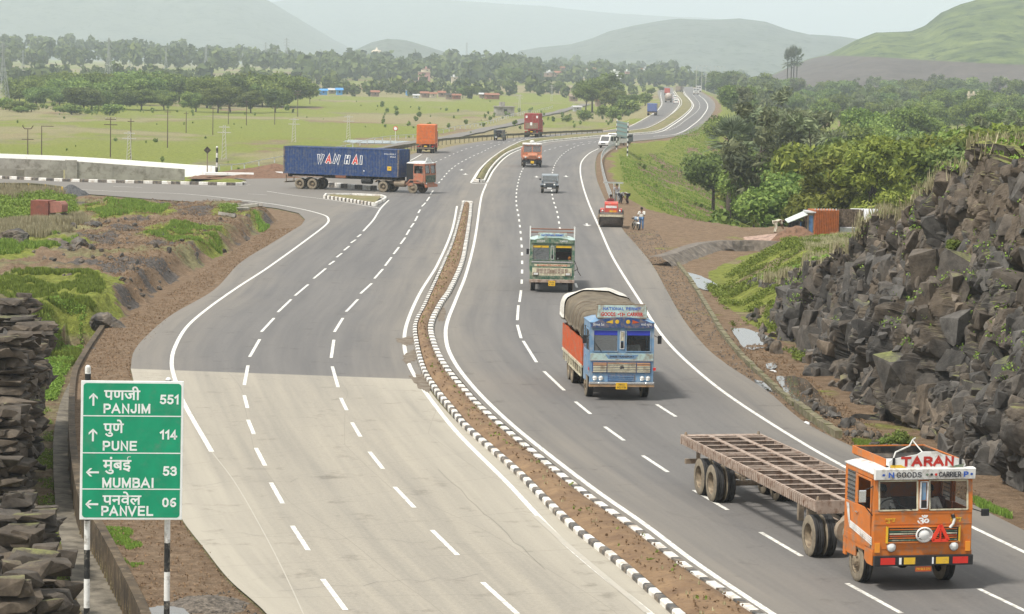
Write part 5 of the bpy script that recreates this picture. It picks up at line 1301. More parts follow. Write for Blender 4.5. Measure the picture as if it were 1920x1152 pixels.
 person(lw(-1.15, -.62, 1.42), yaw, 'sit', C_white, C_grey, 'driver in a white shirt behind the wheel of the orange TARAN truck')
 person(lw(-1.1, .55, 1.42), yaw, 'sit', C_white, C_grey, 'helper in a white vest in the left seat of the orange TARAN truck')
 return root
def squash(o, z0, k, skip=('wheel', 'trailer_frame', 'person'), base=0.0):
 """lower everything above z0 by the factor k (parts share the thing's frame)"""
 for ch in o.children:
  if ch.name.split('.')[0] in skip: continue
  if tuple(ch.rotation_euler) != (0, 0, 0):
   z = ch.location.z; ch.location.z = z if z < z0 else z0+(z-z0)*k; ch.scale.y *= k
  elif ch.type == 'MESH':
   for v in ch.data.vertices:
    if v.co.z > z0: v.co.z = z0+(v.co.z-z0)*k
   squash(ch, z0, k, skip)
squash(hero(), 1.15, .86)
# ------------------------------------------------------------------ 2. blue truck with tarpaulin load
def blue_truck():
 loc, yaw = pose_from((1097, 743), (1064, 709), -1.3, -6.6, -1.16)
 root = empty('cargo_truck', loc, yaw, 'light blue truck with painted grille carrying a tall load under a brown tarpaulin', 'truck')
 W = 2.36; h = W/2
 cab(root, W, 1.9, .6, 1.78, 2.62, 2.86, V_blue, V_blue, glassL=V_glass, glassR=V_glassd, frame=V_blue, lean=.06)
 for s in (-1,):      # blue sun strips on the glass
  pass
 for a, b in ((-1.09, -.17), (.17, 1.09)):
  m = MB(); m.prism([(.0-.055, a, 2.4), (.0-.055, b, 2.4), (-.065, b, 2.58), (-.065, a, 2.58)], (.006, 0, 0)); m.build('sun_strip', V_glassb, root)
 m = MB()      # cream and orange louvre panel
 m.bx(.002, .025, -1.08, 1.08, 1.02, 1.42, 0)
 for i in range(6):
  z = 1.05+i*.062; m.bx(.025, .05, -1.05, -.56, z, z+.038, 2 if i > 3 else 1); m.bx(.025, .05, -.52, .52, z, z+.038, 2 if i == 5 else 1); m.bx(.025, .05, .56, 1.05, z, z+.038, 2 if i > 3 else 1)
 m.build('grille', [V_dblue, V_cream, pm('paint_peach', (.6, .33, .17))], root)
 m = MB(); m.bx(.002, .02, -.5, .5, .72, .95, 0)
 for i in range(3): m.bx(.02, .04, -.47, .47, .75+i*.07, .78+i*.07, 1)
 m.build('lower_grille', [V_dblue, V_blue], root)
 text('badge', '\u0950', .2, V_txt_k, root, (.053, 0, 1.24), RF, .004, .004, fit=(.17, .14))
 m = MB(); m.bx(.001, .014, -h+.02, h-.02, 1.5, 1.74, 0); m.bx(.014, .03, -h+.02, h-.02, 1.46, 1.5, 1); m.prism([(.014, -.62, 1.7), (.014, -.5, 1.54), (.014, .5, 1.54), (.014, .62, 1.7)], (.006, 0, 0), 2); m.build('belt_panel', [V_pale, V_chrome, V_blue], root)
 text('lettering', 'SHREE TRANSPORT', .1, V_txt_k, root, (.022, 0, 1.62), RF, .002, .003, fit=(.9, .07))
 for s in (-1, 1):
  headlight(root, .0, s*.98, .83, .085); headlight(root, .0, s*.76, .83, .085)
  m = MB(); m.bx(-.1, .02, s*h-.02, s*h+.06*s+.02, 1.12, 1.22); m.build('indicator', V_redl, root)
 m = MB(); m.bx(.03, .15, -h-.02, h+.02, .52, .62, 1); m.bx(.03, .17, -h-.02, h+.02, .62, .7, 0); bp = m.build('bumper', [V_chrome, pm('paint_tan', (.45, .28, .15))], root, bevel=.012)
 m = MB(); m.bx(.155, .175, -.22, .2, .44, .68); p = m.build('number_plate', V_plate, root); text('lettering', 'MH12\nAQ 3126', .1, V_txt_k, p, (.178, -.01, .56), RF, .002, fit=(.32, .18))
 for y in (-.85, .9): m = MB(); m.lathe([(.04, 0), (.03, .03), (.001, .035)], (.17, y, .66), (1, 0, 0), 12); m.build('fog_lamp', V_lamp, bp)
 # painted visor arch and the board above
 m = MB(); P = [(-1.15, 2.68), (1.15, 2.68), (1.15, 2.82), (.8, 2.98), (.3, 3.06), (-.3, 3.06), (-.8, 2.98), (-1.15, 2.82)]
 m.prism([(.02, y, z) for y, z in P], (-.06, 0, 0)); v = m.build('visor', V_dblue, root, bevel=.01)
 text('lettering', 'Shree Sai', .12, V_txt_w, v, (.024, -.88, 2.8), RF, .003, fit=(.4, .1)); text('lettering', '\u0938\u093e\u0908 \u0915\u0943\u092a\u093e', .12, V_txt_w, v, (.024, .88, 2.8), RF, .003, fit=(.4, .12))
 for y in (-.2, .2): m = MB(); m.lathe([(.075, 0), (.001, .006)], (.022, y, 2.9), (1, 0, 0), 16); m.build('painted_ornament', V_yel, v)
 for s in (-1, 1): m = MB(); m.prism([(.022, s*.62, 2.88), (.022, s*.36, 2.83), (.022, s*.36, 2.97)], (.005, 0, 0)); m.build('painted_ornament', V_yel if s < 0 else V_redor, v)
 m = MB(); m.prism([(-.15, -.92, 3.03), (-.15, .92, 3.03), (-.2, .88, 3.48), (-.2, -.88, 3.48)], (-.04, 0, 0)); bd = m.build('name_board', V_pale, root, bevel=.01)
 R2 = (PI/2-.1, 0, PI/2)
 stroke('NATIONAL PERMIT', V_txt_b, bd, (-.184, 0, 3.36), R2, 1.4, .11, .2); text('lettering', 'GOODS  \u2022\u0967\u0969\u2022  CARRIER', .12, V_txt_r, bd, (-.165, 0, 3.15), R2, .004, .005, fit=(1.55, .16))
 m = MB(); m.bx(-.6, -.15, -.9, .9, 3.0, 3.04); m.bx(-.62, -.58, -.9, .9, 3.04, 3.5);
 for s in (-1, 1): m.bx(-.58, -.2, s*.9-.02, s*.9+.02, 3.04, 3.45)
 m.build('luggage_rack', V_dust, root)
 m = MB()
 for (a, b, c, d) in ((-.08, .08, 1.9, 1.92), (-.08, .08, 2.54, 2.56), (-.08, -.06, 1.9, 2.56), (.06, .08, 1.9, 2.56)): m.bx(-.02, .025, a, b, c, d, 0)
 m.bx(-.03, .01, -.055, .055, 1.93, 2.15, 1); m.bx(-.03, .012, -.045, .045, 2.2, 2.52, 2); m.build('vent', [V_white, V_blackp, V_cream], root)
 m = MB(); m.tube((.04, -.75, 1.8), (.03, -1.0, 2.12), .012); m.build('wiper', V_blackp, root)
 for s in (-1, 1):
  m = MB(); m.tube((-.1, s*h, 2.4), (.0, s*(h+.2), 2.3), .012); a = m.build('mirror_arm', V_blackp, root); m = MB(); m.bx(-.02, .02, s*(h+.2)-.07, s*(h+.2)+.07, 2.1, 2.4); m.build('mirror', V_blackp, a)
 # load body: orange-red ribbed sides
 x0, x1 = -2.0, -8.4; zf = 1.15; zs = 2.05; hb = 1.22
 m = MB(); m.bx(x1, x0, -hb, hb, zf-.1, zf);
 for s in (-1, 1):
  y = s*hb; m.bx(x1, x0, min(y, y-s*.04), max(y, y-s*.04), zf, zs)
  ribs(m, x1, x0, y, zf, zs, 30, s*.03)
 m.bx(x0-.04, x0, -hb+.04, hb-.04, zf, zs+.3); m.bx(x1, x1+.04, -hb+.04, hb-.04, zf, zs)
 lb = m.build('load_body', V_redor, root)
 m = MB()
 for s in (-1, 1):
  y = s*hb; m.beam((x0, y, zf-.12), (x1, y, zf-.12), .06, .1)
  for i in range(9): x = x0-.2-i*.72; m.bx(x-.03, x+.03, y-.03, y+.03, zf-.5, zf-.17)
  m.beam((x0-.2, y, zf-.5), (x0-4.2, y, zf-.5), .05, .05)
 m.build('side_guard', V_cream, root)
 # tarpaulin: rounded heap with folds hanging down
 ns, nt_ = 60, 64; V = []
 for i in range(ns):
  u = i/(ns-1); x = x0+.1+(x1-x0-.2)*u
  top = 2.98+.2*math.sin(min(1, u*2.2)*PI/2)+.05*math.sin(u*9)
  for j in range(nt_):
   t = j/(nt_-1)*2-1      # -1..1 around
   a = t*PI/2*1.02
   cx, cz = math.sin(a), math.cos(a)
   y = hb*1.05*math.copysign(abs(cx)**.32, cx); z = zs-.25+(top-zs+.25)*abs(cz)**.28+.2*(1-abs(y)/hb)
   fold = .045*math.sin(x*9+1.3*math.sin(z*2))*min(1, (abs(t)))*(1 if abs(t) > .45 else .35)
   y += math.copysign(fold, t); z += .04*math.sin(x*3.1+y*2)+.03*math.sin(y*7+x)
   if i in (0, ns-1): z = zs-.2+(z-zs+.2)*.82
   V.append((x, y, max(z, zs-.28)))
 V = np.array(V); F = gridfaces(ns, nt_)
 link('tarpaulin', npmesh('tarpaulin', V, F, V_tarp, smooth_=True), root)
 # front and rear flaps
 m = MB(); f0 = [tuple(V[j]) for j in range(nt_)]; m.add(f0+[(V[0][0], 0, zs-.1)], [(j, j+1, nt_) for j in range(nt_-1)])
 m.build('tarpaulin_flap', V_tarp, root); m = MB(); f1 = [tuple(V[(ns-1)*nt_+j]) for j in range(nt_)]; m.add(f1+[(V[-1][0], 0, zs-.1)], [(j+1, j, nt_) for j in range(nt_-1)]); m.build('tarpaulin_flap', V_tarp, root)
 # white sheet folded over the rear half
 V2 = V.copy().reshape(ns, nt_, 3)[47:]; V2[:, :, 1] *= 1.035; V2[:, :, 2] = zs-.3+(V2[:, :, 2]-zs+.3)*1.04
 k = V2.shape[0]; keep = []
 link('white_sheet', npmesh('white_sheet', V2.reshape(-1, 3), gridfaces(k, nt_), V_tarpw, smooth_=True), root)
 m = MB()
 for i in (5, 14, 23): q = V.reshape(ns, nt_, 3)[i]; m.path([tuple(p*np.array([1, 1.012, 1.004])) for p in q[::3]], .01, 5)
 m.build('rope', V_dust, root)
 chassis(root, -.2, -8.2, .88, .42, V_dark, (-1.3, -5.4, -6.6))
 for s in (-1, 1):
  wheel(root, -1.3, s*1.16, .5, .26)
  for x in (-5.45, -6.6): wheel(root, x, s*1.2, .5, .26, dual=True)
 c, s_ = math.cos(yaw), math.sin(yaw)
 person((loc[0]+c*-1.1-s_*.55, loc[1]+s_*-1.1+c*.55, 1.32), yaw, 'sit', C_white, C_grey, 'passenger in pale clothes behind the left windscreen of the light blue truck')
 return root
blue_truck()
# ------------------------------------------------------------------ 3. green open truck
def green_truck():
 a = G(1001, 545); b = G(1066, 546)
 yaw = -PI/2-.006; loc = ((a.x+b.x)/2, a.y-1.3, 0)
 root = empty('cargo_truck', loc, yaw, 'dark green and cream open bodied truck following the light blue truck', 'truck')
 W = 2.38; h = W/2
 cab(root, W, 1.9, .6, 1.72, 2.6, 2.84, V_green, V_pale, glassL=V_glass, glassR=V_glassd, frame=V_green, lean=.05)
 m = MB(); m.bx(.002, .03, -1.06, 1.06, .92, 1.34, 0); m.bx(.03, .04, -.14, .14, 1.05, 1.25, 2)
 for i in range(11):
  y = -.95+i*.19
  if abs(y) > .16 and abs(y) < .8: m.bx(.03, .042, y-.07, y+.07, 1.18, 1.3, 1); m.bx(.03, .042, y-.07, y+.07, 1.05, 1.15, 1)
 m.build('grille', [V_cream, V_rail, V_dust], root)
 for s in (-1, 1):
  m = MB(); m.bx(.03, .06, s*.86-.16, s*.86+.16, .93, 1.1, 0); o = m.build('headlight', V_rim, root, bevel=.02); m = MB(); m.bx(.06, .075, s*.86-.12, s*.86+.12, .96, 1.07); m.build('lens', V_lamp, o, bevel=.01)
 m = MB(); m.bx(.004, .02, -.7, .7, .82, .92); m.build('lower_grille', V_green, root)
 m = MB(); m.bx(.003, .02, -.95, .95, 1.42, 1.54); p = m.build('belt_panel', V_cream, root); text('lettering', 'BHARAT ROADWAYS', .1, V_redor, p, (.022, 0, 1.48), RF, .002, .003, fit=(1.6, .08))
 m = MB(); m.bx(.002, .03, -1.1, 1.1, 1.62, 1.7); m.build('body_trim', V_chrome, root)
 m = MB(); m.bx(.02, .14, -h-.02, h+.02, .55, .72); m.build('bumper', V_rail, root, bevel=.02)
 m = MB(); m.bx(.145, .16, -.18, .18, .38, .66); p = m.build('number_plate', V_plate, root); text('lettering', 'MH06\nK 903', .1, V_txt_k, p, (.163, 0, .52), RF, .002, fit=(.27, .2))
 m = MB(); P = [(-1.13, 2.66), (1.13, 2.66), (1.13, 2.76), (.8, 2.9), (.3, 2.96), (-.3, 2.96), (-.8, 2.9), (-1.13, 2.76)]
 m.prism([(.02, y, z) for y, z in P], (-.06, 0, 0)); v = m.build('visor', V_green, root); text('lettering', 'GOODS', .12, V_txt_w, v, (.024, -.62, 2.78), RF, .003, fit=(.42, .1)); text('lettering', 'CARRIER', .12, V_txt_w, v, (.024, .62, 2.78), RF, .003, fit=(.42, .1))
 m = MB(); m.prism([(-.12, -.8, 2.95), (-.12, .8, 2.95), (-.16, .76, 3.22), (-.16, -.76, 3.22)], (-.04, 0, 0)); bd = m.build('name_board', V_pale, root); text('lettering', 'NATIONAL PERMIT', .12, V_txt_b, bd, (-.125, 0, 3.09), (PI/2-.15, 0, PI/2), .003, .003, fit=(1.2, .1))
 for (a_, b_) in ((-1.03, -.2), (.2, 1.03)): m = MB(); m.bx(-.05, -.04, a_, b_, 2.42, 2.54); m.build('sun_strip', V_yel, root)
 m = MB()
 for (a_, b_, c_, d_) in ((-.08, .08, 1.8, 1.82), (-.08, .08, 2.5, 2.52), (-.08, -.06, 1.8, 2.52), (.06, .08, 1.8, 2.52)): m.bx(-.02, .025, a_, b_, c_, d_, 0)
 m.bx(-.03, .01, -.055, .055, 1.83, 2.03, 1); m.bx(-.03, .012, -.045, .045, 2.06, 2.48, 2); m.build('vent', [V_white, V_blackp, V_green], root)
 for y in (-.3, .3): m = MB(); m.ball((-.15, y, 1.84), .05); m.build('windscreen_ornament', V_white, root)
 for y in (-.93, .93): m = MB(); m.ball((-.14, y, 1.86), .08, sc=(.5, 1, 1.3)); m.build('windscreen_ornament', V_amber, root)
 m = MB(); m.tube((.04, -.55, 2.5), (.03, -.95, 2.15), .012); m.build('wiper', V_blackp, root)
 m = MB(); m.tube((-.1, -h, 2.3), (.0, -h-.13, 2.25), .012); a_ = m.build('mirror_arm', V_blackp, root); m = MB(); m.bx(-.02, .02, -h-.2, -h-.06, 2.05, 2.35); m.build('mirror', V_blackp, a_)
 m = MB(); m.path([(-.1, h, 1.75), (.1, h+.15, 1.4), (.12, h+.2, 1.2), (.1, h+.35, .95)], .02); m.path([(0, h, 1.2), (.05, h+.2, 1.3)], .02); m.build('loose_rope', V_dark, root)
 # open body with posts and the rear rails
 x0, x1 = -2.05, -8.0; zf = 1.1; hb = 1.2
 m = MB(); m.bx(x1, x0, -hb, hb, zf-.1, zf);
 for s in (-1, 1):
  y = s*hb; m.bx(x1, x0, min(y, y-s*.04), max(y, y-s*.04), zf, 1.9); ribs(m, x1, x0, y, zf, 1.9, 20, s*.03)
 m.bx(x1, x1+.04, -hb+.04, hb-.04, zf, 1.9); m.bx(x0-.04, x0, -hb+.04, hb-.04, zf, 2.9); m.build('load_body', V_green, root)
 m = MB()
 for x, z1 in ((x0, 3.45), (-4, 2.3), (-6, 2.3), (x1, 2.3)):
  for s in (-1, 1): m.bx(x-.04, x+.04, s*hb-.035, s*hb+.035, 1.9, z1)
 m.build('post', V_white, root)
 m = MB()
 for z in (3.12, 3.3): m.tube((x0, -hb, z), (x0, hb, z), .03)
 for s in (-1, 1): m.tube((x0, s*hb, 2.2), (x1, s*hb, 2.2), .03)
 m.build('rail', V_rust, root)
 chassis(root, -.2, -7.8, .85, .42, V_dark, (-1.3, -6.0))
 for s in (-1, 1): wheel(root, -1.3, s*1.14, .5, .26, simple=True); wheel(root, -6.0, s*1.18, .5, .26, dual=True, simple=True)
 return root
green_truck()
# ------------------------------------------------------------------ container boxes
def container(root, x0, x1, z0, mats, W=2.44, H=2.59, doors='rear', name='container', rib=.035, simple=False):
 """corrugated shipping container between x0 (front) and x1 (rear)"""
 h = W/2; m = MB(); L = x0-x1
 m.bx(x1+.04, x0-.04, -h+.05, h-.05, z0+.05, z0+H-.04, 0)
 n = int(L/.28)
 for s in (-1, 1): ribs(m, x1+.15, x0-.15, s*(h-.05), z0+.14, z0+H-.12, n, s*rib, 0)
 for k in range(8):           # front wall corrugation
  y = -h+.12+k*(W-.24)/8; m.bx(x0-.04, x0-.01, y, y+.14, z0+.14, z0+H-.12, 0)
 for s in (-1, 1):
  y = s*h
  m.bx(x1, x0, min(y, y-s*.06), max(y, y-s*.06), z0, z0+.13, 0); m.bx(x1, x0, min(y, y-s*.06), max(y, y-s*.06), z0+H-.11, z0+H, 0)
  for x in (x0, x1): a = min(x, x+(.13 if x == x1 else -.13)); m.bx(a-.001 if x == x0 else a-.001, a+.132, min(y, y-s*.14)-.002, max(y, y-s*.14)+.002, z0+.002, z0+H-.002, 1)
 for x in (x0, x1): a = min(x, x+(.1 if x == x1 else -.1)); m.bx(a, a+.1, -h+.14, h-.14, z0+.002, z0+.12, 0); m.bx(a, a+.1, -h+.14, h-.14, z0+H-.1, z0+H-.002, 0)
 o = m.build(name, mats, root)
 # doors at the rear end
 for s in (-1, 1):
  d = MB(); d.bx(x1-.012, x1+.03, min(s*.02, s*(h-.15)), max(s*.02, s*(h-.15)), z0+.13, z0+H-.11, 0)
  for k in range(5): z = z0+.3+k*.46; d.bx(x1-.04, x1-.012, min(s*.08, s*(h-.2)), max(s*.08, s*(h-.2)), z, z+.24, 0)
  do = d.build('door', mats, o)
  b = MB()
  for y in (s*.3, s*.85): b.tube((x1-.05, y, z0+.1), (x1-.05, y, z0+H-.08), .022, n=6)
  b.build('lock_bar', mats[1], do)
 return o
V_cb = pm('container_blue', (.016, .05, .16), .55, dirtamt=.3, dirt=(.1, .11, .14))
V_cbf = pm('container_blue_frame', (.05, .06, .09), .6, dirtamt=.5)
V_co = pm('container_orange', (.66, .16, .03), .55, dirtamt=.15)
V_cr = pm('container_red', (.32, .03, .03), .55, dirtamt=.25)
def mini_cab(root, body, roof, W=2.4, L=1.9, z=.6, zr=2.85, x=0.0, board=True, grille=V_dark, simple=True, glass=None, bonnet=0):
 """smaller far-off cab: still body, windscreens, grille, lamps, bumper"""
 h = W/2
 m = MB(); m.prism([(x, -h, z), (x, -h, 1.75), (x-.12, -h, zr), (x-L, -h, zr), (x-L, -h, z)], (0, W, 0)); m.build('cab_body', body, root, bevel=.05)
 m = MB(); m.bx(x-L-.02, x-.02, -h-.01, h+.01, zr, zr+.1); m.build('roof', roof, root, bevel=.05)
 def q(z_): return x-.12*(z_-1.75)/(zr-1.75)
 for s in (-1, 1):
  a, b = sorted((s*.1, s*(h-.12))); g = MB(); g.prism([(q(1.8)+.002, a, 1.8), (q(1.8)+.002, b, 1.8), (q(zr-.2)+.002, b, zr-.2), (q(zr-.2)+.002, a, zr-.2)], (.012, 0, 0)); g.build('windscreen', glass or V_glassd, root)
  g = MB(); g.bx(x-1.1, x-.25, s*h-.012, s*h+.012, 1.8, zr-.2); g.build('side_window', V_blackp, root)
  g = MB(); g.bx(x+.01, x+.05, s*(h-.25)-.1, s*(h-.25)+.1, .95, 1.13); g.build('headlight', V_lamp, root, bevel=.02)
 g = MB(); g.bx(x+.005, x+.04, -h+.45, h-.45, 1.0, 1.55); [g.bx(x+.04, x+.055, -h+.47, h-.47, 1.05+i*.12, 1.1+i*.12, 1) for i in range(4)]; g.build('grille', [grille, body], root)
 g = MB(); g.bx(x+.02, x+.14, -h, h, .55, .78); g.build('bumper', V_dust, root)
 if board: g = MB(); g.prism([(x-.1, -.8, zr+.1), (x-.1, .8, zr+.1), (x-.14, .5, zr+.42), (x-.14, -.5, zr+.42)], (-.04, 0, 0)); g.build('name_board', V_white, root)
# ------------------------------------------------------------------ 4. blue 40 ft container semi turning in from the side road
def blue_semi():
 a = G(531, 325, 1.43); b = G(727, 332.5, 1.43)
 d = b-a; yaw = math.atan2(d.y, d.x)
 cx = 12.19
 # local: container rear right corner at x=-(2.9+12.19), y=-1.22
 c, s = math.cos(yaw), math.sin(yaw); xr, yr = -2.75-12.19, -1.22
 loc = (a.x-(c*xr-s*yr), a.y-(s*xr+c*yr), 0)
 root = empty('semi_trailer_truck', loc, yaw, 'red and white tractor with a long blue shipping container turning out of the side road', 'truck')
 V_tr = pm('tractor_red', (.46, .15, .08), dirtamt=.4)
 cab(root, 2.4, 1.9, .7, 1.85, 2.65, 2.8, V_tr, V_white, glassL=V_glassd, glassR=V_glassd, frame=V_rust, lean=.15)
 m = MB(); m.bx(-1.9, -1.2, -1.215, -1.205, 1.0, 2.75); m.build('side_panel', V_blackp, root)
 m = MB(); m.bx(.003, .05, -1.0, 1.0, 1.05, 1.7, 0); [m.bx(.05, .07, -.95, .95, 1.12+i*.12, 1.16+i*.12, 1) for i in range(5)]; m.build('grille', [V_green, V_blackp], root)
 m = MB(); m.bx(.02, .18, -1.2, 1.2, .6, .85); m.build('bumper', V_tr, root)
 for s_ in (-1, 1): m = MB(); y = s_*1.15; m.prism([(-.3, y-.12, 1.0), (-.7, y-.12, 1.2), (-1.5, y-.12, 1.2), (-1.9, y-.12, .8), (-2.0, y-.12, .8), (-1.55, y-.12, 1.3), (-.65, y-.12, 1.3), (-.2, y-.12, 1.1)], (0, .24, 0)); m.build('mud_guard', V_tr, root)
 m = MB(); m.prism([(-.2, -.7, 2.95), (-.2, .7, 2.95), (-.25, .25, 3.35), (-.25, -.25, 3.35)], (-.05, 0, 0)); m.bx(-1.6, -.25, -.7, .7, 2.93, 2.98); m.build('name_board', V_white, root)
 for s_ in (-1, 1): headlight(root, 0, s_*.9, .95, .09)
 chassis(root, -.2, -5.2, .9, .4, V_dust, (-1.3, -4.4));
 m = MB(); m.tube((-3.3, -.75, .85), (-2.2, -.75, .85), .3, n=16); m.build('fuel_tank', V_dust, root)
 m = MB(); m.prism([(-3.6, -1.2, 1.12), (-5.0, -1.2, 1.12), (-5.2, -1.2, .9), (-5.25, -1.2, .95), (-5.02, -1.2, 1.17), (-3.6, -1.2, 1.17)], (0, .5, 0)); m.build('mud_guard', V_dust, root)
 for s_ in (-1, 1): wheel(root, -1.3, s_*1.15, .52, .27, simple=True); wheel(root, -4.35, s_*1.2, .52, .27, dual=True, simple=True)
 x0 = -2.75; x1 = x0-12.19
 o = container(root, x0, x1, 1.43, [V_cb, V_cbf])
 # vertical dirty frame bar a quarter in from the front end, seen as a dusty post
 m = MB()
 for s_ in (-1, 1): m.bx(x1+.1, x0-.1, s_*.4-.06, s_*.4+.06, 1.1, 1.42)
 for i in range(9): x = x1+.6+i*1.35; m.bx(x-.05, x+.05, -1.1, 1.1, 1.25, 1.42)
 m.build('trailer_frame', V_dark, root)
 for x in (x1+1.75, x1+3.1):
  for s_ in (-1, 1): wheel(root, x, s_*1.2, .52, .27, dual=True, simple=True)
 m = MB(); m.bx(x1+1.0, x1+4.2, -1.2, -.75, 1.16, 1.24); m.bx(x1+1.0, x1+4.2, .75, 1.2, 1.16, 1.24); m.build('mud_guard', V_rail, root)
 m = MB(); m.bx(x1+.05, x1+.15, -1.1, 1.1, .55, .68); m.bx(x1+.05, x1+.12, -.8, -.7, .68, 1.3); m.bx(x1+.05, x1+.12, .7, .8, .68, 1.3); m.build('rear_guard', V_dust, root)
 m = MB(); m.tube((x0-3.9, -.9, 1.0), (x0-2.9, -.9, 1.0), .3, n=14); m.build('spare_wheel', V_tyre, root)
 m = MB(); [m.bx(x0-2.3, x0-2.15, y-.08, y+.08, .35, 1.2) for y in (-.75, .75)]; m.build('landing_leg', V_dark, root)
 m = MB(); m.bx(x1+5.6, x1+6.7, -1.235, -1.21, 1.2, 1.42); m.build('side_board', V_rust, root)
 # lettering on the right-hand side, white outline with blue and red faces
 yl = -1.225
 def word(s_, x, w_, mm, ol=True):
  stroke(s_, V_txt_w, o, (x, yl-.002, 1.43+1.5), RS, w_+.16, .86, .32, .18)
  stroke(s_, mm, o, (x, yl-.008, 1.43+1.5), RS, w_+.05, .76, .19, .18)
 X = lambda t: x1+12.19*t
 word('W', X(.33), .6, V_cb); word('A', X(.395), .5, V_redl); word('N', X(.467), .66, V_cb)
 word('H', X(.56), .5, V_cb); word('A', X(.628), .5, V_redl); word('I', X(.68), .14, V_cb)
 text('lettering', 'WHLU 402136 5', .2, V_txt_w, o, (X(.925), yl-.004, 1.43+2.15), RS, .003, fit=(1.2, .12)); text('lettering', '45G1', .2, V_txt_w, o, (X(.95), yl-.004, 1.43+1.9), RS, .003, fit=(.6, .14))
 m = MB(); m.bx(X(.905), X(.94), yl-.006, yl, 1.43+.62, 1.43+1.0); p = m.build('label_plate', V_yel, o); text('lettering', '14', .2, V_txt_k, p, (X(.9225), yl-.01, 1.43+.82), RS, .002, fit=(.22, .2))
 m = MB(); m.bx(X(.70), X(.71), yl-.006, yl, 1.43+.45, 1.43+.55); m.build('label_plate', V_txt_w, o)
 c, s = math.cos(yaw), math.sin(yaw)
 person((loc[0]+c*-1.05+s*.65, loc[1]+s*-1.05-c*.65, 1.5), yaw, 'sit', C_white, C_grey, 'driver in white at the window of the red tractor with the blue container')
blue_semi()
# ------------------------------------------------------------------ 5-6. container trucks seen from behind
def box_truck(uv, width_px_dir, label, cmat, L=6.1, bodym=V_redor, yaw=None, dual=True, H=2.55):
 p = G(*uv); root = empty('container_truck', (p.x, p.y, 0), yaw, label, 'truck')
 # origin at the rear axle line; rear face of the box at x=-1.6
 x1 = -1.7; x0 = x1+L
 o = container(root, x0, x1, 1.25, [cmat, cmat], H=H, name='container')
 mini_cab(root, bodym, V_white, x=x0+2.2, board=False)
 chassis(root, x1+.1, x0+2.0, .9, .42, V_dark, (0, x0+.9))
 for s in (-1, 1):
  wheel(root, 0, s*1.2, .5, .26, dual=True, simple=True); wheel(root, -1.15 if L < 8 else 1.2, s*1.2, .5, .26, dual=True, simple=True); wheel(root, x0+.9, s*1.16, .5, .26, simple=True)
 m = MB(); m.bx(x1-.05, x1+.03, -1.15, 1.15, .62, .74); [m.bx(x1-.04, x1+.02, y-.04, y+.04, .74, 1.24) for y in (-.6, .6)]; m.build('rear_guard', V_dust, root)
 m = MB(); m.bx(x1-.03, x1+.0, -.2, .2, .86, 1.02); m.build('number_plate', V_plate, root)
 for s in (-1, 1): m = MB(); m.bx(x1-.04, x1+.02, s*.95-.12, s*.95+.12, .86, .98); m.build('tail_lamp', V_redl, root)
 return root, o, x1
def dir_of(a, b): a, b = G(*a), G(*b); return math.atan2(b.y-a.y, b.x-a.x)
box_truck((799, 287), 0, 'truck with a bright orange shipping container driving away beside the guard rail', V_co, yaw=dir_of((800, 312), (873, 278))+.02)
r_, o_, x1_ = box_truck((998, 257.3), 0, 'truck with a dark red container driving away, farther on than the orange container', V_cr, yaw=dir_of((973, 262), (1040, 254))+.1, H=2.7)
m = MB(); m.bx(x1_-.07, x1_-.045, -1.05, -.75, 3.2, 3.6); m.bx(x1_-.07, x1_-.045, .7, 1.0, 3.2, 3.6); m.bx(x1_-.06, x1_-.045, -.1, .25, 2.0, 2.5); m.build('label_plate', V_txt_w, o_)
m = MB(); m.bx(x1_-.055, x1_-.042, -1.05, 1.05, 1.45, 2.4); m.build('dusty_panel', V_dust, o_)
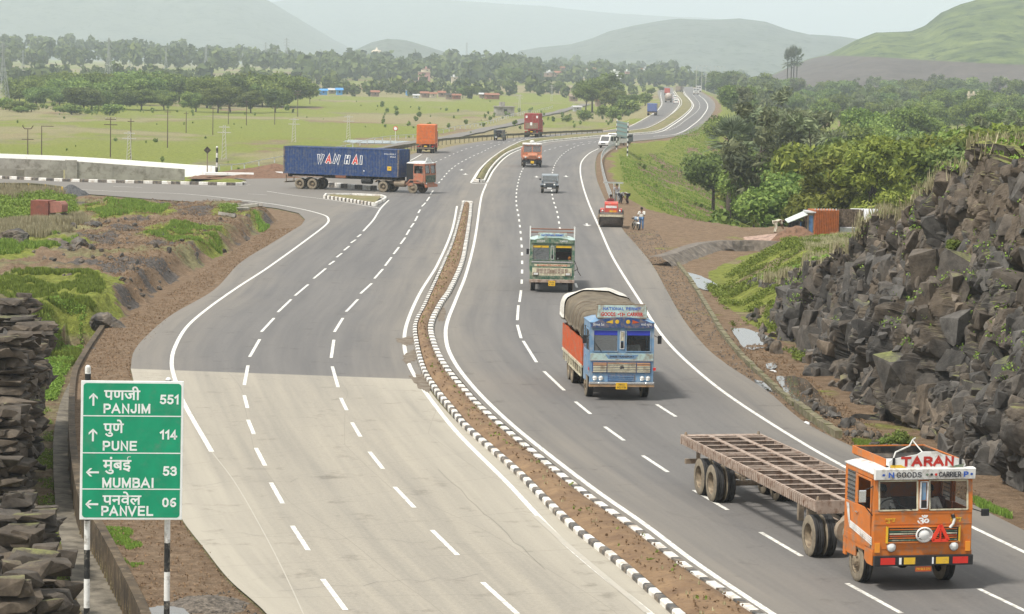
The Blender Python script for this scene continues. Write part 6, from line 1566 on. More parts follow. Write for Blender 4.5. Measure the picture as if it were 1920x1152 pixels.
# ------------------------------------------------------------------ 7. old bonneted orange truck coming
def bonnet_truck():
 a = G(982.5, 313.5); b = G(1013, 314.5); w = 2.3
 p = (a+b)/2; yaw = math.atan2(-p.y, -p.x)+.03; root = empty('bonneted_truck', (p.x, p.y-1.0, 0), yaw, 'old orange truck with rounded bonnet and white cab roof, seen from the front', 'truck')
 h = 1.12
 V_o2 = pm('paint_faded_orange', (.52, .17, .08), dirtamt=.35)
 m = MB(); m.prism([(.0, -.5, 1.0), (.02, -.55, 1.4), (-.15, -.5, 1.62), (-1.2, -.6, 1.75), (-1.2, -.6, 1.0)], (0, 1.1, 0)); m.build('bonnet', V_o2, root, bevel=.12, seg=3)
 m = MB(); m.bx(.01, .05, -.42, .42, .98, 1.42, 1); [m.bx(.05, .07, -.4+i*.1, -.36+i*.1, .98, 1.42, 0) for i in range(9)]; m.build('grille', [V_o2, V_rust], root)
 for s in (-1, 1):
  m = MB(); m.prism([(-.1, s*.82-.3, .95), (.0, s*.82-.3, 1.25), (-.3, s*.82-.3, 1.42), (-1.2, s*.82-.3, 1.45), (-1.4, s*.82-.3, .8)], (0, .6, 0)); w_ = m.build('wing', V_o2, root, bevel=.12, seg=3)
  headlight(root, .0, s*.8, 1.2, .1)
 m = MB(); m.prism([(-1.2, -h, .8), (-1.2, -h, 1.75), (-1.3, -h, 2.6), (-2.7, -h, 2.6), (-2.7, -h, .8)], (0, 2*h, 0)); m.build('cab_body', V_o2, root, bevel=.06)
 m = MB(); m.bx(-2.75, -1.18, -h-.02, h+.02, 2.6, 2.85); m.build('roof', V_white, root, bevel=.1, seg=3)
 m = MB(); m.ball((-1.7, 0, 3.0), .28, sc=(1, 1.1, .7)); m.build('roof_bundle', V_cloth, root)
 for s in (-1, 1): m = MB(); a_, b_ = sorted((s*.05, s*1.0)); m.prism([(-1.19, a_, 1.82), (-1.19, b_, 1.82), (-1.28, b_, 2.52), (-1.28, a_, 2.52)], (.01, 0, 0)); m.build('windscreen', V_glassd, root)
 m = MB(); m.bx(.05, .18, -1.15, 1.15, .62, .86); m.build('bumper', V_blackp, root); m = MB(); m.bx(.18, .2, -.2, .2, .5, .8); m.build('number_plate', V_plate, root)
 m = MB(); m.bx(-7.4, -2.9, -1.15, 1.15, 1.0, 2.1); m.build('load_body', V_redor, root)
 chassis(root, -.1, -7.2, .8, .4, V_dark, (-.8, -5.6))
 for s in (-1, 1): wheel(root, -.8, s*1.1, .48, .24, simple=True); wheel(root, -5.6, s*1.15, .48, .24, dual=True, simple=True)
bonnet_truck()
# ------------------------------------------------------------------ jeeps, vans, cars
def jeep(uv, yaw, label, body, front=True, top=None, group=None):
 p = G(*uv); root = empty('jeep', (p.x, p.y, 0), yaw, label, 'jeep', group)
 h = .78; top = top or body
 m = MB(); m.prism([(0, -.55, .55), (0, -.55, 1.0), (-1.3, -.6, 1.08), (-1.3, -.6, .55)], (0, 1.15, 0)); m.build('bonnet', body, root, bevel=.04)
 m = MB(); m.bx(-3.6, -1.3, -h, h, .5, 1.12); m.build('body', body, root, bevel=.04)
 m = MB(); m.bx(.002, .03, -.35, .35, .62, .96, 0); [m.bx(.03, .045, -.33+i*.095, -.3+i*.095, .64, .94, 1) for i in range(8)]; m.build('grille', [V_blackp, body], root)
 for s in (-1, 1):
  m = MB(); m.prism([(-.0, s*.72-.16, .78), (-.1, s*.72-.16, .9), (-.95, s*.72-.16, .9), (-1.3, s*.72-.16, .55), (-1.2, s*.72-.16, .5), (-.9, s*.72-.16, .84), (-.1, s*.72-.16, .84)], (0, .32, 0)); m.build('wing', body, root)
  headlight(root, .0, s*.46, .82, .09, n=14)
  wheel(root, -.5, s*.8, .36, .2, simple=True); wheel(root, -2.85, s*.8, .36, .2, simple=True)
  m = MB(); m.bx(-2.1, -1.4, s*h-.01, s*h+.01, 1.15, 1.6); m.bx(-3.4, -2.3, s*h-.01, s*h+.01, 1.15, 1.6); m.build('side_window', V_blackp, root)
 m = MB(); m.prism([(-1.28, -h, 1.1), (-1.45, -h, 1.72), (-3.6, -h, 1.72), (-3.6, -h, 1.1)], (0, 2*h, 0)); m.build('canopy', top, root, bevel=.05)
 m = MB(); m.prism([(-1.27, -h+.08, 1.16), (-1.27, h-.08, 1.16), (-1.4, h-.08, 1.62), (-1.4, -h+.08, 1.62)], (.012, 0, 0)); m.build('windscreen', V_glassd, root)
 m = MB(); m.bx(-3.62, -3.605, -.5, .5, 1.2, 1.6); m.build('rear_window', V_blackp, root)
 m = MB(); m.lathe([(.2, 0), (.34, .0), (.36, .08), (.34, .16), (.2, .16)], (-3.78, 0, .95), (1, 0, 0), 18); m.build('spare_wheel', V_tyre, root)
 m = MB(); m.bx(.02, .12, -.75, .75, .45, .56); m.build('bumper', V_dark, root); m = MB(); m.bx(.12, .13, -.22, .22, .44, .56); m.build('number_plate', V_txt_w, root)
 m = MB(); m.bx(-3.72, -3.64, .2, .55, .5, .62); m.build('number_plate', V_txt_w, root)
 m = MB(); m.bx(-.15-1.2, -.1-1.2, -h-.22, -h-.05, 1.2, 1.35); m.build('mirror', V_blackp, root)
 return root
V_jeep = pm('paint_grey_blue', (.11, .14, .17), dirtamt=.3)
V_jtop = pm('canvas_grey', (.28, .32, .35), .9, dirtamt=.2)
p = G(1030, 367); jeep((1030, 363), math.atan2(-p.y, -p.x)-.02, 'dark grey jeep with pale canvas top coming behind the bonneted orange truck', V_jeep, top=V_jtop)
p = G(937, 270); jeep((940, 263), dir_of((935, 268), (975, 260)), 'small dark green jeep driving away between the orange and the red container trucks', pm('paint_dark_green', (.03, .05, .045)), top=pm('canvas_dark', (.06, .08, .09)))
def van(uv, yaw, label, body, group=None, L=3.9, W=1.6, H=1.85, z=None, name='van', cat='van', strip=None):
 p = G(*uv); root = empty(name, (p.x, p.y, 0), yaw, label, cat, group); h = W/2
 m = MB(); m.prism([(0, -h, .35), (0.02, -h, .85), (-.35, -h, 1.0), (-.8, -h, H-.05), (-1.0, -h, H), (-L+.1, -h, H), (-L, -h, 1.0), (-L, -h, .35)], (0, W, 0)); m.build('body', body, root, bevel=.08, seg=3)
 m = MB(); m.prism([(-.37, -h+.12, 1.04), (-.37, h-.12, 1.04), (-.76, h-.16, H-.14), (-.76, -h+.16, H-.14)], (.02, 0, .01)); m.build('windscreen', V_blackp, root)
 m = MB(); m.bx(-L-.012, -L+.06, -h+.18, h-.18, 1.05, H-.2); m.build('rear_window', V_blackp, root)
 for s in (-1, 1):
  m = MB(); m.bx(-1.7, -.9, s*h-.008, s*h+.008, 1.05, H-.2); m.bx(-L+.3, -1.85, s*h-.008, s*h+.008, 1.05, H-.2); m.build('side_window', V_blackp, root)
  m = MB(); m.bx(-.02, .03, s*(h-.22)-.12, s*(h-.22)+.12, .62, .76); m.build('headlight', V_lamp, root); m = MB(); m.bx(-L-.02, -L+.02, s*(h-.1)-.06, s*(h-.1)+.06, .6, .95); m.build('tail_lamp', V_redl, root)
  for x in (-.6, -L+.75): wheel(root, x, s*(h-.02), .3, .17, simple=True)
 m = MB(); m.bx(-.03, .07, -h+.02, h-.02, .34, .5); m.build('bumper', V_dark, root)
 m = MB(); m.bx(.01, .035, -.35, .35, .6, .74); m.build('grille', V_blackp, root)
 return root
vy = dir_of((1160, 267), (1118, 290))-.3
van((1131, 278), vy-.1, 'white van coming round the bend beside the start of the guard rail', V_white)
p_ = vy; van((1143, 273), p_-.2, 'white van directly behind the first white van in the bend', V_white); van((1151, 270.5), p_-.3, 'dark car last of the three beside the big road sign', V_jeep, H=1.5, name='car', cat='car')
# far traffic on the bend
def far_truck(uv, yaw, label, cabm, loadm, kind='box', rear=False, L=7.5, group=None):
 p = G(*uv); root = empty('tanker_truck' if kind == 'tank' else 'cargo_truck', (p.x, p.y, 0), yaw, label, 'tanker' if kind == 'tank' else 'truck', group)
 off = L if rear else 0
 for ch in (0,):
  mini_cab(root, cabm, V_white if kind != 'box' else cabm, x=off, board=False)
 if kind == 'tank':
  m = MB(); m.lathe([(.001, 0), (.9, .12), (1.12, .45), (1.12, L-2.9), (.9, L-2.5), (.001, L-2.4)], (off-L+.1, 0, 2.15), (1, 0, 0), 20); m.build('tank', loadm, root)
 else:
  m = MB(); m.bx(off-L, off-2.05, -1.18, 1.18, 1.05, 3.0 if kind == 'box' else 2.2); [m.bx(off-L-.02, off-L+.0, -1.1, 1.1, 1.2+i*.4, 1.3+i*.4) for i in range(4)]; m.build('load_body', loadm, root, bevel=.03)
 chassis(root, off-.1, off-L, .85, .4, V_dark)
 m = MB(); m.bx(off-L-.05, off-L, -1.1, 1.1, .6, .8); m.build('rear_guard', V_dust, root)
 for s in (-1, 1): wheel(root, off-1.2, s*1.15, .5, .26, simple=True); wheel(root, off-L+1.6, s*1.18, .5, .26, dual=True, simple=True)
 return root
far_truck((1222, 217), dir_of((1205, 225), (1232, 208)), 'blue truck driving away alone on the far bend', V_dblue, pm('load_blue', (.07, .13, .36)), rear=True)
far_truck((1253, 192.5), dir_of((1253, 195), (1257, 183)), 'tanker truck with pale barrel driving away on the far bend', V_dust, pm('tank_pale', (.55, .47, .42)), 'tank', rear=True)
far_truck((1251, 179), dir_of((1253, 185), (1249, 176)), 'dark red truck ahead of the pale tanker on the far bend', V_red, V_red, rear=True)
far_truck((1271, 174), dir_of((1265, 180), (1266, 171))-.2, 'white truck farthest ahead of the white cars on the far bend', V_white, V_dust, rear=True)
van((1267.5, 195), dir_of((1267, 200), (1268, 188)), 'white car nearest behind the tanker on the far bend', V_white, H=1.5, name='car', cat='car')
van((1265.5, 187), dir_of((1267, 195), (1265, 181)), 'white car beside the tanker on the far bend', V_white, H=1.5, name='car', cat='car')
far_truck((1305, 178), dir_of((1303, 173), (1311, 184)), 'white truck coming down the far end of the right carriageway', V_white, V_dust)
far_truck((1310, 173), dir_of((1303, 170), (1311, 180)), 'second white truck right behind the first at the far end of the road', V_white, V_white)
for k, (u, v, lb) in enumerate(((1340, 171, 'white lorry parked beside the road at its far end'), (1352, 173, 'low white van parked right of the white lorry at the far end'), (1392, 190, 'white van parked among the trees right of the far bend'))):
 van((u, v), 2.4+k*.7, lb, V_white, H=2.4 if k == 0 else 1.9, L=6 if k == 0 else 4.5)
# ------------------------------------------------------------------ road roller and its driver
def roller():
 a = G(1128, 427); b = G(1163.5, 426.5); c = (a+b)/2; yaw = -PI/2-.03
 root = empty('road_roller', (c.x, c.y+.5, 0), yaw, 'red road roller with a wide steel drum working at the edge of the tarmac', 'road roller')
 V_rr = pm('roller_red', (.55, .07, .05), dirtamt=.2)
 m = MB(); m.lathe([(.5, -.86), (.56, -.84), (.56, .84), (.5, .86), (.1, .8)], (0, 0, .56), (0, 1, 0), 32); m.lathe([(.1, -.8), (.5, -.86)], (0, 0, .56), (0, 1, 0), 32); m.build('drum', mat('drum_steel', (.12, .1, .085), .5, metal=.4, var=.2), root)
 m = MB()
 for s in (-1, 1): m.bx(-.75, .62, s*.93-.03, s*.93+.03, .5, .75)
 m.bx(.58, .7, -.96, .96, .78, 1.0); m.bx(-.8, -.7, -.96, .96, .5, .95); m.build('drum_frame', V_dust, root)
 m = MB(); m.bx(.7, .715, -.85, .85, .82, .96); m.build('painted_panel', V_cream, root)
 m = MB(); m.prism([(-.35, -.5, .95), (-.35, -.5, 1.75), (-.5, -.5, 1.85), (-2.0, -.5, 1.85), (-2.0, -.5, .8), (-.6, -.5, .8)], (0, 1.0, 0)); m.build('engine_hood', V_rr, root, bevel=.04)
 m = MB(); m.bx(-.352, -.335, -.42, .42, 1.42, 1.6, 0); m.bx(-.352, -.33, -.12, .12, 1.0, 1.25, 1); m.bx(-.352, -.335, .15, .4, 1.05, 1.25, 2); m.build('front_plate', [V_white, V_yel, V_amber], root)
 for s in (-1, 1): m = MB(); m.bx(-1.9, -.5, s*.68-.14, s*.68+.14, .9, 1.35); m.build('side_tank', V_rr, root, bevel=.03); headlight(root, -.5, s*.66, 1.2, .08, n=12)
 m = MB()
 for s in (-1, 1): m.tube((.6, s*.93, .95), (.6, s*.93, 1.3), .02); m.tube((.6, s*.93, 1.3), (-.5, s*.93, 1.3), .02)
 m.build('hand_rail', V_blackp, root)
 m = MB(); m.bx(-2.9, -2.0, -.7, .7, .75, 1.0); m.build('platform', V_rr, root); m = MB(); m.bx(-2.7, -2.25, -.25, .25, 1.0, 1.45); m.bx(-2.75, -2.68, -.25, .25, 1.45, 1.9); m.build('seat', V_blackp, root)
 m = MB(); m.tube((-2.0, 0, 1.0), (-2.1, 0, 1.75), .03); m.lathe([(.2, -.015), (.22, 0), (.2, .015)], (-2.1, 0, 1.75), (.3, 0, 1), 16); m.build('steering_wheel', V_blackp, root)
 for s in (-1, 1): wheel(root, -2.5, s*.95, .6, .4, simple=True)
 person((c.x+.03, c.y+.5+2.45, 1.42), yaw, 'sit', C_maroon, C_dark, 'roller driver in a maroon vest seated high on the red road roller')
roller()
def motorbike():
 p = G(1196, 430); yaw = -PI/2+.25; root = empty('motorcycle', (p.x, p.y, 0.0), yaw, 'small motorcycle with a white leg shield parked on the bare earth right of the roller', 'motorcycle')
 root.location.z = tz(p.x, p.y)
 for x in (0, -1.25): wheel(root, x, .05, .3, .09, simple=True)
 m = MB(); m.path([(0, 0, .3), (-.22, 0, .95), (-.45, 0, .75), (-.95, 0, .75), (-1.25, 0, .3)], .03); m.path([(-.45, 0, .75), (-.55, 0, .35), (-1.25, 0, .3)], .03); m.build('frame', V_blackp, root)
 m = MB(); m.ball((-.5, 0, .85), .2, sc=(1.3, .7, .8)); m.build('fuel_tank', V_blue, root); m = MB(); m.bx(-1.3, -.68, -.13, .13, .78, .88); m.build('seat', V_blackp, root, bevel=.03)
 m = MB(); m.bx(-.5, -.75, -.13, .13, .3, .6); m.build('engine', V_chrome, root); m = MB(); m.tube((-.2, -.35, 1.02), (-.2, .35, 1.02), .018); m.build('handlebar', V_chrome, root)
 headlight(root, -.1, 0, .88, .09, n=12)
 m = MB(); m.prism([(.05, -.07, .62), (-.3, -.07, .58), (-.3, -.07, .5), (.25, -.07, .5)], (0, .14, 0)); m.build('mud_guard', V_white, root)
 person((p.x+.28, p.y+.42, tz(p.x, p.y)), yaw-.5, 'stand', C_white, C_blue, 'man in white shirt and blue trousers standing astride the parked motorcycle', arms='carry', scale=.98)
motorbike()
for (u, v, rz, ps, sh_, tr_, lb) in ((1163, 381, -.6, 'bend', C_grey, C_dark, 'worker in grey bending at the end of the guard rail'), (1177, 381, PI+.3, 'bend', C_white, C_dark, 'worker in a white shirt bending low at the edge of the grass slope'), (1156, 379, -1.6, 'stride', C_grey, C_grey, 'worker in grey standing under the steel beam by the guard rail')):
 p = G(u, v); person((p.x, p.y, tz(p.x, p.y)), rz, ps, sh_, tr_, lb, arms='carry')
p = G(1453, 436); person((p.x, p.y, tz(p.x, p.y)), .2, 'bend', C_cream, C_cream, 'worker in white bending over a heap left of the roadside stall')
# ================================================================== SIGNS, RAILS, WALLS
S_green = mat('sign_green', (.004, .29, .145), .45, var=.08, scale=2, dirt=(.05, .26, .15), dirtamt=.3, dscale=3)
S_white = mat('sign_white', (.78, .8, .78), .5, var=.04)
S_post = mat('post_white', (.72, .71, .68), .6, var=.06, dirt=(.2, .17, .13), dirtamt=.3, dscale=4)
S_postb = mat('post_black', (.02, .02, .02), .6, var=.2, dirt=(.3, .27, .22), dirtamt=.3, dscale=6)
def striped(root, x, y, z0, z1, r=.055, band=.5, start=0, cap=True, name='post', n=14):
 m = MB(); z = z0; k = start
 while z < z1-1e-3:
  e = min(z1, z+band); m.tube((x, y, z), (x, y, e), r, n=n, mi=k % 2, cap=False); z = e; k += 1
 if cap: m.ball((x, y, z1), r*1.02, n, 6, mi=0)
 return m.build(name, [S_post, S_postb], root)
def big_sign():
 D = 56.0; c = GD(247, 845, D); root = empty('direction_sign', (c.x, D, 0), 0, 'green four-row direction sign on black and white posts, PANJIM to PANVEL', 'road sign')
 pb = tz(c.x, D)
 l = GD(165, 1000, D+.12); r = GD(312, 1000, D+.12)
 zt = GD(165, 690, D).z; zb = GD(312, 716, D).z
 for p, ztop, st, py in ((l, zt, 0, .0), (r, zb, 1, .27)):
  # bands counted downward from the top
  m = MB(); z = ztop; k = 1 if p is r else 0; first = .12 if p is l else .35
  seq = []
  while z > pb: e = max(pb-.05, z-(first if not seq else .615)); seq.append((z, e, k)); z = e; k += 1
  off = p.x-c.x
  for a, b, k in seq: m.tube((off, py, b), (off, py, a), .062, n=16, mi=k % 2, cap=False)
  m.ball((off, py, ztop), .062, 14, 6, mi=0); m.build('post', [S_post, S_postb], root)
 pan = MB(); W, H = 2.11, 2.91; pan.bx(-W/2, W/2, -.02, .02, -H/2, H/2)
 po = pan.build('panel', S_white, root, bevel=.01); po.location = (0, 0, c.z); po.rotation_euler = (0, R(.4), R(8))
 g = MB(); ins = .05; rr = .07; n = 6; P = []
 for (cx, cz, a0) in ((W/2-ins-rr, H/2-ins-rr, 0), (-W/2+ins+rr, H/2-ins-rr, 90), (-W/2+ins+rr, -H/2+ins+rr, 180), (W/2-ins-rr, -H/2+ins+rr, 270)):
  for i in range(n+1): a = R(a0+90*i/n); P.append((cx+math.cos(a)*rr, -.024, cz+math.sin(a)*rr))
 g.prism(P, (0, .003, 0)); g.build('green_field', S_green, po)
 k = W/700.; yl = -.0245
 def X(cx, cy): return (cx-(430-(cy-112)*(22/963.)))*k
 def Z(cy): return (593-cy)*k
 m = MB()
 for cy in (353, 610, 861): m.bx(-W/2+.05, W/2-.05, yl-.003, yl, Z(cy)-.011, Z(cy)+.011)
 m.build('divider', S_white, po)
 for body, x0, x1, y0, y1, b in (('\u092a\u0923\u091c\u0940', 235, 482, 148, 242, .006), ('PANJIM', 230, 548, 268, 335, .006), ('551', 615, 742, 203, 270, .008),
   ('\u092a\u0941\u0923\u0947', 228, 367, 378, 498, .006), ('PUNE', 222, 455, 526, 594, .006), ('114', 612, 731, 448, 514, .008),
   ('\u092e\u0941\u0902\u092c\u0908', 221, 416, 634, 757, .006), ('MUMBAI', 216, 566, 782, 852, .006), ('53', 631, 726, 700, 768, .008),
   ('\u092a\u0928\u0935\u0947\u0932', 217, 482, 878, 972, .006), ('PANVEL', 207, 562, 978, 1048, .006), ('06', 625, 720, 920, 986, .008)):
  cy = (y0+y1)/2
  if ord(body[0]) < 128: stroke(body, S_white, po, (X((x0+x1)/2, cy), yl, Z(cy)), RS, (x1-x0)*k, (y1-y0)*k, .19)
  else: text('lettering', body, .3, S_white, po, (X((x0+x1)/2, cy), yl-.001, Z(cy)), RS, .003, b, fit=((x1-x0)*k, (y1-y0)*k))
 for cx, cy, up in ((162, 240, 1), (156, 486, 1), (150, 745, 0), (143, 967, 0)):
  m = MB(); x, z = X(cx, cy), Z(cy); L = 44*k
  E_ = (lambda a, b: (x+a, yl-.003, z+b)) if up else (lambda a, b: (x-b, yl-.003, z+a))
  m.beam(E_(0, -L), E_(0, L*.8), .003, .04) if False else None
  t = .02
  m.prism([E_(-t, -L), E_(t, -L), E_(t, L*.75), (E_(-t, L*.75))], (0, .004, 0))
  for s in (-1, 1): m.prism([E_(0, L), E_(s*L*.66, L*.38), E_(s*L*.66, L*.02), E_(0, L*.66)], (0, .0035, 0))
  m.build('arrow', S_white, po)
big_sign()
def plain_sign():
 a = G(1156, 279); b = G(1176.5, 285); root = empty('direction_sign', (a.x, a.y, 0), 0, 'green road sign seen from behind on two striped posts at the embankment edge', 'road sign')
 for p, t in ((a, 1), (b, 0)): striped(root, p.x-a.x, p.y-a.y, -.6, 4.2, .09, .36, t, n=8)
 ang = math.atan2(b.y-a.y, b.x-a.x); L = (b-a).length
 m = MB(); m.bx(.1, L-.1, -.03, .03, 1.9, 4.1); o = m.build('panel', mat('sign_back', (.16, .27, .25), .6, dirt=(.25, .27, .26), dirtamt=.3), root); o.rotation_euler = (0, 0, ang)
 m = MB(); [m.bx(.1, L-.1, -.08, -.03, z-.03, z+.03) for z in (2.1, 2.7, 3.3, 3.9)]; m.build('frame', V_dust, o)
plain_sign()
def small_post(u, v, h, label, name='marker_post', cat='post', r=.06):
 p = G(u, v); root = empty(name, (p.x, p.y, tz(p.x, p.y)-.05), 0, label, cat); striped(root, 0, 0, 0, h, r, .5, 0, n=10); return root, p
r_, p_ = small_post(406.5, 330, 3.1, 'black and white striped post at the end of the white parapet', r=.11)
m = MB(); m.tube((-1.0, 0, 0), (-1.0, 0, 2.9), .06); m.box((-1.0, -.05, 2.75), (.55, .05, .55), (0, R(45), 0), 1); o = m.build('warning_sign', [V_dust, V_dark]); o.location = (p_.x, p_.y, -.1); tag(o, 'small diamond sign on a thin post beside the striped post', 'road sign')
p = G(752, 262, -1.5); root = empty('warning_sign', (p.x-1, p.y, tz(p.x, p.y)), 0, 'small round red and white sign beyond the orange container truck', 'road sign')
m = MB(); m.tube((0, 0, 0), (0, 0, 2.6), .05); m.build('post', S_post, root); m = MB(); m.lathe([(.42, 0), (.42, .03), (.3, .031)], (0, -.02, 2.6), (0, -1, 0), 18); m.lathe([(.3, .032), (.001, .032)], (0, -.02, 2.6), (0, -1, 0), 18, 1); m.build('panel', [V_redl, S_white], root)
G_steel = mat('galvanised', (.55, .56, .55), .45, metal=.3, var=.1, dirt=(.3, .27, .22), dirtamt=.3)
G_olive = mat('rail_weathered', (.1, .095, .05), .75, var=.2, dirt=(.2, .16, .09), dirtamt=.4)
def guardrail(px, label, mt, mp, h=.75, post=2.0, off=0.0, name='guard_rail', z=None, double=False, w=.32, posth=0):
 pts = resample(smooth(GP(px), 6), post); zz = [(-.05 if z is None else z) for p in pts]
 root = empty(name, (pts[0].x, pts[0].y, zz[0]), 0, label, 'guard rail')
 m = MB(); n = len(pts); V = []; prof = [(-w/2, 0), (-w*.4, .05), (-w*.2, .05), (-w*.08, 0), (w*.08, 0), (w*.2, .05), (w*.4, .05), (w/2, 0)]
 for i, p in enumerate(pts):
  d = (pts[min(i+1, n-1)]-pts[max(i-1, 0)]).normalized(); q = Vector((d.y, -d.x, 0))
  for (a, b) in prof: V.append((p.x-pts[0].x+q.x*b, p.y-pts[0].y+q.y*b, h-w/2+a+.02*math.sin(i*2.3)))
 k = len(prof); F = [(i*k+j, i*k+j+1, (i+1)*k+j+1, (i+1)*k+j) for i in range(n-1) for j in range(k-1)]
 link('beam', npmesh('beam', V, F, mt, smooth_=False), root)
 P = [p-pts[0] for p in pts]
 for p in P[:100]: q = MB(); q.bx(p.x-.05, p.x+.05, p.y-.05, p.y+.05, -.3, h-.02+posth); q.build('post', mp, root)
 return root
guardrail([(640, 306), (700, 293), (745, 284), (780, 278.5), (823, 270.5), (877, 265.5), (928, 261.5), (983, 258.5), (1037, 255.5), (1130, 251)], 'long dark weathered guard rail along the far side of the left carriageway', G_olive, G_olive, h=.85, post=2.6, w=.36)
guardrail([(1146, 378), (1136, 350), (1129, 322), (1127, 304), (1132, 291), (1144, 281), (1158, 276)], 'pale galvanised guard rail curving along the right edge of the road', G_steel, G_steel, h=.8, post=2.5, w=.42)
g = G(1150, 372); m = MB(); m.beam((g.x-.95, g.y, 1.45), (g.x+.9, g.y+.4, 1.4), .1, .14); m.bx(g.x-.02, g.x+.06, g.y+.1, g.y+.18, -.2, 1.35); m.bx(g.x+.5, g.x+.58, g.y+.25, g.y+.33, -.2, 1.35); o = m.build('steel_beam', G_steel); tag(o, 'pale steel beam propped level on posts above the workers', 'beam')
guardrail([(-200, 366), (0, 362), (40, 362), (90, 365), (124, 371)], 'rusty dark guard rail with yellow posts at the left edge beside the side road', G_olive, V_yel, h=1.1, post=2.2, w=.3, z=-.2)
# concrete approach wall with the dark opening, and the white parapet behind
C_conc = mat('concrete_old', (.36, .335, .295), .9, var=.12, scale=.8, dirt=(.17, .15, .12), dirtamt=.4, dscale=1.2, bump=.3, bscale=8, coord='World')
C_wht = mat('parapet_white', (.9, .9, .88), .6, var=.03, scale=1, coord='World', dirt=(.5, .47, .42), dirtamt=.1)
def wall():
 A = G(346, 335); B = G(-160, 330); d = (B-A); L = d.length; d.normalize()
 root = empty('concrete_wall', (A.x, A.y, 0), math.atan2(d.y, d.x), 'grey concrete bridge side wall with a dark opening below, beside the side road', 'wall')
 L0 = (G(122, 333)-A).length; s = L/(346+160)
 def sec(x0, x1, t0, t1, zb, th=.35):
  return [(x0, 0, zb), (x1, 0, zb), (x1, 0, t1), (x0, 0, t0)]
 def top(x): return .95+1.15*min(1, x/ (L*.7))
 m = MB(); xs = [0, L*.15, L*.27, L0-1.2]
 for a, b in zip(xs, xs[1:]): m.prism(sec(a+.01, b-.01, top(a), top(b), -.2), (0, .35, 0))
 m.build('wall_panel', C_conc, root)
 m = MB(); m.prism(sec(L0-1.18, L0, top(L0)+.06, top(L0)+.06, -.2), (0, .5, 0)); m.build('pillar', C_conc, root)
 m = MB(); m.prism([(L0+.02, 0, .75), (L, 0, .95), (L, 0, top(L)), (L0+.02, 0, top(L0))], (0, .35, 0)); m.build('deck_edge', C_conc, root)
 m = MB(); m.bx(L0+.02, L, -3.2, -3.0, -.3, .9); m.bx(L0+.02, L, -3.0, .0, .93, 1.0) if False else None; m.build('inner_wall', C_conc, root)
 m = MB(); [m.bx(L0+4+i*7, L0+4.8+i*7, -1.2, -.4, -.3, .75) for i in range(3)]; m.build('pier', C_conc, root)
wall()
def parapet():
 px = [(403, 330), (345, 326.5), (212, 318), (100, 312), (0, 309), (-160, 304)]
 P = smooth(GP(px), 5); m = MB()
 hs = np.interp(np.linspace(0, 5, len(P)), [0, 1, 2, 3, 4, 5], [1.0, 1.0, 1.1, 1.15, 1.2, 1.25])
 for (a, b, ha, hb) in zip(P, P[1:], hs, hs[1:]):
  d = (b-a).normalized(); q = Vector((-d.y, d.x, 0))*.3
  v = [(a.x, a.y, -.3), (b.x, b.y, -.3), (b.x-q.x, b.y-q.y, -.3), (a.x-q.x, a.y-q.y, -.3), (a.x, a.y, ha), (b.x, b.y, hb), (b.x-q.x, b.y-q.y, hb), (a.x-q.x, a.y-q.y, ha)]
  m.add(v, [(0, 1, 5, 4), (2, 3, 7, 6), (4, 5, 6, 7), (0, 4, 7, 3), (1, 2, 6, 5)])
 tag(m.build('parapet', C_wht), 'long bright white parapet wall behind the concrete wall', 'wall')
parapet()
# stone pitching wall on the right below the lay-by, drain kerb
C_moss = mat('mossy_concrete', (.2, .17, .11), .95, var=.3, scale=2, dirt=(.1, .11, .04), dirtamt=.5, coord='World')
C_stone = mat('stone_masonry', (.18, .15, .12), .95, var=.25, scale=2, dirt=(.1, .09, .08), dirtamt=.4, bump=.8, bscale=5, coord='World')
def strip_wall(px, h, th, name, label, mt, cat, zb=-.4, zt=None, jag=.03, step=.8):
 P = resample(smooth(GP(px), 6), step); m = MB(); rr = random.Random(7)
 for a, b in zip(P, P[1:]):
  j = rr.uniform(-jag, jag); m.beam((a.x, a.y, (h+zb)/2+j), (b.x, b.y, (h+zb)/2+j), th, h-zb)
 return tag(m.build(name, mt), label, cat)
strip_wall([(1268, 490), (1290, 518), (1310, 548), (1335, 590), (1355, 622), (1378, 652), (1410, 685), (1440, 712), (1470, 740), (1490, 756)], .06, .2, 'drain_kerb', 'thin mossy concrete kerb along the ditch at the foot of the rocks', C_moss, 'kerb')
strip_wall([(1495, 762), (1530, 790), (1560, 810), (1577, 822)], .2, .26, 'drain_kerb', 'broken end length of the ditch kerb nearest the trailer', C_moss, 'kerb')
def masonry(px, h, lean, label, seed):
 P = resample(smooth(GP(px), 6), .5); V = []; n = len(P); rows = 7
 for i, p in enumerate(P):
  d = (P[min(i+1, n-1)]-P[max(i-1, 0)]).normalized(); q = Vector((-d.y, d.x, 0))
  for r in range(rows):
   t = r/(rows-1); j = (hash((i, r, seed)) % 100)/100*.12
   V.append((p.x+q.x*lean*t+j, p.y+q.y*lean*t, -.5+(h+.5)*t))
  V.append((p.x+q.x*(lean+.8), p.y+q.y*(lean+.8), h-.05))
 return tag(link('stone_wall', npmesh('stone_wall', V, gridfaces(n, rows+1), C_stone)), label, 'wall')
masonry([(1275, 498), (1300, 492), (1335, 478), (1362, 470), (1400, 466)], .5, 1.3, 'sloping rough stone pitching wall left of the grassy mound', 3)
masonry([(1380, 470), (1420, 468), (1460, 472), (1500, 480)], .6, .5, 'low stone block wall below the worker in white', 5)
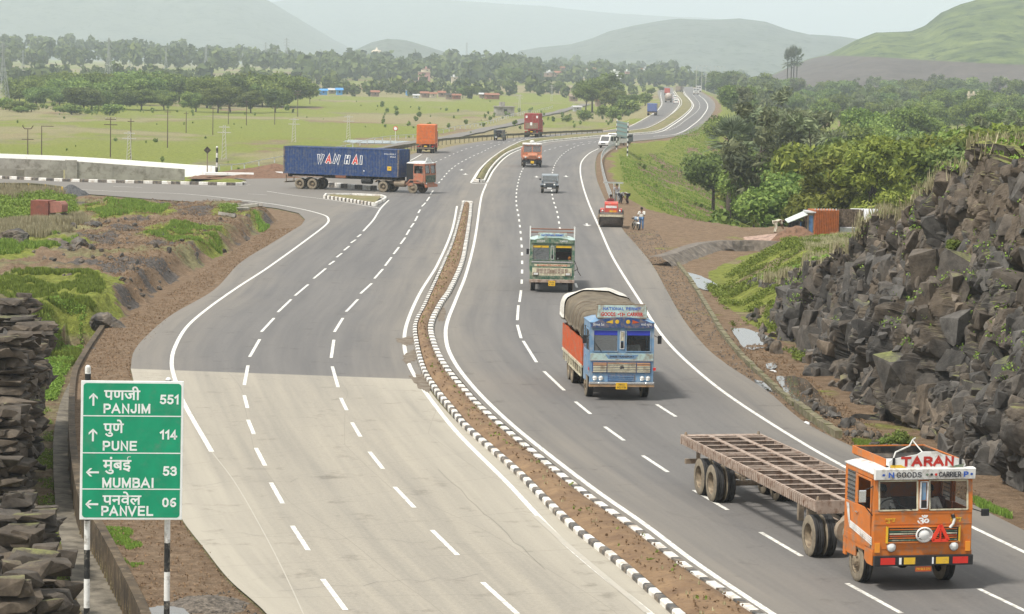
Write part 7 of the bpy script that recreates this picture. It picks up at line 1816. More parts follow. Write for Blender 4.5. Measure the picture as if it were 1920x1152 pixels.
# drain on the left: wall and floor
DW = smooth(WALL[::-1], 6)
m = MB()
for a, b in zip(DW, DW[1:]):
 d = (b-a).normalized(); q = Vector((-d.y, d.x, 0))
 if q.x > 0: q = -q
 o1, o2 = q*.05, q*-.17
 v = [(a+o1), (b+o1), (b+o2), (a+o2)]
 V = [(p.x, p.y, -1.1) for p in v]+[(p.x, p.y, .07) for p in v]; m.add(V, [(0, 1, 5, 4), (2, 3, 7, 6), (4, 5, 6, 7)])
C_drain = mat('drain_concrete', (.085, .06, .035), .9, var=.3, scale=1.2, dirt=(.22, .17, .11), dirtamt=.25, bump=.5, coord='World')
tag(m.build('drain_wall', C_drain), 'dark stained concrete drain wall along the left shoulder behind the sign', 'wall')
LF = smooth(FLOORL, 6); RF_ = smooth(WALL, 6); k = min(len(LF), len(RF_)); V = []; F = []
for i in range(60):
 t = i/59; a = LF[min(len(LF)-1, int(t*(len(LF)-1)))]; b = RF_[min(len(RF_)-1, int(t*(len(RF_)-1)))]
 a = G(*[0, 0]) if False else a
 V += [(a.x, a.y, -.80), (b.x-.05, b.y, -.84)]
for i in range(59): F.append((2*i, 2*i+2, 2*i+3, 2*i+1))
C_floor = mat('drain_floor', (.2, .175, .135), .85, var=.2, scale=1.5, dirt=(.07, .06, .045), dirtamt=.5, dscale=2, coord='World')
tag(link('drain_floor', npmesh('drain_floor', V, F, C_floor)), kind='structure')
# ================================================================== PUDDLES
W_water = bpy.data.materials.new('water'); W_water.use_nodes = True; _b = W_water.node_tree.nodes['Principled BSDF']
_b.inputs['Base Color'].default_value = (.09, .07, .05, 1); _b.inputs['Roughness'].default_value = .05; _b.inputs['Specular IOR Level'].default_value = 1.0; _b.inputs['IOR'].default_value = 1.6
def puddle(px, z, seed):
 P = GP(px, z); P = smooth(P+[P[0]], 6)[:-1]; rr = random.Random(seed); c = sum(P, Vector())/len(P)
 P = [c+(p-c)*rr.uniform(.93, 1.06) for p in P]
 tag(link('puddle', npmesh('puddle', [tuple(p) for p in P], [list(range(len(P)))], W_water)), kind='structure')
puddle([(1368, 615), (1395, 616), (1438, 630), (1440, 652), (1400, 655), (1385, 640)], -.06, 1)
puddle([(1412, 712), (1440, 716), (1458, 732), (1440, 735), (1420, 724)], -.06, 2)
puddle([(1452, 705), (1500, 706), (1545, 750), (1560, 770), (1500, 765), (1475, 738)], -.06, 3)
puddle([(1436, 682), (1452, 680), (1456, 690), (1440, 692)], -.06, 4)
puddle([(1285, 510), (1320, 520), (1350, 540), (1345, 548), (1310, 540)], -.06, 5)
puddle([(270, 1142), (300, 1136), (345, 1142), (352, 1170), (280, 1175)], .03, 6)
puddle([(650, 262), (800, 266), (780, 270), (660, 268)], tz(*G(720, 266, -2.6)[:2])+.1, 7)
# ================================================================== FIELD ROAD, POLES, PYLONS
fr = smooth(GP([(560, 312), (700, 285), (775, 272), (821, 262), (891, 249), (971, 230), (1037, 212), (1100, 198)], -2.4), 6)
def lane_strip(P, w, name, mt, dz=.12):
 V = []; n = len(P)
 for i, p in enumerate(P):
  d = (P[min(i+1, n-1)]-P[max(i-1, 0)]); d.z = 0; d.normalize(); q = Vector((-d.y, d.x, 0))*w/2
  for s in (-1, 1): V.append((p.x+s*q.x, p.y+s*q.y, max(tz(p.x-q.x, p.y-q.y), tz(p.x+q.x, p.y+q.y), tz(p.x, p.y))+dz))
 return tag(link(name, npmesh(name, V, [(2*i, 2*i+2, 2*i+3, 2*i+1) for i in range(n-1)], mt)), kind='structure')
lane_strip(fr, 3.4, 'field_road', M_asph2, .25)
r0 = smooth(GP([(387, 320), (460, 306), (527, 297), (600, 288), (700, 268), (775, 256), (821, 248), (891, 236), (971, 216), (1037, 201)], -2.2), 6)
m = MB()
for a, b in zip(r0, r0[1:]): m.beam((a.x, a.y, tz(a.x, a.y)+.75), (b.x, b.y, tz(b.x, b.y)+.75), .06, .1)
for p in resample(r0, 9): m.bx(p.x-.08, p.x+.08, p.y-.08, p.y+.08, tz(p.x, p.y)-.3, tz(p.x, p.y)+.7)
tag(m.build('field_fence', G_steel), 'thin pale railing running along the field road', 'fence')
P_wood = mat('pole_rusty', (.11, .075, .055), .85, var=.2)
P_lite = mat('pole_pale', (.5, .48, .44), .8, var=.1)
def pole(u, vb, vt, kind, label, group='poles standing in the fields', zz=-2.6):
 g = G(u, vb, zz); z = tz(g.x, g.y); g = G(u, vb, z); h = (vb-vt)/FPX*g.y; root = empty('utility_pole', (g.x, g.y, tz(g.x, g.y)-.2), 0, label, 'pole', group)
 h += .2; mt = P_lite if kind == 'pale' else P_wood; r = max(.09, h*.014)
 m = MB()
 if kind == 'pale':
  for s in (-1, 1): m.tube((s*.35, 0, 0), (s*.15, 0, h), r*.6, n=6)
  [m.tube((-.35+.2*i/9, 0, h*i/9), (.35-.2*(i+1)/9, 0, h*(i+1)/9), r*.35, n=4) for i in range(9)]
 else: m.tube((0, 0, 0), (0, 0, h), r, r*.7, n=8)
 m.build('shaft', mt, root)
 m = MB()
 if kind in ('cross', 'pale'): [m.bx(-w/2, w/2, -.05, .05, h-z_-.06, h-z_+.06) for w, z_ in ((1.6, .3), (2.0, 1.1))]
 if kind == 'vee': m.path([(-.8, 0, h+.5), (-.5, 0, h), (.5, 0, h), (.8, 0, h+.5)], .07); m.bx(-.9, .9, -.04, .04, h*.6, h*.6+.1)
 if kind == 'tee': m.bx(0, 1.8, -.05, .05, h-.1, h)
 if kind == 'plain': m.bx(-.5, .5, -.05, .05, h-.5, h-.4)
 c = m.build('crossarm', mt, root)
 if kind == 'cross': q = MB(); [q.tube((x, 0, h-.24), (x, 0, h+.0), .05, n=6) for x in (-.7, 0, .7)]; q.build('insulator', P_lite, c)
for i, (u, vb, vt, k) in enumerate(((52, 291, 242, 'vee'), (78, 292, 237, 'tee'), (207, 297, 222, 'cross'), (245, 299, 222, 'plain'), (242, 300, 245, 'pale'), (314, 277, 205, 'plain'), (349, 249, 209, 'plain'), (399, 252, 199, 'plain'), (428, 234, 197, 'plain'), (462, 236, 188, 'plain'), (515, 236, 200, 'plain'), (558, 219, 170, 'cross'), (420, 300, 236, 'pale'), (551, 268, 222, 'pale'), (653, 262, 218, 'pale'), (581, 195, 148, 'plain'), (563, 182, 138, 'plain'), (593, 178, 146, 'plain'), (600, 172, 140, 'plain'), (630, 174, 146, 'plain'), (974, 212, 178, 'pale'), (1034, 190, 160, 'pale'))):
 pos = ('leftmost, V-topped', 'T-topped, near the left edge', 'tall cross-armed, behind the parapet', 'thin bare', 'pale lattice, left of centre field', 'tall bare, with earth at its foot', 'short bare', 'bare, in front of the grove', 'small bare', 'leaning bare', 'short bare, right of the grove', 'cross-armed, right end of the grove', 'pale lattice, beside the striped post', 'pale lattice, above the blue container', 'pale lattice, right of the blue container')
 lb = ('utility pole, '+pos[i]) if i < len(pos) else 'small distant pole in the far field'
 if i in (3, 6): lb = ('utility pole, thin bare one just right of the tall cross-armed pole', 'utility pole, short bare one in mid field')[i == 6]
 if 'pole, small' in lb: lb = 'utility pole, small bare one before the grove middle'
 pole(u, vb, vt, k, lb, 'poles standing in the fields' if i < len(pos) else 'small far poles')
P_pyl = mat('pylon_steel', (.36, .38, .38), .7, metal=.1, var=.08)
def pylon_mesh(h):
 m = MB(); r = h*.004+.05
 b, t = h*.11, h*.018
 def w(z): return b+(t-b)*min(1, z/(h*.7)) if z < h*.7 else t
 zs = [0, .17, .32, .45, .56, .66, .74, .82, .9, 1.0]
 for i in range(len(zs)-1):
  z0, z1 = zs[i]*h, zs[i+1]*h; a, c = w(z0), w(z1)
  C0 = [(-a, -a), (a, -a), (a, a), (-a, a)]; C1 = [(-c, -c), (c, -c), (c, c), (-c, c)]
  for j in range(4):
   k = (j+1) % 4
   m.tube((*C0[j], z0), (*C1[j], z1), r, n=4); m.tube((*C0[j], z0), (*C1[k], z1), r*.55, n=4); m.tube((*C0[k], z0), (*C1[j], z1), r*.55, n=4); m.tube((*C1[j], z1), (*C1[k], z1), r*.55, n=4)
 tower = m.mesh('tower', [P_pyl]); a = MB()
 for z, L in ((.72, .13), (.82, .15), (.92, .12)):
  for s in (-1, 1): a.tube((s*t, 0, z*h), (s*L*h, 0, z*h+h*.01), r*.7, n=4); a.tube((s*t, 0, z*h+h*.035), (s*L*h, 0, z*h+h*.01), r*.6, n=4); a.tube((s*L*h, 0, z*h), (s*L*h, 0, z*h-h*.04), r*.8, n=4)
 return tower, a.mesh('crossarm', [P_pyl])
_PY = pylon_mesh(30)
for i, (u, vb, vt, D) in enumerate(((6, 172, 82, 800), (43, 145, 95, 1500), (204, 136, 72, 1150), (153, 130, 102, 1900), (311, 130, 90, 1500), (386, 132, 86, 1500), (243, 132, 104, 1900), (498, 115, 80, 2100), (537, 118, 72, 1900), (360, 130, 100, 2000), (520, 125, 92, 2000), (875, 104, 80, 2600), (455, 128, 100, 2100), (598, 122, 96, 2300))):
 p = GD(u, vb, D); h = (vb-vt)/FPX*D; root = empty('pylon', (p.x, D, p.z-2), .6+i*.3, ('largest steel lattice pylon, at the left edge' if i == 0 else 'tall steel lattice pylon behind the left part of the grove' if i == 2 else 'distant steel lattice pylon among the far woods'), 'pylon', 'distant lattice pylons')
 if i in (0, 2): del root['group']
 link('tower', _PY[0], root); link('crossarm', _PY[1], root); root.scale = (h/30*.9, h/30*.9, h/30+.07)
# tall street lights at the far end of the road
for i, (u, vb) in enumerate(((1305, 172), (1315, 170), (1323, 168), (1331, 166), (1341, 165), (1349, 165), (1358, 166))):
 p = G(u, vb+2); root = empty('lamp_post', (p.x, p.y, -.5), i*.5, 'tall thin lamp post beside the far end of the road', 'lamp post', 'lamp posts at the far end of the road')
 m = MB(); m.tube((0, 0, 0), (0, 0, 13), .14, .08, n=6); m.build('shaft', P_lite, root); m = MB(); m.tube((0, 0, 13), (1.4, 0, 13.4), .08, n=5); m.build('arm', P_lite, root); m = MB(); m.box((1.7, 0, 13.4), (.7, .25, .15)); m.build('lamp', V_dust, root)
# ================================================================== BUILDINGS AND STALLS
def house(u, vb, wpx, hpx, D, colm, roofm, label, roof='flat', floors=2, yaw=.2, group=None, dep=.8, cat='house', name='house'):
 p = GD(u, vb, D); W = wpx/FPX*D; H = hpx/FPX*D; d = W*dep
 root = empty(name, (p.x, D, p.z-.5), yaw, label, cat, group)
 m = MB(); m.bx(-W/2, W/2, -d/2, d/2, 0, H+.5); w = m.build('wall', colm, root)
 for f in range(floors):
  for i in range(max(1, int(W/3))):
   n = max(1, int(W/3)); x = -W/2+W*(i+.5)/n; z = .5+(H)*(f+.5)/floors; s = min(.6, H/floors*.22)
   q = MB(); q.bx(x-s, x+s, -d/2-.06, -d/2+.02, z-s, z+s); q.build('window', V_blackp, root)
 m = MB()
 if roof == 'flat': m.bx(-W/2-.3, W/2+.3, -d/2-.3, d/2+.3, H+.5, H+.75); m.bx(-W/4, 0, -d/4, d/4, H+.75, H+1.9)
 else: m.prism([(-W/2-.4, -d/2-.5, H+.45), (-W/2-.4, 0, H+.5+H*.55), (-W/2-.4, d/2+.5, H+.45)], (W+.8, 0, 0))
 m.build('roof', roofm, root); return root
B_pink, B_cream, B_white, B_tile, B_tin, B_bluet, B_mud = mat('wall_pink', (.5, .3, .28), .9), mat('wall_cream', (.6, .52, .4), .9), mat('wall_whitewash', (.72, .72, .7), .9), mat('roof_tile', (.3, .13, .08), .9, var=.25), mat('roof_tin', (.5, .5, .5), .6), mat('tarp_blue', (.08, .3, .65), .6), mat('wall_mud', (.3, .22, .17), .9)
house(795, 154, 20, 18, 1500, B_pink, B_cream, 'three storey pink house beyond the huts', floors=3); house(800, 139, 11, 9, 1530, B_cream, B_pink, 'square cream block rising above the pink house', floors=2)
house(852, 155, 11, 10, 1500, B_cream, B_white, 'small white house right of the pink one', floors=2)
for i, (u, vb, w, h, D, c, r, rf) in enumerate(((606, 176, 14, 6, 1150, B_bluet, B_bluet, 'g'), (622, 175, 12, 6, 1200, B_mud, B_tin, 'g'), (636, 176, 11, 7, 1130, B_bluet, B_bluet, 'g'), (562, 178, 8, 5, 1150, B_white, B_tin, 'g'), (703, 179, 14, 6, 1150, B_mud, B_tile, 'g'), (769, 177, 15, 7, 1170, B_bluet, B_tin, 'f'), (796, 181, 14, 6, 1130, B_mud, B_tile, 'g'), (812, 181, 12, 5, 1120, B_cream, B_tile, 'g'), (828, 180, 12, 6, 1140, B_mud, B_tile, 'g'), (843, 184, 14, 6, 1090, B_mud, V_dark, 'g'), (856, 184, 14, 5, 1080, B_tile, B_tile, 'g'), (922, 184, 24, 6, 1090, B_tile, B_tile, 'g'), (905, 182, 12, 5, 1100, B_mud, B_tin, 'g'), (780, 183, 10, 4, 1110, B_white, B_tin, 'g'),
  (1075, 188, 14, 7, 1050, B_mud, V_dust, 'g'), (1126, 198, 18, 9, 960, B_mud, B_tile, 'g'), (945, 215, 34, 14, 760, C_conc, C_conc, 'f'), (1082, 206, 14, 5, 850, B_tin, B_tin, 'g'))):
 names = {16: 'low open grey concrete frame building in the green field', 14: 'small dark shed right of the concrete frame building', 15: 'reddish hut among the trees left of the far bend', 17: 'small grey shed in the green strip left of the bend', 0: 'leftmost blue roofed hut beyond the grove', 2: 'blue roofed hut beside the tall green tree', 11: 'long hut with red tiled roof, rightmost of the hamlet', 5: 'hut with blue and pale walls in the hamlet', 4: 'lone small tiled hut between the blue huts and the hamlet'}
 house(u, vb, w, h, D, c, r, names.get(i, 'small hut of the distant hamlet'), 'flat' if rf == 'f' else 'gable', 1, group=None if i in names else 'huts of the distant hamlet', cat='hut' if i != 16 else 'building', name='hut' if i != 16 else 'building')
rs = random.Random(4)
for i in range(34):
 u = rs.uniform(985, 1280) if i < 24 else rs.uniform(560, 960); v = rs.uniform(128, 150) if i < 24 else rs.uniform(112, 120); D = rs.uniform(1600, 2300) if i < 24 else rs.uniform(2500, 3200)
 house(u, v, rs.uniform(6, 15), rs.uniform(3, 7), D, rs.choice([B_white, B_cream, B_pink, B_mud, B_white]), rs.choice([B_white, B_tin, B_tile]), 'small pale house of the distant town in the haze', rs.choice(['flat', 'gable']), 1, rs.uniform(-.5, .5), 'houses of the distant town')
# water tower
p = GD(706, 112, 2300); root = empty('water_tower', (p.x, 2300, p.z-8), 0, 'mushroom shaped white water tower above the far woods', 'water tower'); s = 2300/FPX
m = MB(); m.lathe([(4.0, 0), (3.2, 8), (3.0, 8+9*s)], (0, 0, 0), (0, 0, 1), 16); m.build('shaft', B_cream, root)
m = MB(); m.lathe([(3, 8+8*s), (9.5*s, 8+12*s), (10*s, 8+15*s), (7*s, 8+17.5*s), (2*s, 8+18.5*s), (1.5*s, 8+22*s), (.01, 8+22.5*s)], (0, 0, 0), (0, 0, 1), 20); m.build('tank', B_cream, root)
# ruin on the right
p = GD(1825, 196, 900); root = empty('ruined_tower', (p.x, 900, p.z-2), .3, 'small pale ruined gate standing in the forest at the right', 'ruin')
for x in (-1.4, 1.4): m = MB(); m.bx(x-.5, x+.5, -.6, .6, 0, 5.2); m.build('pillar', B_pink if False else B_cream, root)
m = MB(); m.bx(-2.1, 2.1, -.7, .7, 4.9, 5.5); [m.bx(x-.25, x+.25, -.3, .3, 5.5, 6.3) for x in (-1.7, 0, 1.7)]; m.build('lintel', B_cream, root)
# stalls behind the mound on the right
def stalls():
 D = 196.
 def P(u, v=432): q = GD(u, v, D); return q.x
 g = tz(P(1540), D)
 m = MB(); x0, x1 = P(1526), P(1573)
 root = empty('lorry_body', ((x0+x1)/2, D, -.1), .12, 'rusty orange ribbed lorry body standing on the ground as a stall', 'lorry body'); w = (x1-x0)/2
 m.bx(-w, w, 0, 2.2, .35, 2.2); ribs(m, -w, w, -.0, .35, 2.2, 14, -.06); m.build('side_panel', mat('rust_orange', (.42, .12, .03), .8, var=.2, dirt=(.2, .08, .04), dirtamt=.4), root)
 m = MB(); [m.bx(-w+i*.22, -w+i*.22+.06, -.04, .02, 2.2, 2.34) for i in range(int(2*w/.22))]; m.build('stake', B_tin, root)
 x0, x1 = P(1574), P(1620); root = empty('lorry_body', ((x0+x1)/2, D+.5, -.1), .05, 'dark wooden lorry body with slatted top beside the orange one', 'lorry body'); w = (x1-x0)/2
 V_w = mat('old_timber', (.12, .085, .06), .95, var=.3, dirt=(.25, .2, .16), dirtamt=.3)
 m = MB(); m.bx(-w, w, 0, .1, 1.25, 1.45); [m.bx(-w+i*.19, -w+i*.19+.07, -.03, .0, 1.25, 2.3) for i in range(int(2*w/.19)+1)]; m.bx(-w, w, .02, .1, 2.0, 2.1); m.bx(-w, -w+.1, .1, 2, .2, 2.2); m.bx(w-.1, w, .1, 2, .2, 2.2); m.bx(-w, w, 1.9, 2.0, .2, 2.2); m.build('slatted_side', V_w, root)
 m = MB(); m.bx(-w+.1, w-.1, .3, 1.7, .3, .9); m.build('load', B_tin, root)
 x0, x1 = P(1484), P(1513); root = empty('market_stall', (x0, D, 0), 0, 'low stall with a pale sloping awning left of the orange lorry body', 'stall'); w = x1-x0
 m = MB(); m.prism([(-.3, -.3, 1.15), (w, -.3, 1.75), (w, 2, 1.9), (-.3, 2, 1.25)], (0, 0, .05)); m.build('awning', mat('awning_pale', (.55, .6, .55), .8), root)
 for x in (0, w*.5, w-.05):
  for y in (-.2, 1.8): m = MB(); m.tube((x, y, -.2), (x, y, 1.3), .04); m.build('post', V_dark, root)
 m = MB(); m.bx(0, w, 1.6, 1.75, 0, 1.2); m.bx(w*.5, w*.62, -.1, 0, .2, 1.2, 1); m.build('back_wall', [V_blackp, mat('door_blue', (.05, .16, .32), .6)], root)
 m = MB(); m.bx(-.6, .5, -.6, .2, .5, .56); [m.bx(x-.03, x+.03, -.5, -.44, -.2, .5) for x in (-.5, .4)]; m.build('table', V_dust, root)
 x0, x1 = P(1513), P(1526); root = empty('doorway_hut', (x0, D, 0), 0, 'narrow hut front with a blue door between awning and orange lorry body', 'hut'); w = x1-x0
 m = MB(); m.bx(0, w, 0, 2, 0, 1.9); m.build('wall', V_dust, root); m = MB(); m.bx(.12, w-.1, -.04, 0, .1, 1.7); m.build('door', mat('door_blue2', (.08, .17, .33), .6), root); m = MB(); m.bx(-.1, w+.1, -.2, 2.1, 1.9, 2.0); m.build('roof', B_tin, root)
 x0, x1 = P(1618), P(1668); root = empty('hut', ((x0+x1)/2, D+4, 0), .05, 'whitewashed hut with a pale tin roof behind the slatted lorry body', 'hut'); w = (x1-x0)/2
 m = MB(); m.bx(-w, w, 0, 3, -.3, 1.35); m.build('wall', B_white, root); m = MB(); m.prism([(-w-.2, -.5, 1.3), (-w-.2, 1.5, 2.0), (-w-.2, 3.5, 1.3), (-w-.2, 1.5, 1.95)], (2*w+.4, 0, 0)); m.build('roof', B_tin, root)
stalls()
# rusty box cart on the left
p = G(82, 417, .9); z = tz(p.x, p.y)
root = empty('box_trailer', (p.x, p.y, z), -.25, 'rusty red box trailer standing in the grass beside the side road', 'trailer'); root.scale = (.72,)*3
V_rr2 = mat('rust_red', (.23, .075, .05), .8, var=.15, dirt=(.13, .06, .045), dirtamt=.4)
m = MB(); m.bx(-.95, .85, -.9, .9, .35, 1.95); m.build('box', V_rr2, root, bevel=.02)
m = MB(); m.prism([(.86, -.7, .8), (.86, -.7, 1.85), (1.9, -.7, 1.9), (2.15, -.7, 1.6), (2.1, -.7, .9)], (0, 1.4, 0)); m.build('hood', mat('faded_red', (.36, .15, .11), .7, dirt=(.2, .1, .07), dirtamt=.4), root, bevel=.08)
for s in (-1, 1): wheel(root, 1.8, s*.75, .42, .2, simple=True); wheel(root, -.5, s*.85, .4, .2, simple=True)
# gravel heap, broken slabs, rocks and litter
def heap(u, v, rad, h, label, mt, seed, zz=0):
 p = G(u, v, zz); n = 40; V = []; F = []
 g = np.linspace(-1, 1, n); X, Y = np.meshgrid(g, g); r = np.sqrt(X**2+Y**2)*(.8+.6*(fbm(X*2.5+seed, Y*2.5, octv=4, seed=seed+9)))
 Z = h*np.clip(1-r, 0, 1)**.9*(1+.25*(fbm(X*3+seed, Y*3, octv=4, seed=seed)-.5))+.05*fbm(X*12, Y*12, octv=3, seed=seed)*(r < 1)
 z0 = tz(p.x, p.y); V = np.stack([X.ravel()*rad, Y.ravel()*rad, Z.ravel()-.06], 1)
 o = link('gravel_heap', npmesh('gravel_heap', V, gridfaces(n, n), mt, smooth_=True)); o.location = (p.x, p.y, z0+.02); return tag(o, label, 'heap')
M_grav = mat('gravel_dark', (.1, .1, .1), .95, var=.4, scale=9, bump=1, bscale=20); M_soilh = mat('soil_red', (.22, .12, .07), .95, var=.35, scale=3, bump=1, bscale=12, dirt=(.1, .06, .04), dirtamt=.4)
heap(132, 364, 1.9, 1.0, 'dark grey cone of gravel at the end of the rusty guard rail', M_grav, 1)
heap(470, 331, 6, 1.0, 'long heap of red earth left of the blue container truck', M_soilh, 2); heap(515, 328, 5, 1.3, 'taller heap of red earth right behind the container truck tail', M_soilh, 3)
heap(385, 1130, 1.15, .25, 'flat dark gravel spill on the shoulder beside the right sign post', mat('gravel_brown', (.15, .125, .1), .95, var=.4, scale=9, bump=1, bscale=20), 4)
heap(1495, 452, 2.4, 1.3, 'brown earth heap between the worker and the awning stall', M_soilh, 6)
heap(1470, 446, 3.5, .5, 'spread of reddish rubble at the feet of the worker in white', mat('rubble_pink', (.4, .27, .21), .9, var=.3, scale=3, bump=1), 8)
rr_ = random.Random(12)
for i, (u, v, sx, lb) in enumerate(((108, 480, 1.1, 'dark angular boulder in the rough ground, left of the pair'), (125, 487, .8, 'smaller dark boulder just right of the angular one'), (148, 478, .9, 'flat dark boulder at the upper edge of the brown rubble'), (30, 475, 1.4, 'broad dark boulder near the left edge above the bright grass'), (208, 595, 1.0, 'dark wet boulder at the end of the earth bank'), (174, 446, .9, 'dark rock among the brown rubble beside the pale dry grass'))):
 boulder(u, v, (sx, sx*.8, sx*.55), 50+i, lb, None, sub=4, rot=i, zz=.4)
for i, (u, v, sx) in enumerate(((203, 604, .32), (166, 650, .35))):
 o = boulder(u, v, (sx, sx*.7, sx*.5), 70+i, ('pale stone on the corner of the brown shoulder', 'grey stone standing at the drain edge')[i], None, sub=3, zz=0, name='stone')
for i, (u, v, L, a) in enumerate(((446, 404, 1.6, .5), (462, 407, 1.9, -.3), (475, 404, 1.4, .1), (425, 425, 1.2, .0), (455, 412, 1.2, .9))):
 p = G(u, v, .4); m = MB(); m.box((0, 0, 0), (L, .3, .25)); o = m.build('concrete_slab', C_conc, bevel=.03); o.location = (p.x, p.y, tz(p.x, p.y)+.15); o.rotation_euler = (rr_.uniform(-.3, .3), rr_.uniform(-.2, .2), a); tag(o, 'broken concrete post in the pile above the earth bank', 'concrete post', 'broken concrete posts in the pile')
for i, (u, v) in enumerate(((430, 333), (485, 331))):
 p = G(u, v); m = MB(); m.box((0, 0, .35), (5, .4, .3)); o = m.build('concrete_slab', C_wht, bevel=.03); o.location = (p.x, p.y, 0); o.rotation_euler = (0, 0, .15); tag(o, ('pale concrete beam lying left, at the foot of the red earth', 'pale concrete beam lying right, at the foot of the red earth')[i], 'concrete beam')
# loose stones
ST = [boulder_mesh('stone', (1, .8, .6), 90+k, 2, 9) for k in range(5)]
def stones(poly, n, smin, smax, label, group, seed, zz=0.):
 r = random.Random(seed); us = [p[0] for p in poly]; vs = [p[1] for p in poly]; k = 0
 A = np.array(poly)
 while k < n:
  u, v = r.uniform(min(us), max(us)), r.uniform(min(vs), max(vs))
  if not inpoly(np.array([u]), np.array([v]), poly)[0]: continue
  p = G(u, v, zz); o = link('stone', ST[r.randrange(5)]); s = r.uniform(smin, smax)*r.uniform(.6, 1); o.scale = (s, s, s); o.rotation_euler = (r.uniform(0, 6), r.uniform(0, 6), r.uniform(0, 6)); o.location = (p.x, p.y, tz(p.x, p.y)+s*.2); tag(o, label, 'stone', group); k += 1
stones([(150, 430), (300, 420), (480, 410), (500, 425), (330, 510), (240, 575), (120, 560), (60, 500)], 110, .1, .38, 'loose brown stone lying in the rough ground left of the road', 'stones in the rough ground', 1, .3)
stones([(1500, 725), (1600, 790), (1720, 850), (1690, 862), (1590, 812), (1500, 745)], 60, .1, .45, 'rubble stone fallen at the foot of the rock cliff', 'rubble at the foot of the cliff', 2)
stones([(80, 760), (125, 760), (150, 960), (200, 1150), (150, 1150), (95, 900)], 26, .04, .12, 'small stone on the grassy strip left of the drain', 'stones beside the drain', 3, -.9)
stones([(300, 1110), (430, 1105), (480, 1150), (340, 1152)], 70, .03, .08, 'gravel stone spilled beside the concrete lanes', 'gravel stones by the sign post', 4)
stones([(1390, 575), (1440, 600), (1470, 660), (1440, 655), (1400, 600)], 16, .2, .6, 'dark stone at the foot of the grassy mound', 'stones under the mound', 5)
lit = mat('litter_white', (.75, .75, .75), .6)
for i, (u, v) in enumerate(((217, 396), (224, 399), (165, 417), (188, 416), (240, 415), (1513, 793), (1450, 693))):
 p = G(u, v, .3 if u < 900 else 0); m = MB(); r = random.Random(i); P = [(r.uniform(-.3, .3), r.uniform(-.3, .3), r.uniform(0, .15)) for _ in range(7)]; m.add(P, [(0, 1, 2), (2, 3, 4), (4, 5, 6), (1, 3, 5), (0, 4, 6)])
 m2 = MB(); m2.ball((0, 0, .04), .13, 8, 5, (1.3, .8, .4)); o = m2.build('litter', lit); o.location = (p.x, p.y, tz(p.x, p.y)); o.rotation_euler = (0, .2, i); tag(o, 'scrap of white litter on the ground', 'litter', 'scraps of white litter')
p = G(248, 381, 0); m = MB(); m.tube((0, 0, -.1), (0, 0, .7), .14, .12, n=10); o = m.build('milestone', S_white); o.location = (p.x, p.y, tz(p.x, p.y)); tag(o, 'small white marker stone on the bare verge of the side road', 'marker stone')
# ================================================================== VEGETATION
def leaf_mat(name, c0, c1, c2):
 m = bpy.data.materials.new(name); m.use_nodes = True; nt = m.node_tree; L = nt.links; b = nt.nodes['Principled BSDF']
 b.inputs['Roughness'].default_value = .65; b.inputs['Specular IOR Level'].default_value = .25
 a = N(nt, 'ShaderNodeAttribute', attribute_name='tone'); oi = N(nt, 'ShaderNodeObjectInfo')
 r = N(nt, 'ShaderNodeValToRGB'); r.color_ramp.elements[0].color = (*c0, 1); r.color_ramp.elements[1].color = (*c2, 1); e = r.color_ramp.elements.new(.5); e.color = (*c1, 1)
 L.new(a.outputs['Fac'], r.inputs[0])
 h = N(nt, 'ShaderNodeHueSaturation'); mr = N(nt, 'ShaderNodeMapRange'); mr.inputs['To Min'].default_value = .485; mr.inputs['To Max'].default_value = .52; L.new(oi.outputs['Random'], mr.inputs['Value']); L.new(mr.outputs[0], h.inputs['Hue'])
 mv = N(nt, 'ShaderNodeMapRange'); mv.inputs['To Min'].default_value = .75; mv.inputs['To Max'].default_value = 1.25; L.new(oi.outputs['Random'], mv.inputs['Value']); L.new(mv.outputs[0], h.inputs['Value']); L.new(r.outputs[0], h.inputs['Color'])
 L.new(h.outputs[0], b.inputs['Base Color'])
 tr = N(nt, 'ShaderNodeBsdfTranslucent'); L.new(h.outputs[0], tr.inputs['Color']); ms = N(nt, 'ShaderNodeMixShader'); ms.inputs[0].default_value = .25
 o = nt.nodes['Material Output']; L.new(b.outputs[0], ms.inputs[1]); L.new(tr.outputs[0], ms.inputs[2]); L.new(ms.outputs[0], o.inputs['Surface'])
 return m
L_dark = leaf_mat('leaf_dark', (.035, .062, .016), (.115, .165, .042), (.22, .28, .075))
L_mid = leaf_mat('leaf_mid', (.045, .08, .016), (.15, .2, .042), (.28, .33, .08))
L_yel = leaf_mat('leaf_yellow', (.07, .1, .015), (.19, .22, .035), (.33, .35, .06))
L_grey = leaf_mat('leaf_grey', (.07, .09, .045), (.175, .2, .1), (.29, .32, .16))
L_palm = leaf_mat('leaf_palm', (.05, .07, .035), (.12, .15, .08), (.24, .27, .17))
M_bark = mat('bark', (.09, .07, .055), .95, var=.3, scale=8, bump=.6)
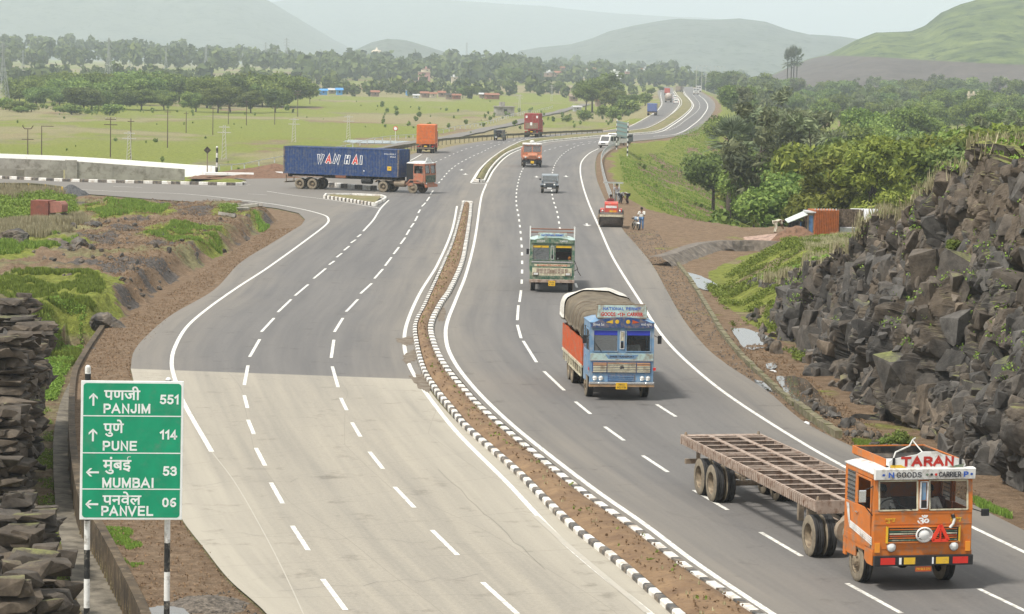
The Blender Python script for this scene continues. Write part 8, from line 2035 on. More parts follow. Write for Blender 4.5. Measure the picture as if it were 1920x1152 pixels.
def leaves(C, Rr, n, size, rng, flat=.75, up=.35, elong=1.0, droop=0.0):
 """n leaf clumps near the surface of lobe (C, Rr)"""
 d = rng.normal(size=(n, 3)); d /= np.linalg.norm(d, axis=1)[:, None]; d[:, 2] = d[:, 2]*.9+up*rng.uniform(0, 1, n)*.6
 d /= np.linalg.norm(d, axis=1)[:, None]
 rad = Rr*(1-.5*rng.uniform(0, 1, n)**2.2)*(1+.12*rng.normal(size=n))
 P = C+d*rad[:, None]*np.array([1, 1, flat]); P[:, 2] -= droop*rng.uniform(0, 1, n)
 nn = d+rng.normal(size=(n, 3))*.75; nn /= np.linalg.norm(nn, axis=1)[:, None]
 a = np.cross(nn, rng.normal(size=(n, 3))); a /= np.linalg.norm(a, axis=1)[:, None]+1e-9; b = np.cross(nn, a)
 s = size*rng.uniform(.5, 1.3, n)[:, None]
 V = np.stack([P-a*s*elong, P-b*s*.55+a*s*.1, P+a*s*elong, P+b*s*.6], 1).reshape(-1, 3)
 tone = np.clip(rng.normal(.5, .2, n), 0, 1)
 return V, np.repeat(tone, 4)
def crown(name, lobes, m, rng, n_per, size, elong=1.0, droop=0.0, core=True, flat=.75):
 Vs, Ts = [], []
 for (c, r) in lobes:
  v, t = leaves(np.array(c), r, int(n_per*r*r), size, rng, flat, elong=elong, droop=droop); Vs.append(v); Ts.append(np.clip(t+rng.normal(0, .13), 0, 1))
 V = np.concatenate(Vs); T = np.concatenate(Ts); F = np.arange(len(V)).reshape(-1, 4)
 if core:
  # twiggy inner masses: lumpy small bodies that close the deepest gaps
  cv, cf = _ICO[2]; cq = np.concatenate([cf, cf[:, 2:3]], 1);
 return V, F, T
def limb_mesh(h, lobes, rng, r0=.2, lean=0):
 m = MB(); pts = [Vector((0, 0, 0))]; k = 4
 for i in range(1, k+1): pts.append(Vector((lean*h*.1*i/k+rng.uniform(-.12, .12), rng.uniform(-.12, .12), h*.62*i/k)))
 for i in range(k): m.tube(pts[i], pts[i+1], r0*(1-.6*i/k), r0*(1-.6*(i+1)/k), n=8, cap=False)
 for (c, r) in lobes[:9]:
  s = pts[rng.randint(2, k+1)]; e = Vector(c); mid = s.lerp(e, .5)+Vector((0, 0, .25)); m.tube(s, mid, r0*.4, r0*.26, n=5, cap=False); m.tube(mid, e, r0*.26, r0*.1, n=5, cap=False)
 return m.mesh('trunk', [M_bark])
def tree_kind(kind, seed):
 rng = np.random.RandomState(seed)
 if kind == 'round':       # dense rounded crown
  h = rng.uniform(7, 9.5); w = rng.uniform(3.2, 4.6); nl = 17
  lobes = []
  for i in range(nl):
   a = rng.uniform(0, 2*PI); q = math.sqrt(rng.uniform(0, 1)); z = h*.58+h*.3*rng.uniform(-.8, 1)*(1-.55*q); lobes.append(((math.cos(a)*w*.72*q, math.sin(a)*w*.72*q, z), rng.uniform(.95, 1.7)))
  lobes.append(((0, 0, h*.62), w*.55)); mt = L_dark if seed % 2 else L_mid; V, F, T = crown('crown', lobes, mt, rng, 260, .2)
 elif kind == 'wide':
  h = rng.uniform(6.5, 8.5); w = rng.uniform(5, 6.6); nl = 26; lobes = []
  for i in range(nl):
   a = rng.uniform(0, 2*PI); q = math.sqrt(rng.uniform(0, 1)); lobes.append(((math.cos(a)*w*.8*q, math.sin(a)*w*.8*q, h*.6+h*.22*rng.uniform(-.7, 1)*(1-.5*q*q)), rng.uniform(1.0, 1.9)))
  mt = L_mid; V, F, T = crown('crown', lobes, mt, rng, 220, .22)
 elif kind == 'bush':      # yellow-green feathery, bamboo like, leaves to the ground
  h = rng.uniform(6, 8); w = rng.uniform(2.8, 3.6); lobes = []
  for i in range(26):
   a = rng.uniform(0, 2*PI); t = rng.uniform(0, 1); q = math.sqrt(rng.uniform(0, 1))*(1-.55*t**2); lobes.append(((math.cos(a)*w*.8*q, math.sin(a)*w*.8*q, h*(.12+.8*t)), rng.uniform(.6, 1.25)))
  mt = L_yel; V, F, T = crown('crown', lobes, mt, rng, 430, .14, elong=1.6)
 elif kind == 'wispy':     # tall grey-green, see-through
  h = rng.uniform(10, 13); w = 2.4; lobes = []
  for i in range(20):
   a = rng.uniform(0, 2*PI); t = rng.uniform(0, 1); q = rng.uniform(.2, 1); lobes.append(((math.cos(a)*w*q, math.sin(a)*w*q, h*(.3+.68*t)), rng.uniform(.6, 1.2)))
  mt = L_grey; V, F, T = crown('crown', lobes, mt, rng, 170, .2, elong=2.0, droop=.7)
 else:                      # shrub
  h = rng.uniform(1.6, 2.4); w = 1.3; lobes = []
  for i in range(10):
   a = rng.uniform(0, 2*PI); q = rng.uniform(0, 1); lobes.append(((math.cos(a)*w*.7*q, math.sin(a)*w*.7*q, h*rng.uniform(.3, .75)), rng.uniform(.4, .7)))
  mt = L_mid; V, F, T = crown('crown', lobes, mt, rng, 420, .13)
 # shrink lobe cores into solid small lumps so the crown is not a hollow shell
 cv, cf = _ICO[2]; nv = len(V); CV = []; CF = []; CT = []
 for (c, r) in lobes:
  P = cv*r*.62*np.array([1, 1, .75])*(1+.3*(fbm(cv[:, 0]*2+c[0], cv[:, 1]*2, cv[:, 2]*2+c[2], 2, seed)-.5))[:, None]+np.array(c)
  CV.append(P); CF.append(np.concatenate([cf, cf[:, 2:3]], 1)+sum(len(x) for x in CV[:-1])); CT.append(np.full(len(P), .25))
 if kind != 'wispy':
  k = sum(len(x) for x in CV); CVa = np.concatenate(CV); CFa = np.concatenate(CF)
  me = bpy.data.meshes.new('crown')
  allV = np.concatenate([V, CVa]); fq = F; ft = CFa[:, :3]+nv
  me.vertices.add(len(allV)); me.vertices.foreach_set('co', allV.astype(np.float32).ravel())
  lp = np.concatenate([fq.ravel(), ft.ravel()]).astype(np.int32); me.loops.add(len(lp)); me.loops.foreach_set('vertex_index', lp)
  st = np.concatenate([np.arange(0, fq.size, 4), fq.size+np.arange(0, ft.size, 3)]).astype(np.int32); me.polygons.add(len(st)); me.polygons.foreach_set('loop_start', st)
  me.update(calc_edges=True); me.validate(); me.materials.append(mt); at = me.attributes.new('tone', 'FLOAT', 'POINT'); at.data.foreach_set('value', np.concatenate([T, np.concatenate(CT)]).astype(np.float32))
 else: me = npmesh('crown', V, F, mt, {'tone': T})
 return me, limb_mesh(h, lobes, rng, r0=.06 if kind == 'shrub' else .22), h
def palm_mesh(seed):
 rng = np.random.RandomState(seed); h = 7.5; m = MB(); pts = [Vector((0.3*math.sin(i*.4), 0, h*i/6)) for i in range(7)]
 for a, b in zip(pts, pts[1:]): m.tube(a, b, .22, .2, n=8, cap=False)
 tr = m.mesh('trunk', [M_bark]); V = []; F = []; T = []
 top = pts[-1]
 for k in range(38):
  el = rng.uniform(-.7, 1.3); az = rng.uniform(0, 2*PI); L = rng.uniform(1.3, 1.9); d = Vector((math.cos(az)*math.cos(el), math.sin(az)*math.cos(el), math.sin(el)))
  c = top+d*L*.8; side = d.cross(Vector((0, 0, 1))).normalized(); upv = side.cross(d)
  for j in range(13):     # fan of blades
   a = (j-6)/6*1.25; dd = (d*math.cos(a)+side*math.sin(a)).normalized(); e = c+dd*L*.75-Vector((0, 0, .12*abs(j-6)/6)); w = upv*.02+side*math.cos(a)*.07-d*math.sin(a)*.07
   n = len(V); V += [tuple(c), tuple(c.lerp(e, .55)+w), tuple(e), tuple(c.lerp(e, .55)-w)]; F.append((n, n+1, n+2, n+3)); T += [rng.uniform(.2, .9)]*4
  n = len(V); s = side*.04; V += [tuple(top-s), tuple(top+s), tuple(c+s), tuple(c-s)]; F.append((n, n+1, n+2, n+3)); T += [.3]*4
 return npmesh('crown', V, F, L_palm, {'tone': np.array(T)}), tr, h
KINDS = {k: [tree_kind(k, s) for s in ss] for k, ss in dict(round=(1, 2, 3, 4, 6), wide=(11, 12, 13), bush=(21, 22, 23), wispy=(31, 32, 33), shrub=(41, 42, 43)).items()}
KINDS['palm'] = [palm_mesh(51)]
_tn = [0]
def plant(kind, x, y, z, s, label, group=None, var=None, sy=None, name=None, cat=None):
 _tn[0] += 1; r = random.Random(_tn[0]); K = KINDS[kind]; c, t, h = K[(var if var is not None else r.randrange(len(K))) % len(K)]
 o = empty(name or {'palm': 'palm_tree', 'shrub': 'shrub', 'bush': 'bamboo_clump'}.get(kind, 'tree'), (x, y, z), r.uniform(0, 6.28), label, cat or {'palm': 'palm', 'shrub': 'shrub'}.get(kind, 'tree'), group)
 o.scale = (s*r.uniform(.92, 1.1), s*r.uniform(.92, 1.1), (sy or s)); link('trunk', t, o); link('crown', c, o); return o
def plant_px(kind, u, vt, D, label, group=None, s=None, var=None, z=None, wide=1.0, sink=0.0):
 """tree whose top is seen at (u, vt) at distance D, standing on the ground there"""
 t = GD(u, vt, D); g = tz(t.x, D) if z is None else z; h = KINDS[kind][(var or 0) % len(KINDS[kind])][2]
 sc = max(.25, (t.z-g+sink)/h); o = plant(kind, t.x, D, g-.1-sink, sc*wide, label, group, var or 0, sy=sc); return o
# grove on the left, behind the field
rg = random.Random(5)
GROVE = 'trees of the grove across the field'
for i in range(30):
 u = 35+i*17.3+rg.uniform(-8, 8); D = rg.uniform(780, 900); back = i % 2
 if back: D += 90
 vt = 134+rg.uniform(-4, 10)+(8 if u < 70 else 0)
 if 455 < u < 560: vt = 138+rg.uniform(-5, 18)
 k = 'wide' if rg.random() < .6 else 'round'; v = rg.randrange(5) % len(KINDS[k])
 plant_px(k, u, vt, D, 'dense green tree of the grove across the field', GROVE, var=v, wide=1.15, sink=1.9)
for i in range(12):
 u = 60+i*42+rg.uniform(-14, 14); plant_px('round', u, 158+rg.uniform(-6, 6), 745+rg.uniform(-15, 30), 'lower tree at the front of the grove', 'front trees of the grove', var=rg.randrange(5), wide=1.25, sink=1.6)
for i, (u, vt, D) in enumerate(((40, 196, 690), (58, 192, 700), (205, 194, 690), (135, 190, 690), (10, 182, 720), (30, 188, 700))): plant_px('shrub', u, vt, D, 'round bush before the left end of the grove', 'bushes before the grove', var=i, wide=1.8)
# middle distance, left of the bend
for i, (k, u, vt, D) in enumerate((('round', 1112, 140, 860), ('round', 1135, 133, 880), ('wispy', 1150, 135, 870), ('round', 1100, 150, 850), ('round', 1150, 158, 840), ('round', 1175, 172, 820), ('shrub', 1185, 190, 800), ('shrub', 1150, 200, 720), ('shrub', 1095, 205, 720), ('round', 1195, 172, 950), ('shrub', 1210, 172, 900), ('shrub', 1168, 185, 780), ('shrub', 1062, 213, 700), ('shrub', 1130, 195, 760))):
 plant_px(k, u, vt, D, 'tree of the clump left of the far bend' if k != 'shrub' else 'bush on the slope left of the far bend', 'trees left of the far bend' if k != 'shrub' else 'bushes left of the far bend', var=i, wide=1.1)
for i, (u, vt, D, k) in enumerate(((885, 158, 1120, 'round'), (868, 162, 1150, 'round'), (905, 160, 1150, 'round'), (793, 158, 1180, 'round'), (778, 163, 1190, 'round'), (813, 155, 1260, 'wispy'), (648, 146, 1250, 'wispy'), (665, 162, 1200, 'round'), (690, 160, 1200, 'round'), (725, 158, 1200, 'wispy'), (958, 122, 1500, 'round'), (1048, 150, 1350, 'round'), (1240, 160, 1300, 'round'), (1222, 162, 1100, 'round'), (936, 166, 1150, 'round'), (1228, 128, 1700, 'round'), (1255, 140, 1600, 'round'))):
 plant_px(k, u, vt, D, 'lone rounded dark tree standing by itself in the far plain' if i == 10 else 'tree among the distant huts', None if i == 10 else 'trees among the distant huts', var=i, wide=1.2)
# forest on the right
FOR = 'trees of the forest on the right'
rf = random.Random(9); cnt = 0
specials = [('palm', 1370, 262, 300, 'fan palm standing out pale at the forest edge'), ('bush', 1640, 262, 222, 'large yellow-green feathery bamboo clump above the stalls'), ('bush', 1560, 285, 226, 'dull yellow-green bamboo clump left of the bright one'),
   ('round', 1480, 300, 232, 'dark green tree beside the awning stall'), ('wispy', 1450, 160, 420, 'tall thin grey-green tree rising over the forest'), ('wispy', 1500, 205, 330, 'broad wispy grey tree in the middle of the forest'),
   ('bush', 1700, 275, 235, 'small yellow-green clump at the cliff top end'), ('round', 1340, 270, 310, 'dark tree at the forest edge left of the palm'), ('round', 1735, 240, 240, 'leafy green tree above the cliff, right of the bamboo'),
   ('wispy', 1475, 190, 380, 'tall grey-green tree left of centre in the forest'), ('wispy', 1530, 210, 300, 'tall feathery grey tree above the awning stall'), ('wispy', 1420, 205, 400, 'narrow grey-green tree right behind the fan palm'), ('round', 1265, 283, 245, 'small round bush on the grass slope')]
for i, (k, u, vt, D, lb) in enumerate(specials[:-1]): plant_px(k, u, vt, D, lb, None, var=i, wide=1.05 if k != 'wispy' else 1.25)
g = G(1264, 303, -2.6); plant('shrub', g.x, 262, tz(g.x, 262)-.1, .95, 'small round dark bush alone on the grass slope', None, 1)
def inforest(x, y):
 # left border of the forest in world space
 d = pdist(np.array([x]), np.array([y]), [p for p in TOE])[1][0]
 return d
toe = TOE
def toe_x(y):
 ys = [p.y for p in toe]; xs = [p.x for p in toe]; o = np.argsort(ys); return float(np.interp(y, np.array(ys)[o], np.array(xs)[o]))
tries = 0
while cnt < 235 and tries < 6000:
 tries += 1; t = rf.random(); D = 225*(1750/225)**(t**1.15)
 lo = toe_x(min(D, 700))+3 if D < 700 else .078*D; hi = .205*D+4
 if D > 1000: lo = .074*D
 x = rf.uniform(lo, hi); z = tz(x, D)
 if D < 260 and x < 30: continue
 k = rf.choices(['round', 'round', 'wide', 'bush', 'wispy'], [3, 2, 1.5, 2 if D < 600 else .6, 3])[0]
 base = {'round': 1.0, 'wide': .95, 'bush': .8, 'wispy': .8}[k]
 s = base*rf.uniform(.95, 1.4)*(1.0 if D < 600 else 1.1)
 lbl = {'round': 'rounded green tree in the dense forest right of the road', 'wide': 'wide dark crowned tree in the dense forest right of the road', 'bush': 'yellow-green feathery tree in the dense forest right of the road', 'wispy': 'thin grey-green tree in the dense forest right of the road'}[k]
 plant(k, x, D, z-.2, s, lbl, FOR+' ('+k+')', rf.randrange(5)); cnt += 1
# slope bushes behind the stalls and on top of the cliff
for i in range(16):
 u = 1560+i*22+rf.uniform(-8, 8); plant_px('round' if i % 3 else 'bush', u, 262-i*2.2+rf.uniform(-8, 14), 232+rf.uniform(0, 25), 'leafy tree of the row just behind the cliff top', 'tree row behind the cliff', var=i, wide=1.1)
# trees on the skyline right
for u, vt in ((1490, 112), (1484, 113), (1496, 112), (1478, 116)): plant_px('palm', u, vt, 1350, 'tall palm of the small group before the green hill', 'palm group before the hill', wide=.42)
for i in range(14): plant_px('wispy' if i % 3 == 0 else 'round', 1390+i*40+rf.uniform(-15, 15), 140+rf.uniform(-8, 8), 1150+rf.uniform(0, 300), 'taller tree along the far edge of the forest', 'trees at the far edge of the forest', var=i, wide=1.2)
for i, u in enumerate((1362, 1370, 1352, 1380, 1395, 1410)): plant_px('round', u, (126, 138, 140, 142, 150, 140)[i], 1300, 'tree beside the far end of the road', 'trees by the far end of the road', var=i, wide=1.3)
# shrubs on the cliff and verges
for i, (u, vt, vb, lb, s) in enumerate(((1690, 785, 830, 'leafy bright bush growing at the foot of the cliff', 1.0), (1655, 808, 834, 'small low bush left of the bright one at the cliff foot', .55), (1795, 447, 477, 'small leafy bush growing out of the cliff face', .6))):
 if i < 2: g = G(u, vb); plant('shrub', g.x, g.y, tz(g.x, g.y)-.1, s*.42, lb, None, i, name='shrub')
j = CP[(np.abs(CP[:, :, 1]-95).argmin(0)[0])]
# point of the cliff seen at (1795, 465)
U = 960+FPX*CP[..., 0]/CP[..., 1]; Vv = 576-FPX*np.tan(np.arctan2(CP[..., 2]-CAMH, CP[..., 1])+PITCH)
def cliff_at(u, v):
 uu = U+(Vv-576)*-ROLL; vv = Vv+(U-960)*ROLL; d = (uu-u)**2+(vv-v)**2; i = np.unravel_index(d.argmin(), d.shape); return CP[i]
q = cliff_at(1795, 470); plant('shrub', q[0]-.2, q[1]-.2, q[2]-.1, .3, 'small leafy bush growing out of the cliff face', None, 1)
# far woods: nobody could count them
def far_wood(name, bands, seed, label_mat):
 rng = np.random.RandomState(seed); Vs = []; Ts = []
 for (u0, u1, D0, D1, hmin, hmax, n, zadd) in bands:
  for _ in range(n):
   D = rng.uniform(D0, D1); u = rng.uniform(u0, u1); x = (u-960)/FPX*D
   if D < 1200 and tz(x, D) > -.9: continue
   h = rng.uniform(hmin, hmax)*(1 if rng.rand() > .12 else 1.35); w = h*rng.uniform(.45, .8); z = tz(x, D)+zadd(u, D) if zadd else tz(x, D)
   k = 46; d = rng.normal(size=(k, 3)); d /= np.linalg.norm(d, axis=1)[:, None]; P = np.array([x, D, z+h*.55])+d*np.array([w*.6, w*.6, h*.48])*rng.uniform(.55, 1.05, (k, 1))
   nn = d+rng.normal(size=(k, 3))*.5; nn /= np.linalg.norm(nn, axis=1)[:, None]; a = np.cross(nn, rng.normal(size=(k, 3))); a /= np.linalg.norm(a, axis=1)[:, None]; b = np.cross(nn, a); s = w*.34
   Vs.append(np.stack([P-a*s, P-b*s*.7, P+a*s, P+b*s*.7], 1).reshape(-1, 3)); Ts.append(np.repeat(np.clip(rng.normal(.45, .2, k)+rng.normal(0, .1), 0, 1), 4))
 V = np.concatenate(Vs); me = npmesh(name, V, np.arange(len(V)).reshape(-1, 4), label_mat, {'tone': np.concatenate(Ts)}); return tag(link(name, me), kind='stuff')
rise = lambda u, D: max(0, (D-1500))*.010
far_wood('far_wood', [(-60, 620, 1250, 1500, 6, 9, 90, None), (-60, 560, 1700, 2500, 7, 11, 300, lambda u, D: 4+(D-1600)*.016*max(0, 1-u/700)), (560, 1000, 1650, 2300, 7, 12, 420, lambda u, D: (D-1650)*.006), (960, 1340, 1700, 2600, 6, 11, 300, None),
 (500, 1400, 2500, 4200, 8, 14, 300, None), (1360, 1980, 900, 1900, 6, 9, 420, None), (700, 1200, 1200, 1500, 3, 6, 70, None), (560, 900, 1150, 1260, 3, 6, 40, None)], 3, L_dark)
# ================================================================== HILLS
def hill_mat(name, c0, c1, c2, rockc=None):
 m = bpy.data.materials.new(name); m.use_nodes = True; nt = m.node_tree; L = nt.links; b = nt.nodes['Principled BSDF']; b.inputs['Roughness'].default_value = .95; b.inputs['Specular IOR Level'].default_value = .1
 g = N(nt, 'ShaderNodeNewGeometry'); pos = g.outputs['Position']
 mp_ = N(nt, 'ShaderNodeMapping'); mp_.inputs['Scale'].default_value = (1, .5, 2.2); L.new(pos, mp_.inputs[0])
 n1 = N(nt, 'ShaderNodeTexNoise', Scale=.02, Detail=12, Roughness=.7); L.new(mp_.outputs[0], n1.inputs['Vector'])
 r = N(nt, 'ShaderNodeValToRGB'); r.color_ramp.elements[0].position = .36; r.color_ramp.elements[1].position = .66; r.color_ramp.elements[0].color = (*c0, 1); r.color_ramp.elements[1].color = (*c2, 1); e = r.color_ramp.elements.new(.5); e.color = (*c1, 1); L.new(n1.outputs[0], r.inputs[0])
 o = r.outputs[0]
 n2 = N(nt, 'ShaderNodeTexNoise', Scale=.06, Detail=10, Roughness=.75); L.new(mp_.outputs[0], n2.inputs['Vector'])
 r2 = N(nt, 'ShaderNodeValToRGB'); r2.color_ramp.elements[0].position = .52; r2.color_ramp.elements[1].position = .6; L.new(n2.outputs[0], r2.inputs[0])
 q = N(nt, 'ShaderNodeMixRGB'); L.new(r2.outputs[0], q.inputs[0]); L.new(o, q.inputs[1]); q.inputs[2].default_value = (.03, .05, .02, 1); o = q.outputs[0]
 if rockc:
  a = N(nt, 'ShaderNodeAttribute', attribute_name='rock'); n3 = N(nt, 'ShaderNodeTexNoise', Scale=.05, Detail=10, Roughness=.8); L.new(mp_.outputs[0], n3.inputs['Vector'])
  r3 = N(nt, 'ShaderNodeValToRGB'); r3.color_ramp.elements[0].position = .35; r3.color_ramp.elements[1].position = .65; r3.color_ramp.elements[0].color = (*[c*.55 for c in rockc], 1); r3.color_ramp.elements[1].color = (*rockc, 1); L.new(n3.outputs[0], r3.inputs[0])
  x = N(nt, 'ShaderNodeMath', operation='MULTIPLY_ADD'); L.new(n3.outputs[0], x.inputs[0]); x.inputs[1].default_value = -.7; L.new(a.outputs['Fac'], x.inputs[2])
  y = N(nt, 'ShaderNodeMapRange'); y.inputs['From Min'].default_value = .05; y.inputs['From Max'].default_value = .25; L.new(x.outputs[0], y.inputs['Value'])
  q2 = N(nt, 'ShaderNodeMixRGB'); L.new(y.outputs[0], q2.inputs[0]); L.new(o, q2.inputs[1]); L.new(r3.outputs[0], q2.inputs[2]); o = q2.outputs[0]
 L.new(o, b.inputs['Base Color']); return m
def hill(name, ridge, D, depth, mt, seed, u_pad=0, rough=.08, base=-4, front=.55, quarry=None, n=320, m_=120):
 """ridge: (u, v) of the skyline as seen; the hill is a real relief of the given depth round distance D"""
 us = np.linspace(ridge[0][0], ridge[-1][0], n); vs = np.interp(us, [p[0] for p in ridge], [p[1] for p in ridge])
 zr = CAMH+np.array([GD(u, v, D).z-CAMH for u, v in zip(us, vs)]); xr = np.array([GD(u, 576, D).x for u in us])
 t = np.linspace(0, 1, m_)
 TT, ZZ = np.meshgrid(t, zr); _, XX = np.meshgrid(t, xr)
 Y = D-depth*front+depth*TT
 prof = np.where(TT < front, np.sin(TT/front*PI/2)**1.15, np.cos((TT-front)/(1-front)*PI/2)**.8)
 H = (ZZ-base)
 nx = XX/(depth*.25); ny = Y/(depth*.25)
 nzv = fbm(nx, ny*.6, octv=6, seed=seed)-.5; gul = np.abs(fbm(nx*2.2, ny*.5, octv=4, seed=seed+3)-.5)
 Z = base+H*prof*(1+rough*4*nzv*(1-prof**3))-H*.9*gul*prof*(1-prof)*1.6+H.max()*.035*(fbm(nx*9, ny*9, octv=4, seed=seed+5)-.5)
 X = XX*(Y/D)**.9
 rock = np.zeros_like(Z)
 if quarry is not None:
  zq = quarry(XX); band = (Z > base+1) & (TT < front)
  k = sstep(zq+1.5, zq-1.5, Z+3*nzv); rock = k*(TT < front)
  Z = np.where(band, Z, Z)
 V = np.stack([X.ravel(), Y.ravel(), Z.ravel()], 1)
 return tag(link(name, npmesh(name, V, gridfaces(n, m_), mt, {'rock': rock.ravel()}, smooth_=True)), kind='structure')
H_near = hill_mat('hill_green', (.035, .055, .022), (.095, .125, .04), (.175, .205, .065), (.12, .1, .09))
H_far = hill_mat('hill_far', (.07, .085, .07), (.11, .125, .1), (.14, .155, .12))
hill('hill_right', [(1380, 150), (1440, 140), (1475, 122), (1500, 112), (1535, 104), (1590, 76), (1625, 62), (1690, 60), (1715, 50), (1745, 26), (1780, 10), (1830, -4), (1880, -12), (1990, -20), (2150, -10), (2400, 40)], 2300, 1500, H_near, 3, rough=.2, quarry=lambda X: 22+4*np.sin(X/90))
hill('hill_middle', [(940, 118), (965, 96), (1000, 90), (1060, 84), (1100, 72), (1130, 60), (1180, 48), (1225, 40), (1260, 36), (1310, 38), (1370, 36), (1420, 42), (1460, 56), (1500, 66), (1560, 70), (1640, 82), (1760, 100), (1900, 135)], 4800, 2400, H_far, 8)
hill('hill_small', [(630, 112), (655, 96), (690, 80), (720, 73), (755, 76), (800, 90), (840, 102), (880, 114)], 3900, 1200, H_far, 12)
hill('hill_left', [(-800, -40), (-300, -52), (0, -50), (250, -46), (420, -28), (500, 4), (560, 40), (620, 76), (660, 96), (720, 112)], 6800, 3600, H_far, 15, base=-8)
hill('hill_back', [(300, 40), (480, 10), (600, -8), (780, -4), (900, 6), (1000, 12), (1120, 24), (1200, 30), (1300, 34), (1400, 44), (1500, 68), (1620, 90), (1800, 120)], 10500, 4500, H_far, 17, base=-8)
# ================================================================== GRASS AND GROUND COVER
def blades(poly, n, h, mt, name, seed, zz=0.0, wid=.03, zfun=None, thr=None, lean=.35, world=None, leafy=False):
 rng = np.random.RandomState(seed)
 W = world or [(p.x, p.y) for p in GP(poly, zz)]
 xs = [p[0] for p in W]; ys = [p[1] for p in W]
 X = rng.uniform(min(xs), max(xs), n*4); Y = rng.uniform(min(ys), max(ys), n*4); m = inpoly(X, Y, W)
 if thr is not None: m &= (fbm(X*.45, Y*.45, octv=4, seed=seed) > thr)
 X, Y = X[m][:n], Y[m][:n]; n = len(X)
 Z = np.array([(zfun or tz)(a, b) for a, b in zip(X, Y)])
 return blade_mesh(np.stack([X, Y, Z], 1), h, mt, name, rng, wid, lean, leafy)
def blade_mesh(P, h, mt, name, rng, wid, lean, leafy):
 n = len(P); k = 4; P = np.repeat(P, k, 0)+np.concatenate([rng.normal(size=(n*k, 2))*h*.28, np.zeros((n*k, 1))], 1); n *= k
 hh = h*rng.uniform(.45, 1.25, n); az = rng.uniform(0, 2*PI, n); ln = lean*rng.uniform(.1, 1, n)*hh
 T = P+np.stack([np.cos(az)*ln, np.sin(az)*ln, hh], 1)
 sd = np.stack([np.cos(az+PI/2), np.sin(az+PI/2), np.zeros(n)], 1)*wid*rng.uniform(.6, 1.4, (n, 1))
 if leafy:
  M = P+(T-P)*rng.uniform(.3, 1, (n, 1)); a = rng.normal(size=(n, 3)); a /= np.linalg.norm(a, axis=1)[:, None]; b = rng.normal(size=(n, 3)); b /= np.linalg.norm(b, axis=1)[:, None]; s = wid*2.2
  V = np.stack([M-a*s, M-b*s*.8, M+a*s, M+b*s*.8], 1).reshape(-1, 3)
 else: V = np.stack([P-sd, P+sd, P+(T-P)*.6+sd*.8+np.array([0, 0, .06])*h, T], 1).reshape(-1, 3)
 tone = np.repeat(np.clip(rng.normal(.5, .22, n), 0, 1), 4)
 me = npmesh(name, V, np.arange(len(V)).reshape(-1, 4), mt, {'tone': tone}); return tag(link(name, me), kind='stuff')
L_grass = leaf_mat('grass_blade', (.08, .12, .02), (.18, .255, .042), (.32, .4, .08))
L_dry = leaf_mat('grass_dry', (.2, .17, .09), (.34, .3, .18), (.48, .43, .28))
blades([(150, 402), (240, 390), (318, 402), (300, 420), (190, 424)], 6000, .22, L_grass, 'grass', 1, .4, .03, thr=.4)
blades([(-40, 400), (60, 380), (140, 392), (145, 418), (60, 428), (-40, 436)], 7000, .4, L_grass, 'grass', 2, .4, .035, leafy=True, thr=.4)
blades([(-40, 372), (110, 372), (150, 384), (60, 392), (-40, 402)], 3500, .6, L_dry, 'dry_grass', 22, .2, .03, thr=.42)
blades([(-60, 440), (160, 428), (165, 445), (80, 462), (-60, 470)], 9000, .5, L_dry, 'dry_grass', 3, .4, .02, thr=.35)
blades([(-60, 472), (60, 452), (145, 462), (130, 480), (60, 490), (-60, 520)], 6000, .25, L_grass, 'grass', 4, .4, .03, thr=.48)
blades([(0, 548), (90, 532), (175, 532), (195, 560), (170, 605), (110, 640), (60, 600), (0, 572)], 12000, .2, L_grass, 'grass', 5, .4, .022, thr=.46)
blades([(270, 458), (330, 438), (412, 442), (415, 462), (340, 474)], 3000, .2, L_grass, 'grass', 6, .4, .025, thr=.5)
blades([(475, 411), (505, 413), (490, 424)], 600, .25, L_grass, 'grass', 7, .4, .03)
blades([(412, 404), (448, 404), (440, 418), (415, 418)], 900, .3, L_grass, 'grass', 8, .4, .03, leafy=True)
blades([(90, 640), (160, 645), (128, 690), (100, 760), (60, 760)], 6000, .16, L_grass, 'grass', 9, -.9, .02, thr=.42, leafy=True)
blades([(95, 760), (103, 850), (112, 950), (140, 1050), (180, 1152), (120, 1152), (70, 950), (60, 760)], 7000, .1, L_grass, 'grass', 10, -.9, .014, thr=.52, leafy=True)
blades([(195, 985), (255, 985), (275, 1050), (250, 1060), (215, 1030)], 1500, .06, L_grass, 'grass', 11, 0, .01, thr=.5)
# right-hand side
blades([(1320, 500), (1395, 490), (1440, 470), (1640, 440), (1650, 640), (1500, 640), (1420, 600), (1372, 580), (1350, 540)], 18000, .25, L_grass, 'grass', 12, .8, .026, thr=.5, leafy=True)
blades([(1500, 470), (1600, 432), (1640, 440), (1640, 520), (1520, 560)], 3500, .4, L_dry, 'dry_grass', 13, 1.2, .018, thr=.5)
blades([(1160, 300), (1235, 283), (1335, 232), (1350, 262), (1352, 300), (1370, 350), (1432, 424), (1330, 405), (1220, 388), (1168, 350)], 16000, .16, L_grass, 'grass', 14, -1.0, .035, thr=.4)
blades([(1600, 820), (1655, 826), (1650, 838), (1610, 838)], 900, .12, L_grass, 'grass', 15, 0, .012); blades([(1825, 932), (1885, 955), (1895, 968), (1840, 950)], 1600, .15, L_grass, 'grass', 16, 0, .014)
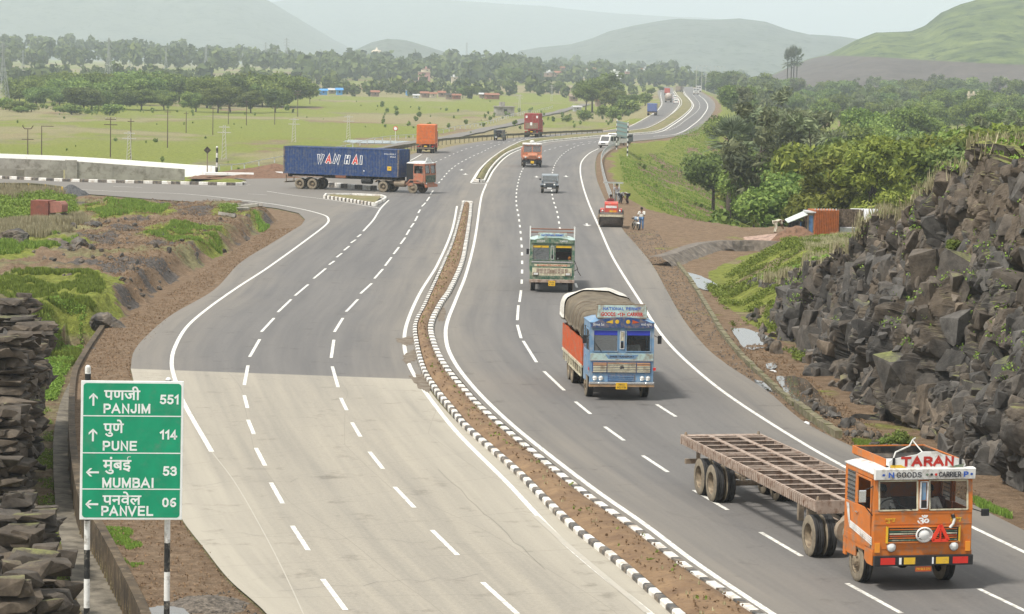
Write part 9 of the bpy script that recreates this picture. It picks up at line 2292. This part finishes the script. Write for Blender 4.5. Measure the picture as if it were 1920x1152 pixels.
# tufts and dry grass on the cliff: taken from ledges of the cliff mesh itself
def cliff_grass():
 rng = np.random.RandomState(5); ns, nt_, _ = CP.shape; A_ = int(nt_*.5); B_ = 148
 dz = np.gradient(CP[..., 2], axis=1); e = np.gradient(CP, axis=0); f = np.gradient(CP, axis=1); nn = np.cross(e, f); nn /= np.linalg.norm(nn, axis=2)[..., None]+1e-9; upn = np.abs(nn[..., 2])
 pat = fbm(CP[..., 0]*.4, CP[..., 1]*.4, CP[..., 2]*.5, 4, 66)
 I = np.argwhere((upn > .62) & (pat > .56) & (np.arange(nt_)[None, :] > 40) & (np.arange(nt_)[None, :] < 150)); I = I[rng.permutation(len(I))[:3200]]
 blade_mesh(CP[I[:, 0], I[:, 1]], .2, L_grass, 'grass', rng, .022, .5, True)
 I = np.argwhere((np.arange(nt_)[None, :] > 142) & (pat > .44)); I = I[rng.permutation(len(I))[:11000]]
 blade_mesh(CP[I[:, 0], I[:, 1]], .48, L_dry, 'dry_grass', rng, .02, .5, False)
 I = np.argwhere((np.arange(nt_)[None, :] > 148) & (pat < .52)); I = I[rng.permutation(len(I))[:9000]]
 blade_mesh(CP[I[:, 0], I[:, 1]], .22, L_grass, 'grass', rng, .03, .5, True)
cliff_grass()
far_wood('scrub', [(-40, 1120, 330, 1050, .3, .7, 80, None), (-40, 560, 690, 800, .6, 1.6, 40, None), (700, 1200, 600, 900, .6, 1.6, 70, None), (1190, 1330, 300, 600, .3, .8, 25, None), (1330, 1460, 205, 260, .6, 1.6, 60, None)], 7, L_mid)
# weeds on the median, crumbs of soil and grit on verges and road edges
MED = [(p.x, p.y) for p in shift(ptsL, -.3)][10:]+[(p.x, p.y) for p in shift(ptsR, .36)][10:][::-1]
blades(None, 450, .1, L_dry, 'dry_grass', 31, world=MED, wid=.012, zfun=lambda a, b: .26); blades(None, 500, .08, L_grass, 'grass', 32, world=MED, wid=.02, zfun=lambda a, b: .26, leafy=True)
M_clod = mat('soil_clod', (.25, .16, .09), .95, var=.3, scale=5); M_grit = mat('grit', (.2, .18, .16), .95, var=.4, scale=5)
blades(None, 3500, .05, M_dirt, 'soil_crumbs', 33, world=MED, wid=.016, zfun=lambda a, b: .22, leafy=True)
for k, (px, n, m_) in enumerate((([(245, 692), (340, 975), (455, 1115), (290, 1150), (200, 985), (150, 900), (150, 700), (200, 612)], 2600, M_clod), ([(245, 692), (320, 590), (512, 455), (560, 425), (500, 430), (300, 560), (200, 610), (170, 690)], 2600, M_clod), ([(1170, 434), (1280, 597), (1363, 684), (1513, 795), (1600, 840), (1480, 745), (1340, 590), (1270, 480), (1230, 430)], 1500, M_grit), ([(1375, 650), (1440, 640), (1560, 740), (1720, 850), (1900, 960), (1800, 940), (1560, 815)], 1500, M_clod), ([(160, 400), (330, 402), (500, 414), (470, 440), (320, 515), (240, 575), (180, 540), (150, 460)], 6000, M_clod), ([(255, 690), (330, 940), (350, 970), (300, 850)], 400, M_grit))):
 blades(px, n, .07 if k != 4 else .13, m_, 'soil_crumbs', 40+k, 0, .012 if k < 2 else .014 if k < 4 else .018, leafy=True)
# ================================================================== HAZE
hz = MB(); hz.bx(-11000, 11000, -60, 15500, -9, 300)
mh = bpy.data.materials.new('haze'); mh.use_nodes = True; nt = mh.node_tree; nt.nodes.clear()
vo = N(nt, 'ShaderNodeVolumePrincipled'); vo.inputs['Color'].default_value = (.83, .92, 1, 1); vo.inputs['Density'].default_value = .0002; vo.inputs['Anisotropy'].default_value = 0.2
oo = N(nt, 'ShaderNodeOutputMaterial'); nt.links.new(vo.outputs[0], oo.inputs['Volume'])
o = hz.build('haze', mh); tag(o, kind='stuff')
